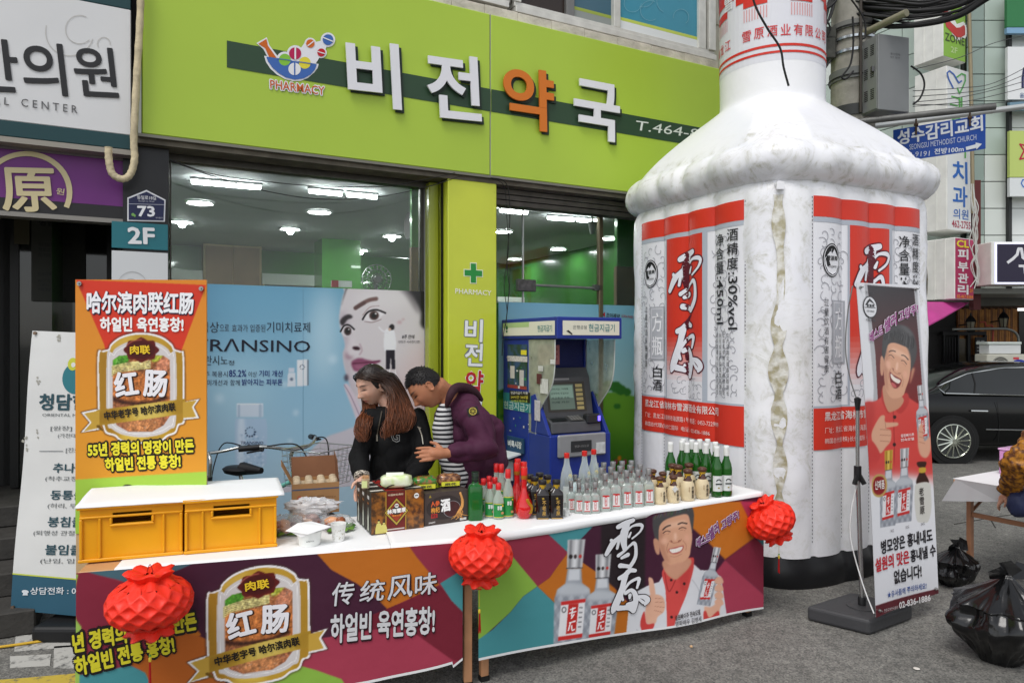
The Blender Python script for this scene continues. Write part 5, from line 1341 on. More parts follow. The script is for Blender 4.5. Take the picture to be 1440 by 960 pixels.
cv.fill([(494,509),(499,505),(507,503),(514,505),(524,507),(536,507),(524,514),(512,520),(500,522),(495,516)],(138,74,104),1.2);cv.line([(496,511),(510,510),(534,507.5)],1.4,(88,36,58),.9,.8);cv.fill([(498,514),(508,513),(514,515),(504,519)],(176,110,138),1.5,.7)
cv.fill([(484,543),(489,540),(497,552),(508,575),(514,600),(504,596),(494,570)],(216,202,212),.9);cv.line([(484,541),(493,556),(506,585)],1.4,(150,128,148),.8,1);cv.ell(487,531,3,5,(70,50,62),1.5,.8)
cv.fill([(541,466),(548,462),(555,467),(556,492),(541,493)],(236,236,240),.6);cv.line([(546,468),(538,465),(533,460)],2.4,(232,230,234),1,.6);cv.ell(551,460,3.8,4.2,(22,20,22),.6);cv.ell(548,463,2,2.4,(206,176,160),.5)
cv.fill([(543,492),(555,492),(556,519),(551,519),(549.5,500),(548,519),(543,519)],(34,30,40),.5,sm=False)
for x in(548,556):cv.line([(x,519),(x+3,560)],.9,(238,238,240),1,.4)
for k in range(8):cv.line([(548+k*.4,523+k*5),(556+k*.4,523+k*5)],.7,(238,238,240),1,.4)
cv.ell(562,453,3,2,(186,140,146),1.5,.7);cv.ell(567,449,2,1.4,(190,146,150),1.2,.7)
# jar and pack shots on the poster
cv.fill([(333,567),(370,567),(370,586),(333,586)],(204,218,232),.8,sm=False);cv.line([(334,568),(369,568)],1.2,(236,242,248),1,.5);cv.line([(336,570),(336,585)],3,(160,184,206),.8,1.5);cv.line([(366,570),(366,585)],4,(168,190,210),.8,1.5)
jm=cv.fill([(331,588),(374,588),(376,600),(375,652),(368,657),(338,657),(331,652),(330,600)],(172,198,222),.8,sm=False)
cv.fill([(335,592),(344,592),(343,650),(335,650)],(214,228,242),2,.8,inside=jm)
rn=random.Random(2)
for k in range(70):cv.ell(rn.uniform(334,372),rn.uniform(610,655),1.6,1.4,rn.choice([(206,220,236),(150,178,206),(190,208,228)]),.5,.8,inside=jm)
for k in range(11):t=k*2*pi/11;cv.ell(352+6.5*cos(t),607+6.5*sin(t),1.5-.08*k,1.5-.08*k,(34,50,80),.4)
cv.fill([(405,524),(415,524),(416,543),(404,543)],(216,224,232),.5,sm=False);cv.fill([(406,517),(414,517),(414,523),(406,523)],(204,214,226),.5,sm=False);cv.fill([(418,506),(432,505),(432,542),(418,543)],(228,232,236),.5,sm=False);cv.fill([(432,505),(434,506),(434,541),(432,542)],(110,120,134),.4,sm=False)
for k in range(8):t=k*2*pi/8;cv.ell(425+3*cos(t),516+3*sin(t),.7,.7,(60,70,90),.3)
cv.ell(410,533,2.2,2.2,(80,96,120),.8,.8)
r=root('skin_care_poster','large blue skin care poster with a pale woman face covering the left shop window','poster',TQ.px(420,700)-Z*.5)
a0=TQ.uv(240.5,400)[0];a1=TQ.uv(597,400)[0];zt_=TQ.uv(420,403.5)[1];zb2=TQ.uv(420,690)[1]
print_m=MP(.25,'glossprint',.3,.02)
picture('picture',TQ,cv,a0,zb2,a1,zt_,0,.0052,r,print_m)
m=MB();m.slab(TQ,[(a0,.12),(a1,.12),(a1,zb2-.001),(a0,zb2-.001)],0,.002,raw=True);mk('lower_film',m,M((176,206,224),.3),r)
am2=TQ.uv(426,500)[0];m=MB();m.slab(TQ,[(am2,zb2),(am2+.0025,zb2),(am2+.0025,zt_),(am2,zt_)],.0012,.001,raw=True);mk('film_seam',m,M((104,150,176),.4),r)
nv=(34,44,64);K_=dict(off=.004)
T(TQ,'임상',281,467.5,308,467.5,15,(44,46,56),r,bold=.0,**K_);T(TQ,'으로',309,465,322,465,9,(60,66,80),r,bold=0,**K_);T(TQ,'효과가 입증된',326,466.5,373,466.5,10.5,(60,66,80),r,bold=0,**K_);T(TQ,'기미치료제',375,467.5,436,467.5,15,nv,r,bold=0,**K_)
T(TQ,'TRΛNSINO',272,493.5,436,495,18,(30,34,48),r,bold=.004,**K_);T(TQ,'트란시노',276,513.5,320,513,13.5,(40,44,56),r,bold=0,**K_);T(TQ,'정',321,513.5,329,513.5,7,(40,44,56),r,bold=0,**K_)
T(TQ,'8주 복용시',283,530,320,530,8.5,(50,58,82),r,bold=0,**K_);T(TQ,'85.2%',322,529.5,346,529.5,9.5,(28,48,120),r,bold=.012,**K_);T(TQ,'이상',349,530,361,530,8,(50,58,82),r,bold=0,**K_);T(TQ,'기미 개선',364,529.5,397,529.5,9,(28,48,120),r,bold=.012,**K_)
T(TQ,'기미개선과 함께',283,542,337,542,8.5,(50,58,82),r,bold=0,**K_);T(TQ,'밝아지는 피부톤',340,541.5,397,541.5,9,(28,48,120),r,bold=.012,**K_)
T(TQ,'TRANSINO',338,624.5,370,624.5,4.5,(52,66,100),r,bold=.004,**K_);T(TQ,'트란시노',344,631,362,631,4,(52,66,100),r,bold=0,**K_)
T(TQ,'8주 만에',565,476,582,476,5.5,(50,48,54),r,bold=.01,shear=.15,**K_);T(TQ,'기미가 사라진다면!',559,482.5,590,482.5,4.2,(60,58,64),r,bold=0,shear=.15,**K_)
# countryside film on the right window
cv=Cv(695,415,1000,720,1.0)
cv.grad((122,178,198),(168,204,206),425,560)
cv.fill([(695,560),(740,556),(800,556),(850,552),(875,552),(905,558),(1000,556),(1000,725),(695,725)],(104,156,48),.8);cv.fill([(695,640),(800,610),(1000,640),(1000,725),(695,725)],(66,124,40),14,.7)
for cx,cy,r_ in((848,546,7),(856,542,8),(866,544,9),(873,548,8),(882,551,6),(704,556,6),(712,552,7)):cv.ell(cx,cy,r_,r_*.9,(54,112,44),.8)
cv.ell(868,571,5,4,(54,112,44),.8);cv.ell(706,585,4,3,(70,124,50),1)
for cx,cy,c in((866,650,(170,60,90)),(871,645,(230,140,40)),(879,650,(170,60,90)),(705,655,(226,190,90)),(862,690,(225,120,50))):
 cv.line([(cx,cy+14),(cx,cy)],1.4,(40,90,36),1,.5);cv.ell(cx,cy-1,2.6,3.4,c,.6)
rr=root('countryside_film','window film with blue sky and green hills behind the blue cash machine','poster',TQ.px(800,700)-Z*.6)
a0=TQ.uv(701,430)[0];a1=aR-.26;zt2_=TQ.uv(760,426)[1];zb3=.14
picture('picture',TQ,cv,a0,zb3,a1,zt2_,0,.0105,rr,print_m)
T(TQ,'조아제약',852,446,871,448,6.5,(44,40,44),rr,bold=.02);m=MB();m.poly(TQ,[(846,438),(849,442),(846,446)],.004);m.poly(TQ,[(847.5,441.8),(850.5,438),(850.5,446.5)],.004);mk('red_mark',m,M((180,30,40),.4),rr)
T(TQ,'KOREA PHARM',874,446,890,448,4,(170,60,60),rr,bold=0)
# sausage badge shared by the two sausage banners (drawn in the coordinates of the orange banner)
def badge(cv,tf,seed=1):
 cv.T=tf;s=abs(tf(100,0)[0]-tf(0,0)[0])/100;B=lambda v:v*s
 outer=[(105,600),(103,352),(125,330),(152,322),(162,300),(200,270),(250,253),(300,248),(350,253),(400,270),(438,300),(450,322),(478,332),(492,352),(495,560),(495,650),(470,665),(455,700),(420,715),(385,738),(300,748),(212,738),(180,714),(140,700),(125,665),(105,650)]
 def inset(p,d):cx,cy=298,500;return[(x+(cx-x)/math.hypot(cx-x,cy-y)*d,y+(cy-y)/math.hypot(cx-x,cy-y)*d)for x,y in p]
 def tails(d,c,bl=.8):
  cv.fill([(30+d*1.6,607+d*.6),(100,592+d),(112,600),(112,684-d),(28+d*1.6,697-d*.6),(68+d,652)],c,B(bl),sm=False);cv.fill([(488,560),(562-d*1.6,546+d*.8),(536-d,582),(560-d*1.6,632-d*.6),(488,640-d)],c,B(bl),sm=False)
 cv.fill(inset(outer,-7),(60,40,30),B(3),.5)
 cv.fill(outer,(232,230,230),B(.8));tails(-3,(60,40,30),3);tails(0,(232,230,230))
 g=cv.fill(inset(outer,9),(186,146,48),B(.8));cv.fill([(103,250),(200,250),(160,480),(190,745),(103,745)],(150,104,26),B(22),.7,inside=g);cv.fill([(430,250),(500,250),(500,745),(440,745)],(160,118,34),B(16),.6,inside=g);cv.fill([(200,720),(300,735),(330,725),(250,700)],(220,190,80),B(10),.9,inside=g);cv.fill([(150,300),(240,262),(260,280),(150,340)],(214,180,84),B(10),.7,inside=g)
 fr=[(145,640),(145,350),(168,340),(180,322),(215,300),(250,288),(300,284),(350,288),(388,300),(420,322),(432,340),(456,350),(456,640),(430,682),(380,708),(300,718),(220,708),(170,682)]
 cv.fill(fr,(204,198,196),B(1));cv.line(inset(fr,14)+inset(fr,14)[:1],B(2.4),(240,238,236),.9,B(1))
 ph=cv.fill([(172,630),(172,372),(200,352),(300,345),(400,352),(428,372),(430,620),(400,664),(350,692),(240,692),(190,664)],(150,92,54),B(1),sm=False)
 cv.fill([(165,360),(240,345),(235,385),(170,400)],(76,140,40),B(3),inside=ph);cv.fill([(350,350),(400,340),(380,372),(350,380)],(176,190,60),B(3),.9,inside=ph)
 for k in range(6):
  cv.line([(168,400+k*8),(240,384+k*7),(340,376+k*6)],B(5),(206,196,130),1,B(2));cv.line([(168,404+k*8),(240,388+k*7),(340,380+k*6)],B(2),(120,110,60),.8,B(1.5))
 cv.fill([(174,440),(260,425),(350,440),(390,460),(428,430),(428,560),(300,560),(172,540)],(188,112,58),B(4),inside=ph);cv.fill([(360,420),(385,370),(415,358),(425,380),(410,440),(370,470)],(186,120,90),B(3),inside=ph)
 cv.fill([(172,535),(240,556),(330,556),(400,535),(420,545),(340,572),(240,574),(172,556)],(50,24,18),B(5),.9,inside=ph)
 cv.fill([(180,575),(300,585),(428,560),(428,700),(180,700)],(158,98,66),B(5),inside=ph);cv.fill([(230,640),(300,620),(380,640),(360,690),(250,692)],(192,130,80),B(8),.7,inside=ph)
 cv.speck(ph,.11,seed,.7);cv.speck(ph,.08,seed+5,2.)
 rn=random.Random(seed)
 for k in range(60):x,y=rn.uniform(180,425),rn.choice([rn.uniform(590,680),rn.uniform(370,420)]);cv.ell(x,y,3,2,(226,208,196),B(1.5),.55,inside=ph*(1 if y>500 or x>360 else 0)if False else ph)
 sc=[(300+(76+5*cos(8*t))*cos(t),326+(52+5*cos(8*t))*sin(t))for t in np.linspace(0,2*pi,33)[:-1]]
 cv.fill(sc,(92,24,20),B(1));cv.ell(*tf(300,326),B(60),B(40),(124,44,36),B(3),.8)if False else None
 T0=cv.T;cv.fill([(300+62*cos(t),326+41*sin(t))for t in np.linspace(0,2*pi,25)[:-1]],(70,18,16),B(3),.9);cv.line([(232,306),(262,286),(300,280)],B(4),(190,110,90),.7,B(3))
 b=cv.fill([(98,597),(497,545),(497,613),(98,667)],(182,146,50),B(.8),sm=False);cv.fill([(98,597),(200,584),(200,652),(98,667)],(140,100,26),B(18),.7,inside=b);cv.fill([(270,570),(400,555),(400,630),(270,645)],(222,200,110),B(22),.8,inside=b);cv.fill([(450,550),(497,545),(497,613),(450,620)],(150,112,30),B(10),.6,inside=b)
 tails(8,(190,152,60));cv.fill([(98,667),(112,665),(130,690),(112,684)],(110,80,20),B(1));cv.line([(98,667),(98,690)],B(2),(110,80,20),.6,B(1))
 cv.fill([(98,597),(497,545),(497,613),(98,667)],(255,255,255),B(.8),0,sm=False)
 cv.T=None
def badge_text(P,tf,par,off=.004,slope=True):
 q=lambda x,y:tf(x,y)
 def TT(s,x0,y0,x1,y1,h,c,**k):
  a=q(x0,y0);b=q(x1,y1);t=q(x0,y0-h);T(P,s,a[0],a[1],b[0],b[1],a[1]-t[1],c,par,off=off,**k)
 TT('肉联',252,345,340,343,38,(226,190,40),bold=.03)
 TT('红',190,534,290,520,104,(232,230,234),bold=.035,out=(60,34,26),ow=.02,oc=(.03,-.03));TT('肠',312,530,412,534,112,(232,230,234),bold=.035,out=(60,34,26),ow=.02,oc=(.03,-.03))
 TT('中华老字号 哈尔滨肉联',138,641,456,598,38,(28,22,18),bold=.035)
# orange sausage banner standing behind the crates
OP_u=Vector((1,.03,0)).normalized();o_=at(106,690,3.36)
OP=Pl((o_.x,o_.y,0),OP_u,Z)
oc=crop(105,390,3.2)
cv=Cv(98,385,300,760,2.4,(214,138,44))
cv.grad((214,132,42),(216,148,46),393,660)
cv.T=oc
cv.fill([(5,10),(592,34),(480,330),(420,420),(160,420),(132,300)],(206,56,36),.4,sm=False)
cv.T=None;cv.fill([(90,675),(300,662),(300,790),(90,790)],(158,196,70),.4,sm=False)
badge(cv,oc,3);cv.ell(181,690,7,9,(34,30,28),.5);cv.ell(178,684,5,3,(34,30,28),.5)
r=root('sausage_banner','orange upright sausage banner with red top standing behind the yellow crates','banner',OP.px(200,690)-Z*.5)
a0,zt3=OP.uv(106,393);a1,_=OP.uv(290.5,402);zb4=OP.uv(106,750)[1]
m=MB();m.slab(OP,[(a0,zb4-.35),(a1,zb4-.35),(a1,zt3-.002),(a0,zt3-.002)],-.005,.004,raw=True);mk('cloth',m,M((190,160,120),.6),r)
picture('picture',OP,cv,a0,zb4,a1,zt3,0,.0036,r,MP(.42,'banner_print',0,.03,20))
badge_text(OP,oc,r)
def OT(s,x0,y0,x1,y1,h,c,**k):
 a,b,t=oc(x0,y0),oc(x1,y1),oc(x0,y0-h);T(OP,s,a[0],a[1],b[0],b[1],a[1]-t[1],c,r,off=.005,**k)
OT('哈尔滨肉联红肠',58,160,535,164,96,(236,236,240),bold=.032,out=(50,36,60),ow=.03,oc=(.02,-.03));OT('하얼빈 육연홍창!',118,242,490,243,62,(240,238,236),bold=.04)
OT('55년 경력의 명장이 만든',64,804,538,784,58,(228,216,50),bold=.045,out=(26,22,20),ow=.14);OT('하얼빈 전통 홍창!',142,870,478,852,58,(228,216,50),bold=.045,out=(26,22,20),ow=.14)
for x,y in((113,399),(284,406)):
 m=MB();c0=OP.px(x,y,.004);m.tube([c0,c0+OP.n*.008],.011,12);m.tube([c0,c0+OP.n*.016],.004,6);mk('grommet',m,M((150,150,148),.3,.8),r,smooth=50)
m=MB();m.tube([OP.P((a0+a1)/2,0.01,-.03),OP.P((a0+a1)/2,zt3-.05,-.03)],.01,8);mk('stand_pole',m,M((60,60,62),.4,.5),r);m=MB();m.box(OP.P((a0+a1)/2,.03,-.1),(.4,.3,.06));mk('stand_base',m,M((40,40,42),.6),r,bevel=.01)
# pale clinic banner at the left edge
TLb,TRb,BLb=at(46,465,4.12),at(172,470,4.05),at(15,857,3.96)
GB=Pl(BLb,TRb-TLb,TLb-BLb,warp=lambda a,b:.006*sin(b*9))
r=root('clinic_banner','dirty pale clinic banner with teal foot leaning at the far left','banner',gnd(95,890))
def clothm():
 return M((208,208,206),.5,0,.05,3,.05,10)
m=MB();m.rect(GB,0,.128,1,1,0,2,16);mk('cloth',m,clothm(),r);m=MB();m.rect(GB,0,0,1,.124,0,2,3);mk('teal_foot',m,M((42,84,104),.5,0,.06,5),r);m=MB();m.rect(GB,0,.1238,1,.1285,.0015,2,1);mk('lime_rule',m,M((190,200,70),.5),r)
m=MB();m.disc(GB,108,532,19,22,.003,28);mk('logo_disc',m,M((40,112,122),.5),r);m=MB();m.disc(GB,104,512,7,9,.004,20);mk('logo_yellow',m,M((186,190,60),.5),r);m=MB();m.disc(GB,105,513,3,3.5,.005,16);mk('logo_eye',m,M((210,210,206),.5),r)
tl=(36,70,80);g2=(96,100,102)
for s,x0,y0,x1,y1,h,c,bo in(('청담한의원',56,576,170,577,22,tl,.03),('ORIENTAL MEDICAL CENTER',60,585,172,586,4,g2,0),('[원장] 송규현 원장',71,606,168,607,7.5,g2,.0),('(가천대학교 한의과 졸업)',81,616,170,617,7,g2,0),('[진료과목]',92,637,132,637.5,8,g2,0),('추나클리닉',74,664,150,665,13,tl,.02),('(척추교정, 측만증)',63,677,150,678,8,g2,0),('동통클리닉',71,702,150,703,13,tl,.02),('(허리, 무릎, 어깨)',67,715,150,716,8,g2,0),('봉침클리닉',68,740,150,741,14,tl,.02),('(퇴행성 관절염, 전립선)',48,753,158,754,8,g2,0),('불임클리닉',65,779,150,780,14,tl,.02),('(난임, 임신중절)',58,792,150,793,8,g2,0),('상담전화 : 02.464-8175',44,835,168,834,10,(206,210,214),.015)):
 T(GB,s,x0,y0,x1,y1,h,c,r,bold=bo,off=.004)
ribs(GB,[(55,634),(88,634)],1,(120,124,126),.004,r,'rule')
m=MB();m.disc(GB,37,831,5,2.6,.004);m.poly(GB,[(33,836),(41,836),(39,831),(35,831)],.0045);mk('telephone_symbol',m,M((206,210,214),.5),r)
rn=random.Random(5)
for k in range(22):
 cx,cy=rn.choice([(52,610),(56,606),(34,615),(35,630),(85,475),(53,533)]);cx+=rn.gauss(0,3.);cy+=rn.gauss(0,4.)
 m=MB();m.poly(GB,[(cx+rn.uniform(.6,2.)*cos(t),cy+rn.uniform(.8,2.6)*sin(t))for t in np.linspace(0,5.5,7)],.003);mk('dirt_smear',m,M((160,158,148),.8),r)
for x,y in((51,468.5),(19.5,853)):
 m=MB();c0=GB.px(x,y,.002);m.tube([c0,c0+GB.n*.01],.010,10);mk('grommet',m,M((120,100,84),.4,.6),r)
m=MB();p=gnd(100,892);m.box(p+Vector((.06,.05,.045)),(.42,.34,.09));mk('foot_base',m,M((24,24,25),.5),r,bevel=.025,bs=3)
m=MB();m.tube([p+Vector((.06,.05,.08)),at(115,462,4.2)],.012,8);mk('stand_pole',m,M((90,90,92),.4,.5),r)
wire('yellow_hose',[gnd(-60,915,.01),gnd(0,909,.012),gnd(50,902,.012),gnd(90,896.5,.012),gnd(150,897,.012)],.008,'thin yellow hose lying on the road at the bottom left','hose',M((200,160,40),.5),6)
# TABLES
def ztab(x):return None
T1L,T1R=at(109,801,2.86),at(654,757.5,3.30);T1L.z=T1R.z=.706
T2L,T2R=at(662,757,3.33),at(1068,693,4.2);
woodt=M((168,122,88),.45,0,.12,12);wedge=M((196,150,104),.5,0,.1,8)
def table(lab,A,Bp,dep,grp='folding tables under the banners',legs=((.03,0),(.97,0)),lmat=None):
 u=(Bp-A);u.z=0;L=u.length;u.normalize();back=Vector((-u.y,u.x,0));r=root('folding_table',lab,'table',Vector(((A.x+Bp.x)/2+back.x*dep/2,(A.y+Bp.y)/2+back.y*dep/2,0)),grp)
 m=MB();q=[A,Bp,Bp+back*dep,A+back*dep];m.hexa([p-Z*.028 for p in q]+[p-Z*.002 for p in q]);mk('tabletop',m,wedge,r,bevel=.004)
 m=MB();q2=[A+u*.08+back*.04,Bp-u*.08+back*.04,Bp-u*.08+back*(dep-.04),A+u*.08+back*(dep-.04)]
 for i in(0,2):p_,q_=q2[i],q2[i+1];m.box((p_+q_)/2-Z*.05,((q_-p_).length,.02,.04),(u,back,Z))
 mk('apron',m,M((88,70,56),.5),r)
 for f in(legs[0][0],legs[1][0]):
  for g in(.035,dep-.05):
   p=A+u*L*f+back*g;zt=A.z+(Bp.z-A.z)*f-.03
   m=MB();m.box(Vector((p.x,p.y,zt/2+.012)),(.04,.032,zt-.024),(u,back,Z));lg_=mk('leg',m,lmat or woodt,r,bevel=.003)
   m=MB();m.box(Vector((p.x,p.y,.012)),(.044,.036,.024),(u,back,Z));mk('rubber_foot',m,M((20,20,20),.7),lg_)
 return r
TW1=table('left folding table carrying the yellow crates and food',T1L,T1R,.60,legs=((.03,),(1.012,)))
TW2=table('right folding table carrying the rows of bottles',T2L,T2R,.55,legs=((.045,),(.965,)))
# white table covers
def cover(name,lab,A,Bp,f0,f1,dep,seed,ov=.014,front=.03,lift=.0):
 path=A if isinstance(A,list)else[A,Bp];m=MB();nx=70
 Ls=[(path[i+1]-path[i]).length for i in range(len(path)-1)];Lt=sum(Ls)
 bk=[Vector((-(path[i+1]-path[i]).y,(path[i+1]-path[i]).x,0)).normalized()for i in range(len(path)-1)]
 def pos(t):
  s_=t*Lt;i=0
  while i<len(Ls)-1 and s_>Ls[i]:s_-=Ls[i];i+=1
  p=path[i]+(path[i+1]-path[i])*(s_/Ls[i]);b_=bk[i]
  if len(Ls)>1:
   w=max(0,min(1,.5+(t*Lt-Ls[0])/.5));b_=(bk[0]*(1-w)+bk[1]*w).normalized()
  return p,b_
 rnd_=seed
 ys=[(-ov,-front),(-ov,-front*.5),(-ov*.9,-.002),(-.006,.004),(.02,.0035),(dep*.3,.003),(dep*.6,.003),(dep+.004,.003),(dep+.012,-.03),(dep+.012,-.08)]
 for j,(y,z)in enumerate(ys):
  for i in range(nx+1):
   t=f0+(f1-f0)*i/nx;w=noise.noise(Vector((t*7+seed,j*.15,0)))
   wz=w*(.012 if j<2 else.0015 if j in(3,4)else 0)
   m.v.append(pos(t)[0]+pos(t)[1]*(y+(w*.006 if j<3 else 0))+Z*(z+wz+lift))
 for j in range(len(ys)-1):
  for i in range(nx):m.f.append([j*(nx+1)+i,j*(nx+1)+i+1,(j+1)*(nx+1)+i+1,(j+1)*(nx+1)+i]);m.c.append(None)
 o=mk(name,m,M((240,240,240),.6,0,.02,3,.1,12),None,lab,'tablecloth',smooth=60)
 sd=o.modifiers.new('thick','SOLIDIFY');sd.thickness=.0015;return o
cover('table_cover','white paper cover on the left table with wood showing at its left end',T1L,T1R,.085,.79,.60,1,front=.022)
cover('table_cover','long white cover on the bottle table hanging slightly over its front',[T1L+(T1R-T1L)*.785+Z*.006,T1R+Z*.006,T2R],None,.0,1.012,.55,4,front=.036,lift=.004)
# banner cloths hung on the table fronts
def hang(name,lab,P,cv,edge_low,a0,a1,zt,res,wav):
 r=root(name,lab,'banner',P.P((a0+a1)/2,edge_low(.5)))
 nx=int((a1-a0)/res);ny=int(((zt(.5)if callable(zt)else zt)-edge_low(.5))/res);vs=[];cs=[]
 for j in range(ny+1):
  for i in range(nx+1):
   t=i/nx;a=a0+(a1-a0)*t;b=edge_low(t)+(zt(t)if callable(zt)else zt-edge_low(t))*0+((zt if not callable(zt)else zt(t))-edge_low(t))*j/ny
   vs.append(P.P(a,b));cs.append(cv.at(*to_px(P.o+P.u*a+P.v*b)))
 m=MB();m.add(vs,[(j*(nx+1)+i,j*(nx+1)+i+1,(j+1)*(nx+1)+i+1,(j+1)*(nx+1)+i)for j in range(ny)for i in range(nx)])
 o=mk('cloth',m,MP(.62,'cloth_print',0,.12,14),r,smooth=180)
 c=np.array(cs)/255.;l=np.where(c<.04045,c/12.92,((c+.055)/1.055)**2.4)/KC;l=np.concatenate([np.minimum(l,.86),np.ones((len(l),1))],1)
 a_=o.data.attributes.new('Col','FLOAT_COLOR','POINT');a_.data.foreach_set('color',l.astype(np.float32).ravel())
 hm=MB();
 for i in range(nx):
  t0,t1=i/nx,(i+1)/nx;A0,A1=a0+(a1-a0)*t0,a0+(a1-a0)*t1
  hm.add([P.P(A0,edge_low(t0)-.008,.002),P.P(A1,edge_low(t1)-.008,.002),P.P(A1,edge_low(t1)+.004,.002),P.P(A0,edge_low(t0)+.004,.002)],[(0,1,2,3)])
 mk('white_hem',hm,M((222,222,222),.6),r,weld=True,smooth=60);return r
# banner 1 (sausage)
u1=(T1R-T1L);u1. z=0;u1. normalize()
def w1(a,b):
 d=max(0,(.70-b)/.6)
 return.018+.010*d*sin(a*6.2+1)+.006*d*sin(a*13+b*6)+.02*d*noise.noise(Vector((a*2.2,b*3,1)))
B1=Pl((T1L.x,T1L.y,0),u1,Z,warp=w1)
cv=Cv(92,740,672,1000,2.2,(140,46,64))
c2=crop(440,755,4.8);c3=crop(260,780,5.335);c4=crop(105,755,4.683)
PU,ORr,TE,GR_,MA,MD,PK=(66,27,48),(184,104,30),(68,138,144),(132,172,66),(140,46,66),(112,30,46),(158,56,76)
cv.fill([(225,800),(262,790),(455,775),(520,800),(560,850),(480,900),(430,930),(330,1000),(270,900),(230,884),(245,830)],PU,.4,sm=False)
cv.fill([(128,800),(270,786),(236,806),(205,822),(165,812)],(66,104,116),.5)
cv.fill([(440,770),(567,755),(586,782),(617,820),(544,853),(534,843),(502,818),(466,799)],ORr,.4,sm=False)
cv.fill([(440,783),(466,799),(502,820),(534,843),(519,863),(463,893),(440,900)],PU,.4,sm=False)
cv.fill([(567,755),(660,745),(660,802),(644,803),(618,818),(586,782)],MA,.4,sm=False);cv.fill([(617,821),(544,853),(519,863),(463,893),(586,890),(636,925),(660,930),(660,863)],MD,.5,sm=False)
cv.fill([(618,818),(644,802),(662,803),(662,870),(634,842)],TE,.4,sm=False);cv.fill([(421,934),(447,894),(463,892),(560,878),(586,890),(636,926),(610,960),(430,960)],PK,.5,sm=False)
cv.fill([(310,965),(419,932),(445,938),(480,950),(500,980),(300,990)],GR_,.5,sm=False);cv.fill([(228,1000),(200,940),(184,932),(215,905),(240,884),(262,881),(300,900),(330,1000)],(176,92,32),.5,sm=False);cv.fill([(100,1000),(112,944),(152,939),(184,932),(205,943),(232,1000)],TE,.5,sm=False)
cv.fill([(92,800),(113,806),(117,860),(114,1000),(92,1000)],(150,186,84),.5,sm=False);cv.fill([(112,806),(140,806),(200,822),(235,806),(230,880),(118,880)],(128,38,58),.5)
cv.fill([(284,890),(254,884),(262,870)],ORr,.5)
b1f=affine([(100,250),(490,250),(100,735)],[c3(160,132),c3(930,22),c3(160,1000)])
badge(cv,b1f,9)
b1lo=lambda t:.112+.045*max(0,(t-.72)/.28)**1.5 if t<.97 else.13+(t-.97)*1.0
r1=hang('table_banner','colourful sausage banner hung on the front of the left table',B1,cv,b1lo,0,(T1R-T1L).length-.015,.706,.0042,w1)
badge_text(B1,b1f,r1,.005)
def t1(s,f,x0,y0,x1,y1,h,c,**k):
 a,b,t=f(x0,y0),f(x1,y1),f(x0,y0-h);T(B1,s,a[0],a[1],b[0],b[1],a[1]-t[1],c,r1,off=.007,**k)
t1('년 경력의 명장이 만든',c4,12,738,812,588,118,(206,198,44),bold=.045,out=(24,20,20),ow=.15);t1('하얼빈 전통 홍창!',c4,30,886,668,740,120,(206,198,44),bold=.045,out=(24,20,20),ow=.15)
t1('하얼빈 육연홍창!',c2,118,694,812,630,186,(206,206,208),bold=.032,out=(44,18,26),ow=.035,oc=(.03,-.04))
for ch,x0,y0,x1,y1,h in(('传',122,450,268,432,150),('统',310,425,470,408,140),('风',500,410,662,385,150),('味',684,388,828,360,142)):t1(ch,c2,x0,y0,x1,y1,h,(206,206,210),bold=.012,shear=.12,out=(46,20,28),ow=.03,oc=(.02,-.02))
# banner 2 (liquor)
u2=(T2R-T2L);u2z=Vector((u2. x,u2. y,0)).normalized()
def w2(a,b):
 d=max(0,(.70-b)/.6);return.02+.012*d*sin(a*5.5)+.018*d*noise.noise(Vector((a*2,b*3,7)))
B2=Pl((T2L.x,T2L.y,0),u2z,Z,warp=w2)
cv=Cv(655,675,1090,955,2.6,PU)
d2=crop(620,735,5.05);d3=crop(890,715,5.333);d4=crop(770,745,5.336)
cv.fill([(650,740),(757,728),(796,775),(782,793),(770,810),(753,822),(650,830)],MA,.4,sm=False);cv.fill([(650,800),(690,760),(700,760),(722,785),(753,822),(733,836),(715,858),(673,896),(650,910)],GR_,.4,sm=False)
cv.fill([(753,822),(733,836),(715,858),(690,882),(660,903),(650,960),(840,960),(830,890),(782,850)],TE,.4,sm=False);cv.fill([(753,822),(770,810),(782,793),(796,775),(850,812),(885,850),(880,900),(800,900),(782,850)],ORr,.4,sm=False)
cv.fill([(755,730),(840,720),(833,736),(796,775),(757,739)],TE,.4,sm=False);cv.fill([(842,715),(905,700),(905,860),(870,830),(842,810)],(38,28,32),1.5,sm=False)
cv.T=d3
cv.fill([(420,-60),(800,-60),(850,60),(905,210),(670,372),(540,240),(425,135)],(196,112,34),1,sm=False);cv.fill([(785,-60),(1000,-60),(960,120),(905,210),(850,60)],(176,56,88),1,sm=False);cv.fill([(905,210),(985,160),(985,330),(950,270)],TE,1,sm=False)
cv.fill([(670,374),(905,210),(990,300),(990,660),(945,615)],(126,38,58),1,sm=False);cv.fill([(670,374),(945,615),(990,660),(990,800),(660,860),(600,460)],(166,60,82),1,sm=False)
cv.fill([(-40,680),(20,610),(105,565),(180,540),(215,480),(430,402),(480,448),(560,452),(640,500),(662,640),(684,800),(684,900),(-60,1010)],(212,212,216),.4,sm=False)
cv.fill([(213,440),(412,355),(432,405),(420,480),(380,620),(330,740),(292,830),(270,930),(236,930),(232,760),(226,600)],(206,74,70),.4);cv.fill([(330,440),(412,360),(430,410),(370,600),(340,600)],(186,58,56),2,.6);cv.line([(222,470),(250,610),(300,520)],1.4,(150,40,42),.8,.8)
for x,y in((268,524),(362,550),(308,614),(266,798)):cv.ell(*d3(x,y),0,0,(0,0,0))if False else cv.fill([(x+10*cos(t),y+11*sin(t))for t in np.linspace(0,6,9)],(50,26,28),.3)
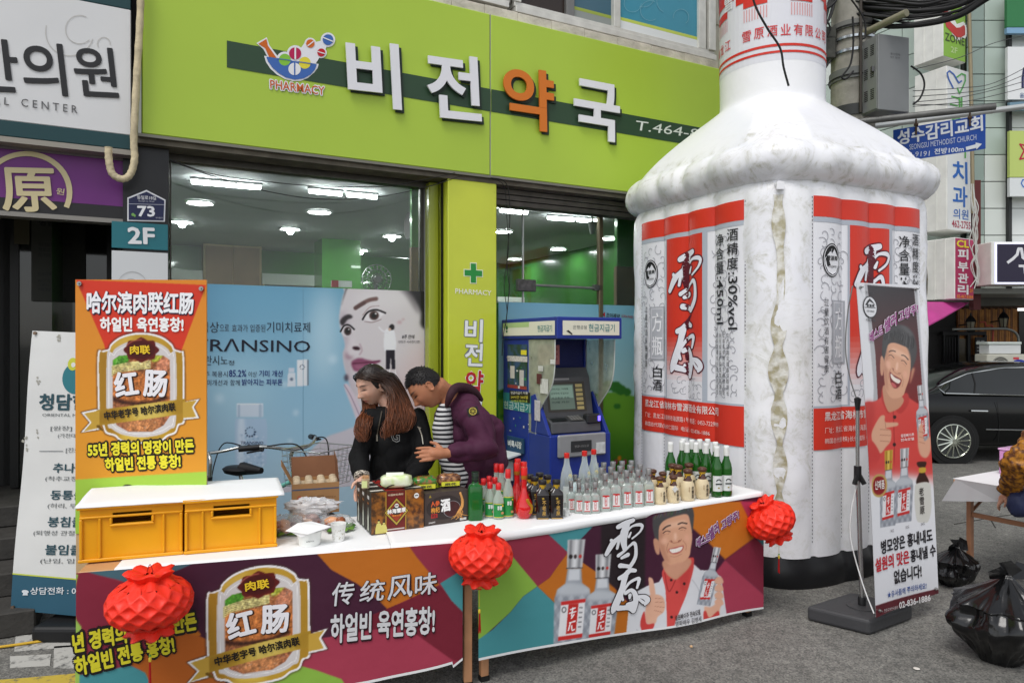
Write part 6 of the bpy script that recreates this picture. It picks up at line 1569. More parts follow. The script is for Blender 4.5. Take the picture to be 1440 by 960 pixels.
for pts in([(60,640),(120,700),(130,760)],[(420,520),(470,600),(480,700)],[(640,560),(620,680)],[(20,900),(60,940)]):cv.line(pts,1.2,(170,170,176),.7,1.2)
cv.T=None;face(cv,d3)
cv.T=d3;skn=(220,170,144)
cv.fill([(232,430),(400,380),(400,420),(330,480),(296,512),(250,480)],(200,146,120),1.2)
cv.fill([(104,520),(118,508),(138,530),(152,632),(118,640)],skn,.5);cv.fill([(92,690),(110,640),(160,632),(205,650),(222,700),(212,760),(170,800),(150,850),(95,850),(78,790)],skn,.6)
for pts in([(150,662),(200,664)],[(150,690),(215,690)],[(150,722),(218,728)],[(146,752),(200,764)]):cv.line(pts,.7,(168,112,92),.9,.5)
cv.fill([(45,862),(72,760),(92,852),(145,850),(130,900),(86,950)],(200,66,62),.5)
cv.T=None;printed_bottle(cv,affine([(0,0),(100,0),(0,300)],[d3(552,268),d3(672,286),d3(442,700)]))
cv.T=d3
for y in(520,575,630,680):cv.fill([(590,y),(620,y-22),(650,y-8),(658,y+26),(625,y+34),(596,y+26)],skn,.6);cv.line([(594,y+28),(640,y+36)],.6,(170,114,92),.8,.5)
cv.fill([(508,720),(560,722),(600,700),(640,700),(630,740),(610,800),(540,812),(514,770)],skn,.8);cv.fill([(500,760),(520,752),(545,800),(616,752),(612,815),(520,836),(500,830)],(200,66,62),.6)
cv.T=None
for bx in(((135,64),(268,60),(96,890),1.0),((345,176),(465,170),(318,860),1.0)):
 (xa,ya),(xb,yb),(xc,yc),k_=bx
 w_=(xb-xa)/.46
 f4=affine([(27,2),(73,2),(27,300)],[d4(xa,ya),d4(xb,yb),d4(xa-(55 if xa<200 else 28),yc)])
 printed_bottle(cv,f4)
b2lo=lambda t:.138-.092*t+.008*sin(t*9)
L2=Vector((u2. x,u2. y,0)).length
r2=hang('table_banner','liquor banner with a laughing man and two clear bottles hung on the right table',B2,cv,b2lo,.03,L2+.02,lambda t:T2L.z-.014+(T2R.z-T2L.z)*t,.0042,w2)
for which,xa,ya,xb,yb in((1,849,731,899,797),(2,858,800,907,858)):brush_word(B2,which,xa,ya,xb,yb,r2,.007,(222,222,226))
T(B2,'설원빠이주 전속모델',943.5,869,978,860,7.5,(60,56,58),r2,bold=.02,off=.007);T(B2,'영화배우 김병세',943.5,877,979,869,7,(70,66,68),r2,bold=.01,off=.007)
T(B2,'베스트',974,768,993,759,13,(122,66,120),r2,bold=.03,shear=.25,out=(226,216,226),ow=.05,off=.008);T(B2,'셀러',993,758,1007,746,17,(122,66,120),r2,bold=.03,shear=.25,out=(226,216,226),ow=.05,off=.008);T(B2,'고량주!',1010,744,1035,728,14,(122,66,120),r2,bold=.03,shear=.25,out=(226,216,226),ow=.05,off=.008)
# STANDING BANNER AT THE RIGHT
sTL,sTR,sBL=at(1201,397.5,3.98),at(1293,404.5,4.33),at(1229,867.5,3.87)
SB=Pl(sBL,at(1317,833,4.21)-sBL,sTL-sBL,warp=lambda a,b:.012*sin(b*3.1)+.012*(a-.5)**2*4)
r=root('liquor_banner','tall upright liquor banner of a laughing man in a red shirt on a black base','banner',gnd(1212,880))
e3=crop(1190,380,3.427);e4=crop(1120,620,3.427);e5=crop(1215,440,6.857)
cv=Cv(1192,388,1326,878,3.2,(224,224,228))
cv.T=e3
cv.fill([(82,66),(332,88),(350,400),(392,960),(100,960),(120,560)],(176,176,180),.6,sm=False)
q=cv.fill([(98,72),(318,88),(336,330),(352,600),(360,760),(146,760),(132,400)],(60,30,34),.4,sm=False);cv.T=None
cv.grad((40,36,40),(118,26,30),400,560,q)
cv.T=e3
cv.fill([(60,650),(130,628),(180,590),(200,560),(270,600),(330,640),(372,670),(388,800),(396,980),(82,980),(78,800)],(206,70,66),.6)
cv.fill([(60,650),(120,640),(110,780),(80,800)],(176,50,50),3,.6);cv.fill([(170,560),(210,600),(196,690),(160,620)],(184,50,48),.8);cv.fill([(215,640),(280,590),(290,640),(250,690)],(186,54,52),.8);cv.line([(216,650),(222,840),(222,960)],1.4,(160,40,42),.8,1)
for x,y in((202,655),(224,706),(222,838)):cv.fill([(x+8*cos(t),y+9*sin(t))for t in np.linspace(0,6,9)],(50,26,28),.3)
cv.T=None;face(cv,affine([(235,165),(350,140),(305,300)],[e5(252,415),e5(366,472),e5(282,655)]),True,(58,56,58))
cv.T=e5
cv.fill([(175,260),(200,190),(260,130),(340,112),(410,140),(460,210),(485,330),(478,440),(450,520),(436,560),(430,440),(404,345),(350,268),(268,232),(228,252),(205,350),(185,420),(172,360)],(66,64,66),1);cv.fill([(330,118),(400,140),(450,210),(430,220),(370,160)],(120,118,120),2,.5)
cv.fill([(436,560),(450,530),(466,540),(440,640),(420,680)],(190,132,104),1)
rh_=random.Random(6)
for k in range(44):
 t_=k/43.;x_=190+t_*270;yt=150+150*abs(t_-.45)**1.2;yb_=240+180*max(0,t_-.35)**1.1+rh_.uniform(-24,26);cv.line([(x_+rh_.uniform(-8,8),yt+rh_.uniform(0,40)),(x_+rh_.uniform(-4,12),(yt+yb_)/2),(x_-rh_.uniform(0,14),yb_)],rh_.uniform(.7,1.3),tuple(rh_.choice([(44,42,44),(92,90,92),(58,56,58),(30,28,30)])),.7,.7)
cv.T=e3
cv.fill([(150,705),(175,700),(178,730),(235,732),(236,748),(180,760),(205,770),(204,820),(180,850),(150,880),(118,850),(106,810),(110,770)],(216,164,136),.7)
for pts in([(150,765),(200,768)],[(150,792),(204,795)],[(150,820),(196,824)],[(176,730),(180,760)]):cv.line(pts,.8,(166,110,88),.9,.6)
cv.fill([(82,850),(108,820),(150,885),(130,930),(84,960)],(196,60,58),.8)
cv.T=None;printed_bottle(cv,affine([(27,2),(73,2),(27,300)],[e3(328,556),e3(354,552),e3(345,830)]))
cv.T=e3;cv.fill([(335,760),(352,740),(360,820),(385,800),(388,860),(372,900),(345,890),(332,840)],(214,162,136),.8)
for y in(775,800,825):cv.line([(338,y),(362,y+8)],.8,(168,112,90),.8,.6)
cv.T=None
cv.fill([(1212,652),(1310,652),(1313,672),(1308,690),(1214,690)],(206,70,66),4,.8);cv.fill([(1208,676),(1318,676),(1320,720),(1208,720)],(224,200,196),9,.9);cv.fill([(1208,694),(1325,694),(1330,900),(1200,900)],(224,224,228),5)
for x0,x1,y0,y1,gd in((413,455,46,412,True),(490,532,36,392,False)):printed_bottle(cv,affine([(27,2),(73,2),(27,300)],[e4(x0,y0),e4(x1,y0-6),e4(x0-4,y1)]),gd)
cv.T=e4
cv.fill([(570,100),(608,98),(606,122),(600,128),(604,150),(622,200),(575,210),(566,190),(580,150),(584,128),(572,120)],(58,34,28),.5);cv.fill([(580,128),(606,126),(606,148),(580,150)],(196,160,60),.4)
cv.fill([(566,205),(622,198),(632,250),(634,330),(622,385),(600,390),(572,380),(560,300),(560,240)],(206,204,196),.5)
cv.fill([(347,190),(360,166),(384,157),(410,164),(424,190),(424,230),(408,258),(384,268),(358,258),(346,230)],(186,156,90),.5);cv.fill([(354,196),(366,174),(386,168),(406,174),(416,200),(414,232),(398,252),(376,256),(358,244),(352,220)],(140,28,34),.5)
cv.T=None;cv.fill([(1215,854),(1325,824),(1328,850),(1216,890)],(92,30,40),.3,sm=False)
picture('picture',SB,cv,0,0,1,1,0,.0038,r,MP(.35,'banner_gloss',.1,.02,16))
m=MB();m.rect(SB,.002,.002,.998,.998,-.003,4,24);mk('cloth_back',m,M((210,210,212),.6),r)
def ST(s,x0,y0,x1,y1,h,c,f=e4,**k):
 a,b,t=f(x0,y0),f(x1,y1),f(x0,y0-h);k.setdefault('off',.004);T(SB,s,a[0],a[1],b[0],b[1],a[1]-t[1],c,r,**k)
ST('병모양은 흉내내도',397,542,641,478,66,(34,32,38),bold=.03);ST('설원의 맛은',367,628,538,584,66,(188,34,48),bold=.03);ST('흉내낼 수',545,582,656,548,60,(34,32,38),bold=.03);ST('없습니다!',466,686,596,652,64,(34,32,38),bold=.03)
ST('★유사품에 주의하세요!',432,755,620,708,32,(56,84,150),bold=.01);ST('02-836-1886',492,805,638,765,30,(226,222,222),bold=.03);ST('한중교역한국총판',414,822,486,805,16,(206,196,196),bold=.0)
ST('신제품',360,232,410,226,42,(232,226,220),bold=.02);ST('老雪原',584,350,604,346,128,(50,44,40),bold=.015,vert=1.05)
for s,x in(('30도',443),('32도',517),('34도',588)):ST(s,x,436-(x-443)*.22,x+18,434-(x-443)*.24,13,(90,86,90),bold=0)
ST('설원빠이주',250,804,312,798,16,(238,226,224),f=e3,bold=.01);ST('전속모델',250,824,312,816,14,(238,226,224),f=e3,bold=.01)
for s,x0,y0,x1,y1,h in(('베스트',100,352,168,310,52),('셀러',175,305,235,262,62),('고량주!',246,250,332,208,50)):ST(s,x0,y0,x1,y1,h,(150,60,130),f=e3,bold=.02,shear=.25,out=(236,226,236),ow=.05,off=.006)
em=MB();ec=e3(106,178);em.col=(40,40,42);em.disc(SB,ec[0],ec[1],10.6,15.5,.004,28);em.col=(224,224,228);em.disc(SB,ec[0],ec[1],9.4,14,.0045,28);em.col=(50,50,52);em.poly(SB,[e3(78,170),(e3(90,150)),e3(104,136),e3(118,150),e3(134,172),e3(120,160),e3(104,150),e3(92,164)],.005);em.poly(SB,[e3(76,178),e3(136,182),e3(136,184),e3(76,181)],.005);mk('mountain_emblem',em,MP(),r)
T(SB,'雪源奥',e3(86,178)[0],e3(86,178)[1],e3(128,180)[0],e3(128,180)[1],4.4,(40,40,44),r,off=.0055,bold=.02);T(SB,'XUEYUANAO',e3(86,202)[0],e3(86,202)[1],e3(126,205)[0],e3(126,205)[1],3,(60,60,64),r,off=.0055,bold=0)
T(SB,'中国驰名商标',e3(82,246)[0],e3(82,246)[1],e3(134,250)[0],e3(134,250)[1],4,(70,70,74),r,off=.005,bold=0);T(SB,'한국총판',e3(84,113)[0],e3(84,113)[1],e3(128,118)[0],e3(128,118)[1],3.6,(70,70,74),r,off=.005,bold=0)
for a_,b_ in((.055,.985),(.94,.985),(.05,.018),(.95,.018)):
 m=MB();c0=SB.P(a_,b_,.002);m.tube([c0,c0+SB.n*.008],.009,12);m.tube([c0,c0+SB.n*.02],.004,6);mk('grommet',m,M((160,160,158),.3,.8),r)
dkb=M((62,62,64),.5,0,.08,5,.1,80)
bc=[gnd(1134,872),gnd(1223,894),gnd(1284,871)];bc=[bc[0],bc[1],bc[2],bc[0]+bc[2]-bc[1]]
m=MB();m.hexa([p+Z*.002 for p in bc]+[p+Z*.088 for p in bc]);mk('base',m,dkb,r,bevel=.018,bs=3)
pt=(bc[0]+bc[1]+bc[2]+bc[3])/4;pt=at(1212,845,4.12);pt.z=.088
m=MB();m.lathe([(.085,.0),(.085,.004),(.06,.007),(.03,.008)],24,pt);mk('base_disc',m,dkb,r,smooth=40)
m=MB();m.lathe([(.022,.006),(.022,.05),(.018,.055)],16,pt);mk('socket',m,M((30,30,32),.5),r,smooth=40)
p2_=at(1206,668,4.13);m=MB();m.tube([pt+Z*.05,p2_],.013,12);mk('lower_pole',m,M((190,190,190),.25,.9),r,smooth=60)
m=MB();m.tube([p2_-Z*.03,p2_+Z*.055],.021,10);m.tube([p2_-Z*.05+Vector((-.03,-.02,0)),p2_-Z*.0+Vector((-.01,-.01,0))],.014,6);m.tube([p2_-Z*.05+Vector((.035,-.01,0)),p2_+Vector((.01,0,0))],.014,6);mk('clamp',m,M((34,34,36),.5),r)
m=MB();m.tube([p2_+Z*.05,at(1206,575,4.13)],.011,12);mk('upper_pole',m,M((190,190,190),.25,.9),r,smooth=60)
m=MB();q0=at(1206,565,4.13);m.lathe([(.012,-.05),(.018,0),(.02,.02),(.004,.03)],10,q0);mk('pole_tip',m,M((34,34,36),.5),r)
m=MB();m.tube(sm3([q0,at(1195,530,4.12),at(1189,490,4.1),at(1192,440,4.05),at(1199,402,4.0)],6),.004,6);mk('flex_rod',m,M((150,150,150),.4,.3),r,smooth=60)
m=MB();m.tube(sm3([p2_-Z*.04,at(1197,720,4.08),at(1197,760,4.04),at(1213,820,3.95),at(1229,862,3.87)],6),.004,6);mk('tension_rod',m,M((206,206,206),.4),r,smooth=60)
# GOODS ON THE TABLES
P1=Pl(T1L,(T1R-T1L).normalized(),Vector((-(T1R-T1L).y,(T1R-T1L).x,0)).normalized())
P1. o=T1L+Z*.0045
d2_=(T2R-T2L).normalized();bk2=Vector((-d2_.y,d2_.x,0)).normalized()
P2=Pl(T2L+Z*.009,d2_,bk2)
def on(Pt,x,y):
 a,b=Pt.uv(x,y);return Pt.o+Pt.u*a+Pt.v*b
# yellow crates
def crate_at(bl,br,dep,H,lab):
 """open plastic crate with ribs and grip hole; bl/br front bottom corners"""
 u=(br-bl);L=u.length;u=u/L;u.z=0;u.normalize();bk=Vector((-u.y,u.x,0));c=(bl+br)/2+bk*dep/2
 r=root('plastic_crate',lab,'crate',c,'yellow crates under the white sheet')
 ye_=M((226,158,20),.38,0,.05,6,.03,30)
 FPc=Pl(bl,u,Z);t=.008;hw=.076;hz0,hz1=H*.66,H*.86;mx_=L/2
 m=MB()
 for q in([(0,0),(L,0),(L,hz0),(0,hz0)],[(0,hz1),(L,hz1),(L,H),(0,H)],[(0,hz0),(mx_-hw,hz0),(mx_-hw,hz1),(0,hz1)],[(mx_+hw,hz0),(L,hz0),(L,hz1),(mx_+hw,hz1)]):
  m.slab(FPc,q,0,t,raw=True)
 mk('front_wall',m,ye_,r)
 m=MB();m.slab(Pl(bl+bk*(dep-t),u,Z),[(0,0),(L,0),(L,H),(0,H)],0,t,raw=True);mk('back_wall',m,ye_,r)
 for o_,nm in((bl,'side_wall'),(br-u*t,'side_wall')):
  m=MB();m.hexa([o_+bk*(t+.0005),o_+u*t+bk*(t+.0005),o_+u*t+bk*(dep-t-.0005),o_+bk*(dep-t-.0005)]+[p+Z*H for p in(o_+bk*(t+.0005),o_+u*t+bk*(t+.0005),o_+u*t+bk*(dep-t-.0005),o_+bk*(dep-t-.0005))]);mk(nm,m,ye_,r)
 m=MB();q=[bl+u*t+bk*t,br-u*t+bk*t,br-u*t+bk*(dep-t),bl+u*t+bk*(dep-t)];m.hexa([p+Z*.001 for p in q]+[p+Z*.008 for p in q]);mk('floor',m,ye_,r)
 def rib(x0,z0,x1,z1,d=.011):
  m=MB();m.slab(FPc,[(x0,z0),(x1,z0),(x1,z1),(x0,z1)],d,d-.0005,raw=True);mk('rib',m,ye_,r,bevel=.003)
 rib(-.008,H-.012,L+.008,H+.004,.018);rib(-.004,-.0,L+.004,.014,.014);rib(0,H-.052,L,H-.042)
 for x in(L*.19,L*.81):rib(x-.005,.0145,x+.005,H-.0525)
 rib(0,.0145,.012,H-.0525,.013);rib(L-.012,.0145,L,H-.0525,.013)
 for a,b,c_,d_ in((mx_-hw-.010,hz0-.010,mx_+hw+.010,hz0),(mx_-hw-.010,hz1,mx_+hw+.010,hz1+.009),(mx_-hw-.010,hz0+.0005,mx_-hw,hz1-.0005),(mx_+hw,hz0+.0005,mx_+hw+.010,hz1-.0005)):
  if b<H-.055:rib(a,b,c_,min(d_,H-.053),.014)
 return r,u,bk
cA,cB=on(P1,112,791),on(P1,257,778);cC,cD=on(P1,260,778.5),on(P1,389,767)
crate_at(cA,cB,.36,.236,'yellow plastic crate, the left one under the white sheet');crate_at(cC,cD,.36,.236,'yellow plastic crate, the right one under the white sheet')
# pale inner sausages hidden in the crates are not seen; the sheet over both crates
shp=[at(107,721,2.87),at(265,712,2.99),at(397,701.5,3.12)];ztop=cA.z+.243
shA=Vector((cA.x,cA.y,0));shB=Vector((cD.x,cD.y,0));su=(shB-shA);sL=su.length;su/=sL;sb=Vector((-su.y,su.x,0));m=MB();nx=40
ys=[(-.022,-.006),(-.012,.001),(.05,.002),(.18,.004),(.30,.003),(.38,.001),(.42,-.01)]
for j,(y,z)in enumerate(ys):
 for i in range(nx+1):
  t=i/nx;sk_=-.03*(y/.4);w=noise.noise(Vector((t*5,y*6,2)))
  m.v.append(shA+su*(sL+.045)*(t-.015)+su*sk_+sb*y+Z*(ztop+z+w*.004))
for j in range(len(ys)-1):
 for i in range(nx):m.f.append([j*(nx+1)+i,j*(nx+1)+i+1,(j+1)*(nx+1)+i+1,(j+1)*(nx+1)+i]);m.c.append(None)
o=mk('white_sheet',m,M((240,240,242),.55,0,.02,3,.1,10),None,'thin white foam sheet laid over the two yellow crates','sheet',smooth=40);sd=o.modifiers.new('t','SOLIDIFY');sd.thickness=.004;sd.offset=-1
# bottles
GLS=dict(r=.05,tr=0.)
def glassm(c,al=.5,key=None,rough=.06):
 k=key or('bg',c,al)
 if k in _M:return _M[k]
 mt=bpy.data.materials.new('bottle_glass');_M[k]=mt;mt.use_nodes=True;n=mt.node_tree;out=n.nodes['Material Output'];pb=n.nodes['Principled BSDF']
 pb.inputs['Base Color'].default_value=lin4(c);pb.inputs['Roughness'].default_value=rough;pb.inputs['Coat Weight'].default_value=.5;pb.inputs['Coat Roughness'].default_value=.03
 t=n.nodes.new('ShaderNodeBsdfTransparent');t.inputs[0].default_value=tuple(min(1,v*1.25+.1)for v in lin(c))+(1,)
 lw=n.nodes.new('ShaderNodeLayerWeight');lw.inputs[0].default_value=.35;mp=n.nodes.new('ShaderNodeMapRange');mp.inputs[3].default_value=al;mp.inputs[4].default_value=1.
 mx=n.nodes.new('ShaderNodeMixShader');n.links.new(lw.outputs['Facing'],mp.inputs[0]);n.links.new(mp.outputs[0],mx.inputs[0]);n.links.new(t.outputs[0],mx.inputs[1]);n.links.new(pb.outputs[0],mx.inputs[2]);n.links.new(mx.outputs[0],out.inputs[0])
 return mt
ORD=['first','second','third','fourth','fifth','sixth','seventh','eighth','ninth','tenth','eleventh','twelfth','thirteenth','fourteenth','fifteenth']
def wrap_label(r,prof_r,z0,z1,span,mat,name='label',cc=0.,n=12,off=.0008,p=2.):
 m=MB();vs=[]
 for z_ in(z0,z1):
  for i in range(n+1):
   t=-pi/2+cc+span*(i/n-.5);q=1. if p==2 else 1/(abs(cos(t))**p+abs(sin(t))**p)**(1/p);vs.append(((prof_r*q+off)*cos(t),(prof_r*q+off)*sin(t),z_))
 m.add(vs,[(i,i+1,n+2+i,n+1+i)for i in range(n)]);return mk(name,m,mat,r,smooth=60)
def ltext(r,s,x,z,w,h,y,c,bold=.01,vert=False,rot=None):
 Q=Pl((0,-y,0),(1,0,0),Z);return T(Q,s,x-w/2,z,x+w/2,z,h,c,r,off=.0006,raw=True,bold=bold,vert=vert,res=1)
def proto(name,lab,cat,grp):
 r=root(name,lab,cat,(0,0,0),grp);r.rotation_euler=(0,0,0);return r
TAB_RZ=atan2(d2_.y,d2_.x)
def place(pr,used,Pt,x,y,lab,rz=None,sc=None):
 p=on(Pt,x,y);rz=TAB_RZ+random.uniform(-.25,.25)if rz is None else rz
 if not used:
  used.append(1);pr.location=p;pr.rotation_euler=(0,0,rz);pr['label']=lab
  if sc:pr.scale=(sc,)*3
  return pr
 return copy_tree(pr,None,p,rz,lab,sc)
# green square bottle with dark cap
g=proto('green_bottle','square dark green glass bottle with black cap standing left of the green labelled bottles','bottle',None)
m=MB();m.lathe([(.034,0),(.038,.004),(.039,.04),(.038,.165),(.035,.178),(.021,.186),(.0175,.19),(.0175,.20)],28,p=5,caps=True);mk('glass',m,glassm((28,110,44),.62),g,smooth=45)
m=MB();m.lathe([(.0190,.196),(.0195,.246),(.018,.249)],20);mk('cap',m,M((24,36,28),.3),g,smooth=40)
for z_ in(.215,.235,.25):m=MB();m.lathe([(.0198,z_-.004),(.0202,z_-.001)],20,caps=False);mk('cap_ring',m,M((60,90,66),.3,.5),g)
place(g,[],P2,668.5,730,g['label'],.1)
# red-capped clear bottles with green labels
def red_small(h,lab,lbl=True):
 r=proto('green_label_bottle',lab,'bottle','red capped bottles with green labels');k=h/.20
 m=MB();m.lathe([(.024,0),(.0285,.004),(.029,.01),(.029,.095*k),(.025,.118*k),(.014,.145*k),(.0125,.18*k)],24);mk('glass',m,glassm((206,216,206),.38),r,smooth=60)
 m=MB();m.lathe([(.0125,.160*k),(.0150,.168*k),(.0150,.196*k),(.012,.20*k)],20);mk('cap',m,M((204,34,36),.3,coat=.4),r,smooth=40)
 wrap_label(r,.029,.012,.09*k,2.6,M((34,128,62),.4,0,.15,60),'label');wrap_label(r,.029,.012,.016,2.6,M((190,180,60),.4),'label_edge',off=.0012);wrap_label(r,.029,.086*k,.09*k,2.6,M((190,180,60),.4),'label_edge',off=.0012)
 ltext(r,'草香',-.005,.055*k,.026,.022,.0305,(226,232,226),.02);m=MB();m.disc(Pl((0,-.0302,0),(1,0,0),Z),.012,.078*k,.004,.004,.0006,14,raw=True);mk('sun_mark',m,M((226,180,40),.4),r);m=MB();m.disc(Pl((0,-.0302,0),(1,0,0),Z),.010,.036,.008,.007,.0006,14,raw=True);mk('mushroom_mark',m,M((176,130,84),.4),r)
 return r
rs=red_small(.188,'x');us=[]
for x,y,w_ in[(701,729,'front one of the small five'),(689,727,'front left of the small five'),(680,721,'leftmost at the back of the small five'),(688,717,'middle at the back of the small five'),(696,719,'right at the back of the small five')]:
 place(rs,us,P2,x,y,'small red capped bottle with green label, '+w_)
rb=red_small(.255,'x');ub=[]
for x,y,w_ in[(714.5,727,'nearest the red vases'),(705,717,'behind the front tall one'),(698,716,'left of the tall ones at the back')]:
 place(rb,ub,P2,x,y,'tall red capped bottle with green label, '+w_)
# red gourd-shaped vases
rv=proto('red_flask','x','bottle','glossy red gourd flasks')
m=MB();m.lathe([(.024,0),(.030,.003),(.045,.03),(.048,.055),(.042,.085),(.026,.115),(.0155,.145),(.014,.175),(.015,.205),(.0165,.215)],28);mk('body',m,M((196,16,22),.12,coat=.8),rv,smooth=80)
m=MB();m.lathe([(.0172,.205),(.0178,.262),(.0165,.268)],20);mk('cap',m,M((214,30,28),.3,coat=.4),rv,smooth=40);m=MB();m.lathe([(.0176,.206),(.0180,.225)],20,caps=False);mk('gold_collar',m,M((190,120,40),.3,.6),rv,smooth=40)
q=Pl((0,0,0),(1,0,0),Z);m=MB()
for k in range(14):
 t=k/13;z0=.035+t*.07;rr_=.0485-.012*max(0,t-.5)*2;a_=-pi/2+.35+.25*sin(t*5)
 for da in(0,.16,.3):
  c0=Vector((rr_*cos(a_+da),rr_*sin(a_+da),z0));m.lathe([(.0015,-.003),(.0042,0),(.0015,.003)],6,c0)
mk('gold_ornament',m,M((212,160,50),.3,.7),rv,kind='stuff')
uv_=[]
for x,y,w_ in[(737,728,'in front'),(727,720,'behind the front one on its left'),(736.5,718,'behind the front one'),(728,712,'farthest back')]:place(rv,uv_,P2,x,y,'glossy red gourd shaped flask with gold ornament, '+w_)
# black square bottles
kb=proto('black_bottle','x','bottle','black square liquor bottles')
m=MB();m.lathe([(.032,0),(.035,.003),(.0355,.125),(.033,.138),(.018,.152),(.0155,.165)],28,p=6);mk('glass',m,M((24,18,18),.1,coat=.8),kb,smooth=45)
m=MB();m.lathe([(.0165,.152),(.0185,.158),(.0175,.176)],20);mk('gold_collar',m,M((206,168,50),.35,.5),kb,smooth=40);m=MB();m.lathe([(.0205,.177),(.0215,.181),(.0215,.196),(.0195,.199)],20);mk('cap',m,M((34,30,32),.3),kb,smooth=40)
ltext(kb,'不老泉',0.006,.02,.020,.078,.0358,(176,140,70),.02,1.05);ltext(kb,'酒',-.0,.104,.012,.010,.0358,(190,160,60),.02);m=MB();m.rect(Pl((0,-.0360,0),(1,0,0),Z),-.028,.003,.028,.008,.0004);mk('gold_foot_band',m,M((186,150,90),.4,.3),kb)
uk=[]
for x,y,w_ in[(763,728,'front left'),(782.5,727.5,'front right'),(752,722,'left in the second row'),(770,719,'right in the second row'),(759,715,'middle at the back'),(745,718,'far left, half hidden by the red flask')]:place(kb,uk,P2,x,y,'black square liquor bottle with gold lettering, '+w_,TAB_RZ-.45)
# tall clear bottles with red caps
tc_=proto('clear_bottle','x','bottle','tall clear bottles with red caps')
m=MB();m.lathe([(.030,0),(.035,.004),(.036,.02),(.036,.15),(.030,.19),(.017,.235),(.0135,.27),(.0135,.285)],26);mk('glass',m,glassm((214,222,220),.34),tc_,smooth=60);m=MB();m.lathe([(.0145,.272),(.0155,.276),(.0155,.298),(.013,.300)],20);mk('cap',m,M((210,44,40),.3,coat=.3),tc_,smooth=40)
m=MB();m.disc(Pl((0,-.031,0),(1,0,0),Z),.004,.175,.011,.014,.0006,18,raw=True);mk('round_label',m,M((216,206,160),.4),tc_);wrap_label(tc_,.036,.03,.12,2.2,M((206,212,208),.5),'label')
ut=[]
for x,y,w_ in[(797,712,'leftmost of three'),(822,708,'middle of three'),(835,705,'rightmost of three')]:place(tc_,ut,P2,x,y,'tall clear bottle with a red cap rising behind the small ones, '+w_)
pf=proto('porcelain_flask','round pale porcelain flask with pink flowers behind the clear bottles','bottle',None)
m=MB();m.lathe([(.03,0),(.055,.03),(.062,.07),(.052,.11),(.03,.13),(.014,.136)],26,ry=.5);mk('body',m,M((190,206,208),.15,0,.1,40,coat=.6),pf,smooth=80)
for k in range(7):m=MB();m.disc(Pl((0,-.031,0),(1,0,0),Z),.022*cos(k*1.3),.07+.022*sin(k*1.9),.005,.005,.001,10,raw=True);mk('flower',m,M((196,90,110),.4),pf)
place(pf,[],P2,809,712,pf['label'],TAB_RZ)
# clear faceted square bottles with silver caps, small and large
def clearsq(h,w,grp):
 r=proto('square_clear_bottle','x','bottle',grp)
 pr=[(w*.92,0),(w,.003)]
 for k in range(8):z0=.006+k*h*.06;pr+=[(w*1.02,z0),(w*.965,z0+h*.03)]
 pr+=[(w,h*.52),(w*.86,h*.60),(w*.56,h*.64),(w*.46,h*.67),(w*.44,h*.72)]
 m=MB();m.lathe(pr,28,p=6,ry=.8);mk('glass',m,glassm((204,210,206),.42,rough=.03),r,smooth=30)
 m=MB();m.lathe([(w*.50,h*.68),(w*.46,h*.84),(w*.56,h*.99),(w*.54,h)],20);mk('cap',m,M((176,174,174),.28,.75),r,smooth=40)
 for x_,c in((-w*.2,(60,46,50)),(w*.0,(80,60,60)),(w*.2,(176,50,48))):m=MB();m.disc(Pl((0,-w*.51,0),(1,0,0),Z),x_,h*.82,w*.085,w*.11,.0004,10,raw=True);mk('cap_mark',m,M(c,.4),r)
 y_=w*.80+.0012;Q=Pl((0,-y_,0),(1,0,0),Z)
 m=MB();m.rect(Q,-w*.62,h*.12,w*.62,h*.44,.0004);mk('label',m,M((216,212,210),.4),r)
 m=MB();m.rect(Q,-w*.62,h*.40,w*.62,h*.44,.0008);m.rect(Q,-w*.66,h*.10,w*.66,h*.125,.0008);m.rect(Q,-w*.22,h*.16,w*.2,h*.40,.0008);mk('red_print',m,M((192,40,42),.4),r,kind='stuff')
 T(Q,'雪原',-w*.12,h*.18,w*.1,h*.18,h*.2,(230,226,226),r,off=.0013,raw=True,vert=1.0,bold=.03,res=1)
 return r
sm_=clearsq(.165,.0245,'small clear square bottles');lg2=clearsq(.205,.0300,'large clear square bottles')
usm,ulg=[],[]
smp=[(825,722,0),(836.5,721,0),(814,721,0),(803,719,1),(814,714,1),(826,713.5,1),(838,713,1),(797,712.5,2),(809,708,2),(820,707,2),(832,706,2)]
rown=['front row','second row','back row']
for i,(x,y,w_)in enumerate(smp):place(sm_,usm,P2,x,y,'small clear square bottle with silver cap, %s of its %s from the front edge'%(ORD[[0,1,2,0,1,2,3,0,1,2,3][i]],rown[w_]),TAB_RZ-.42)
lgp=[(851,718,0),(865.5,715.5,0),(881,713,0),(897,711.5,0),(912,709.5,0),(846,708,1),(859,706.5,1),(872,705,1),(886,703.5,1),(900,702,1),(849,699,2),(862,697.5,2),(875,696.5,2),(888,695.5,2),(838,700,2)]
for i,(x,y,w_)in enumerate(lgp):place(lg2,ulg,P2,x,y,'large clear square bottle with silver cap, %s counted from the left in the %s'%(ORD[[0,1,2,3,4,0,1,2,3,4,1,2,3,4,0][i]],rown[w_]),TAB_RZ-.42)
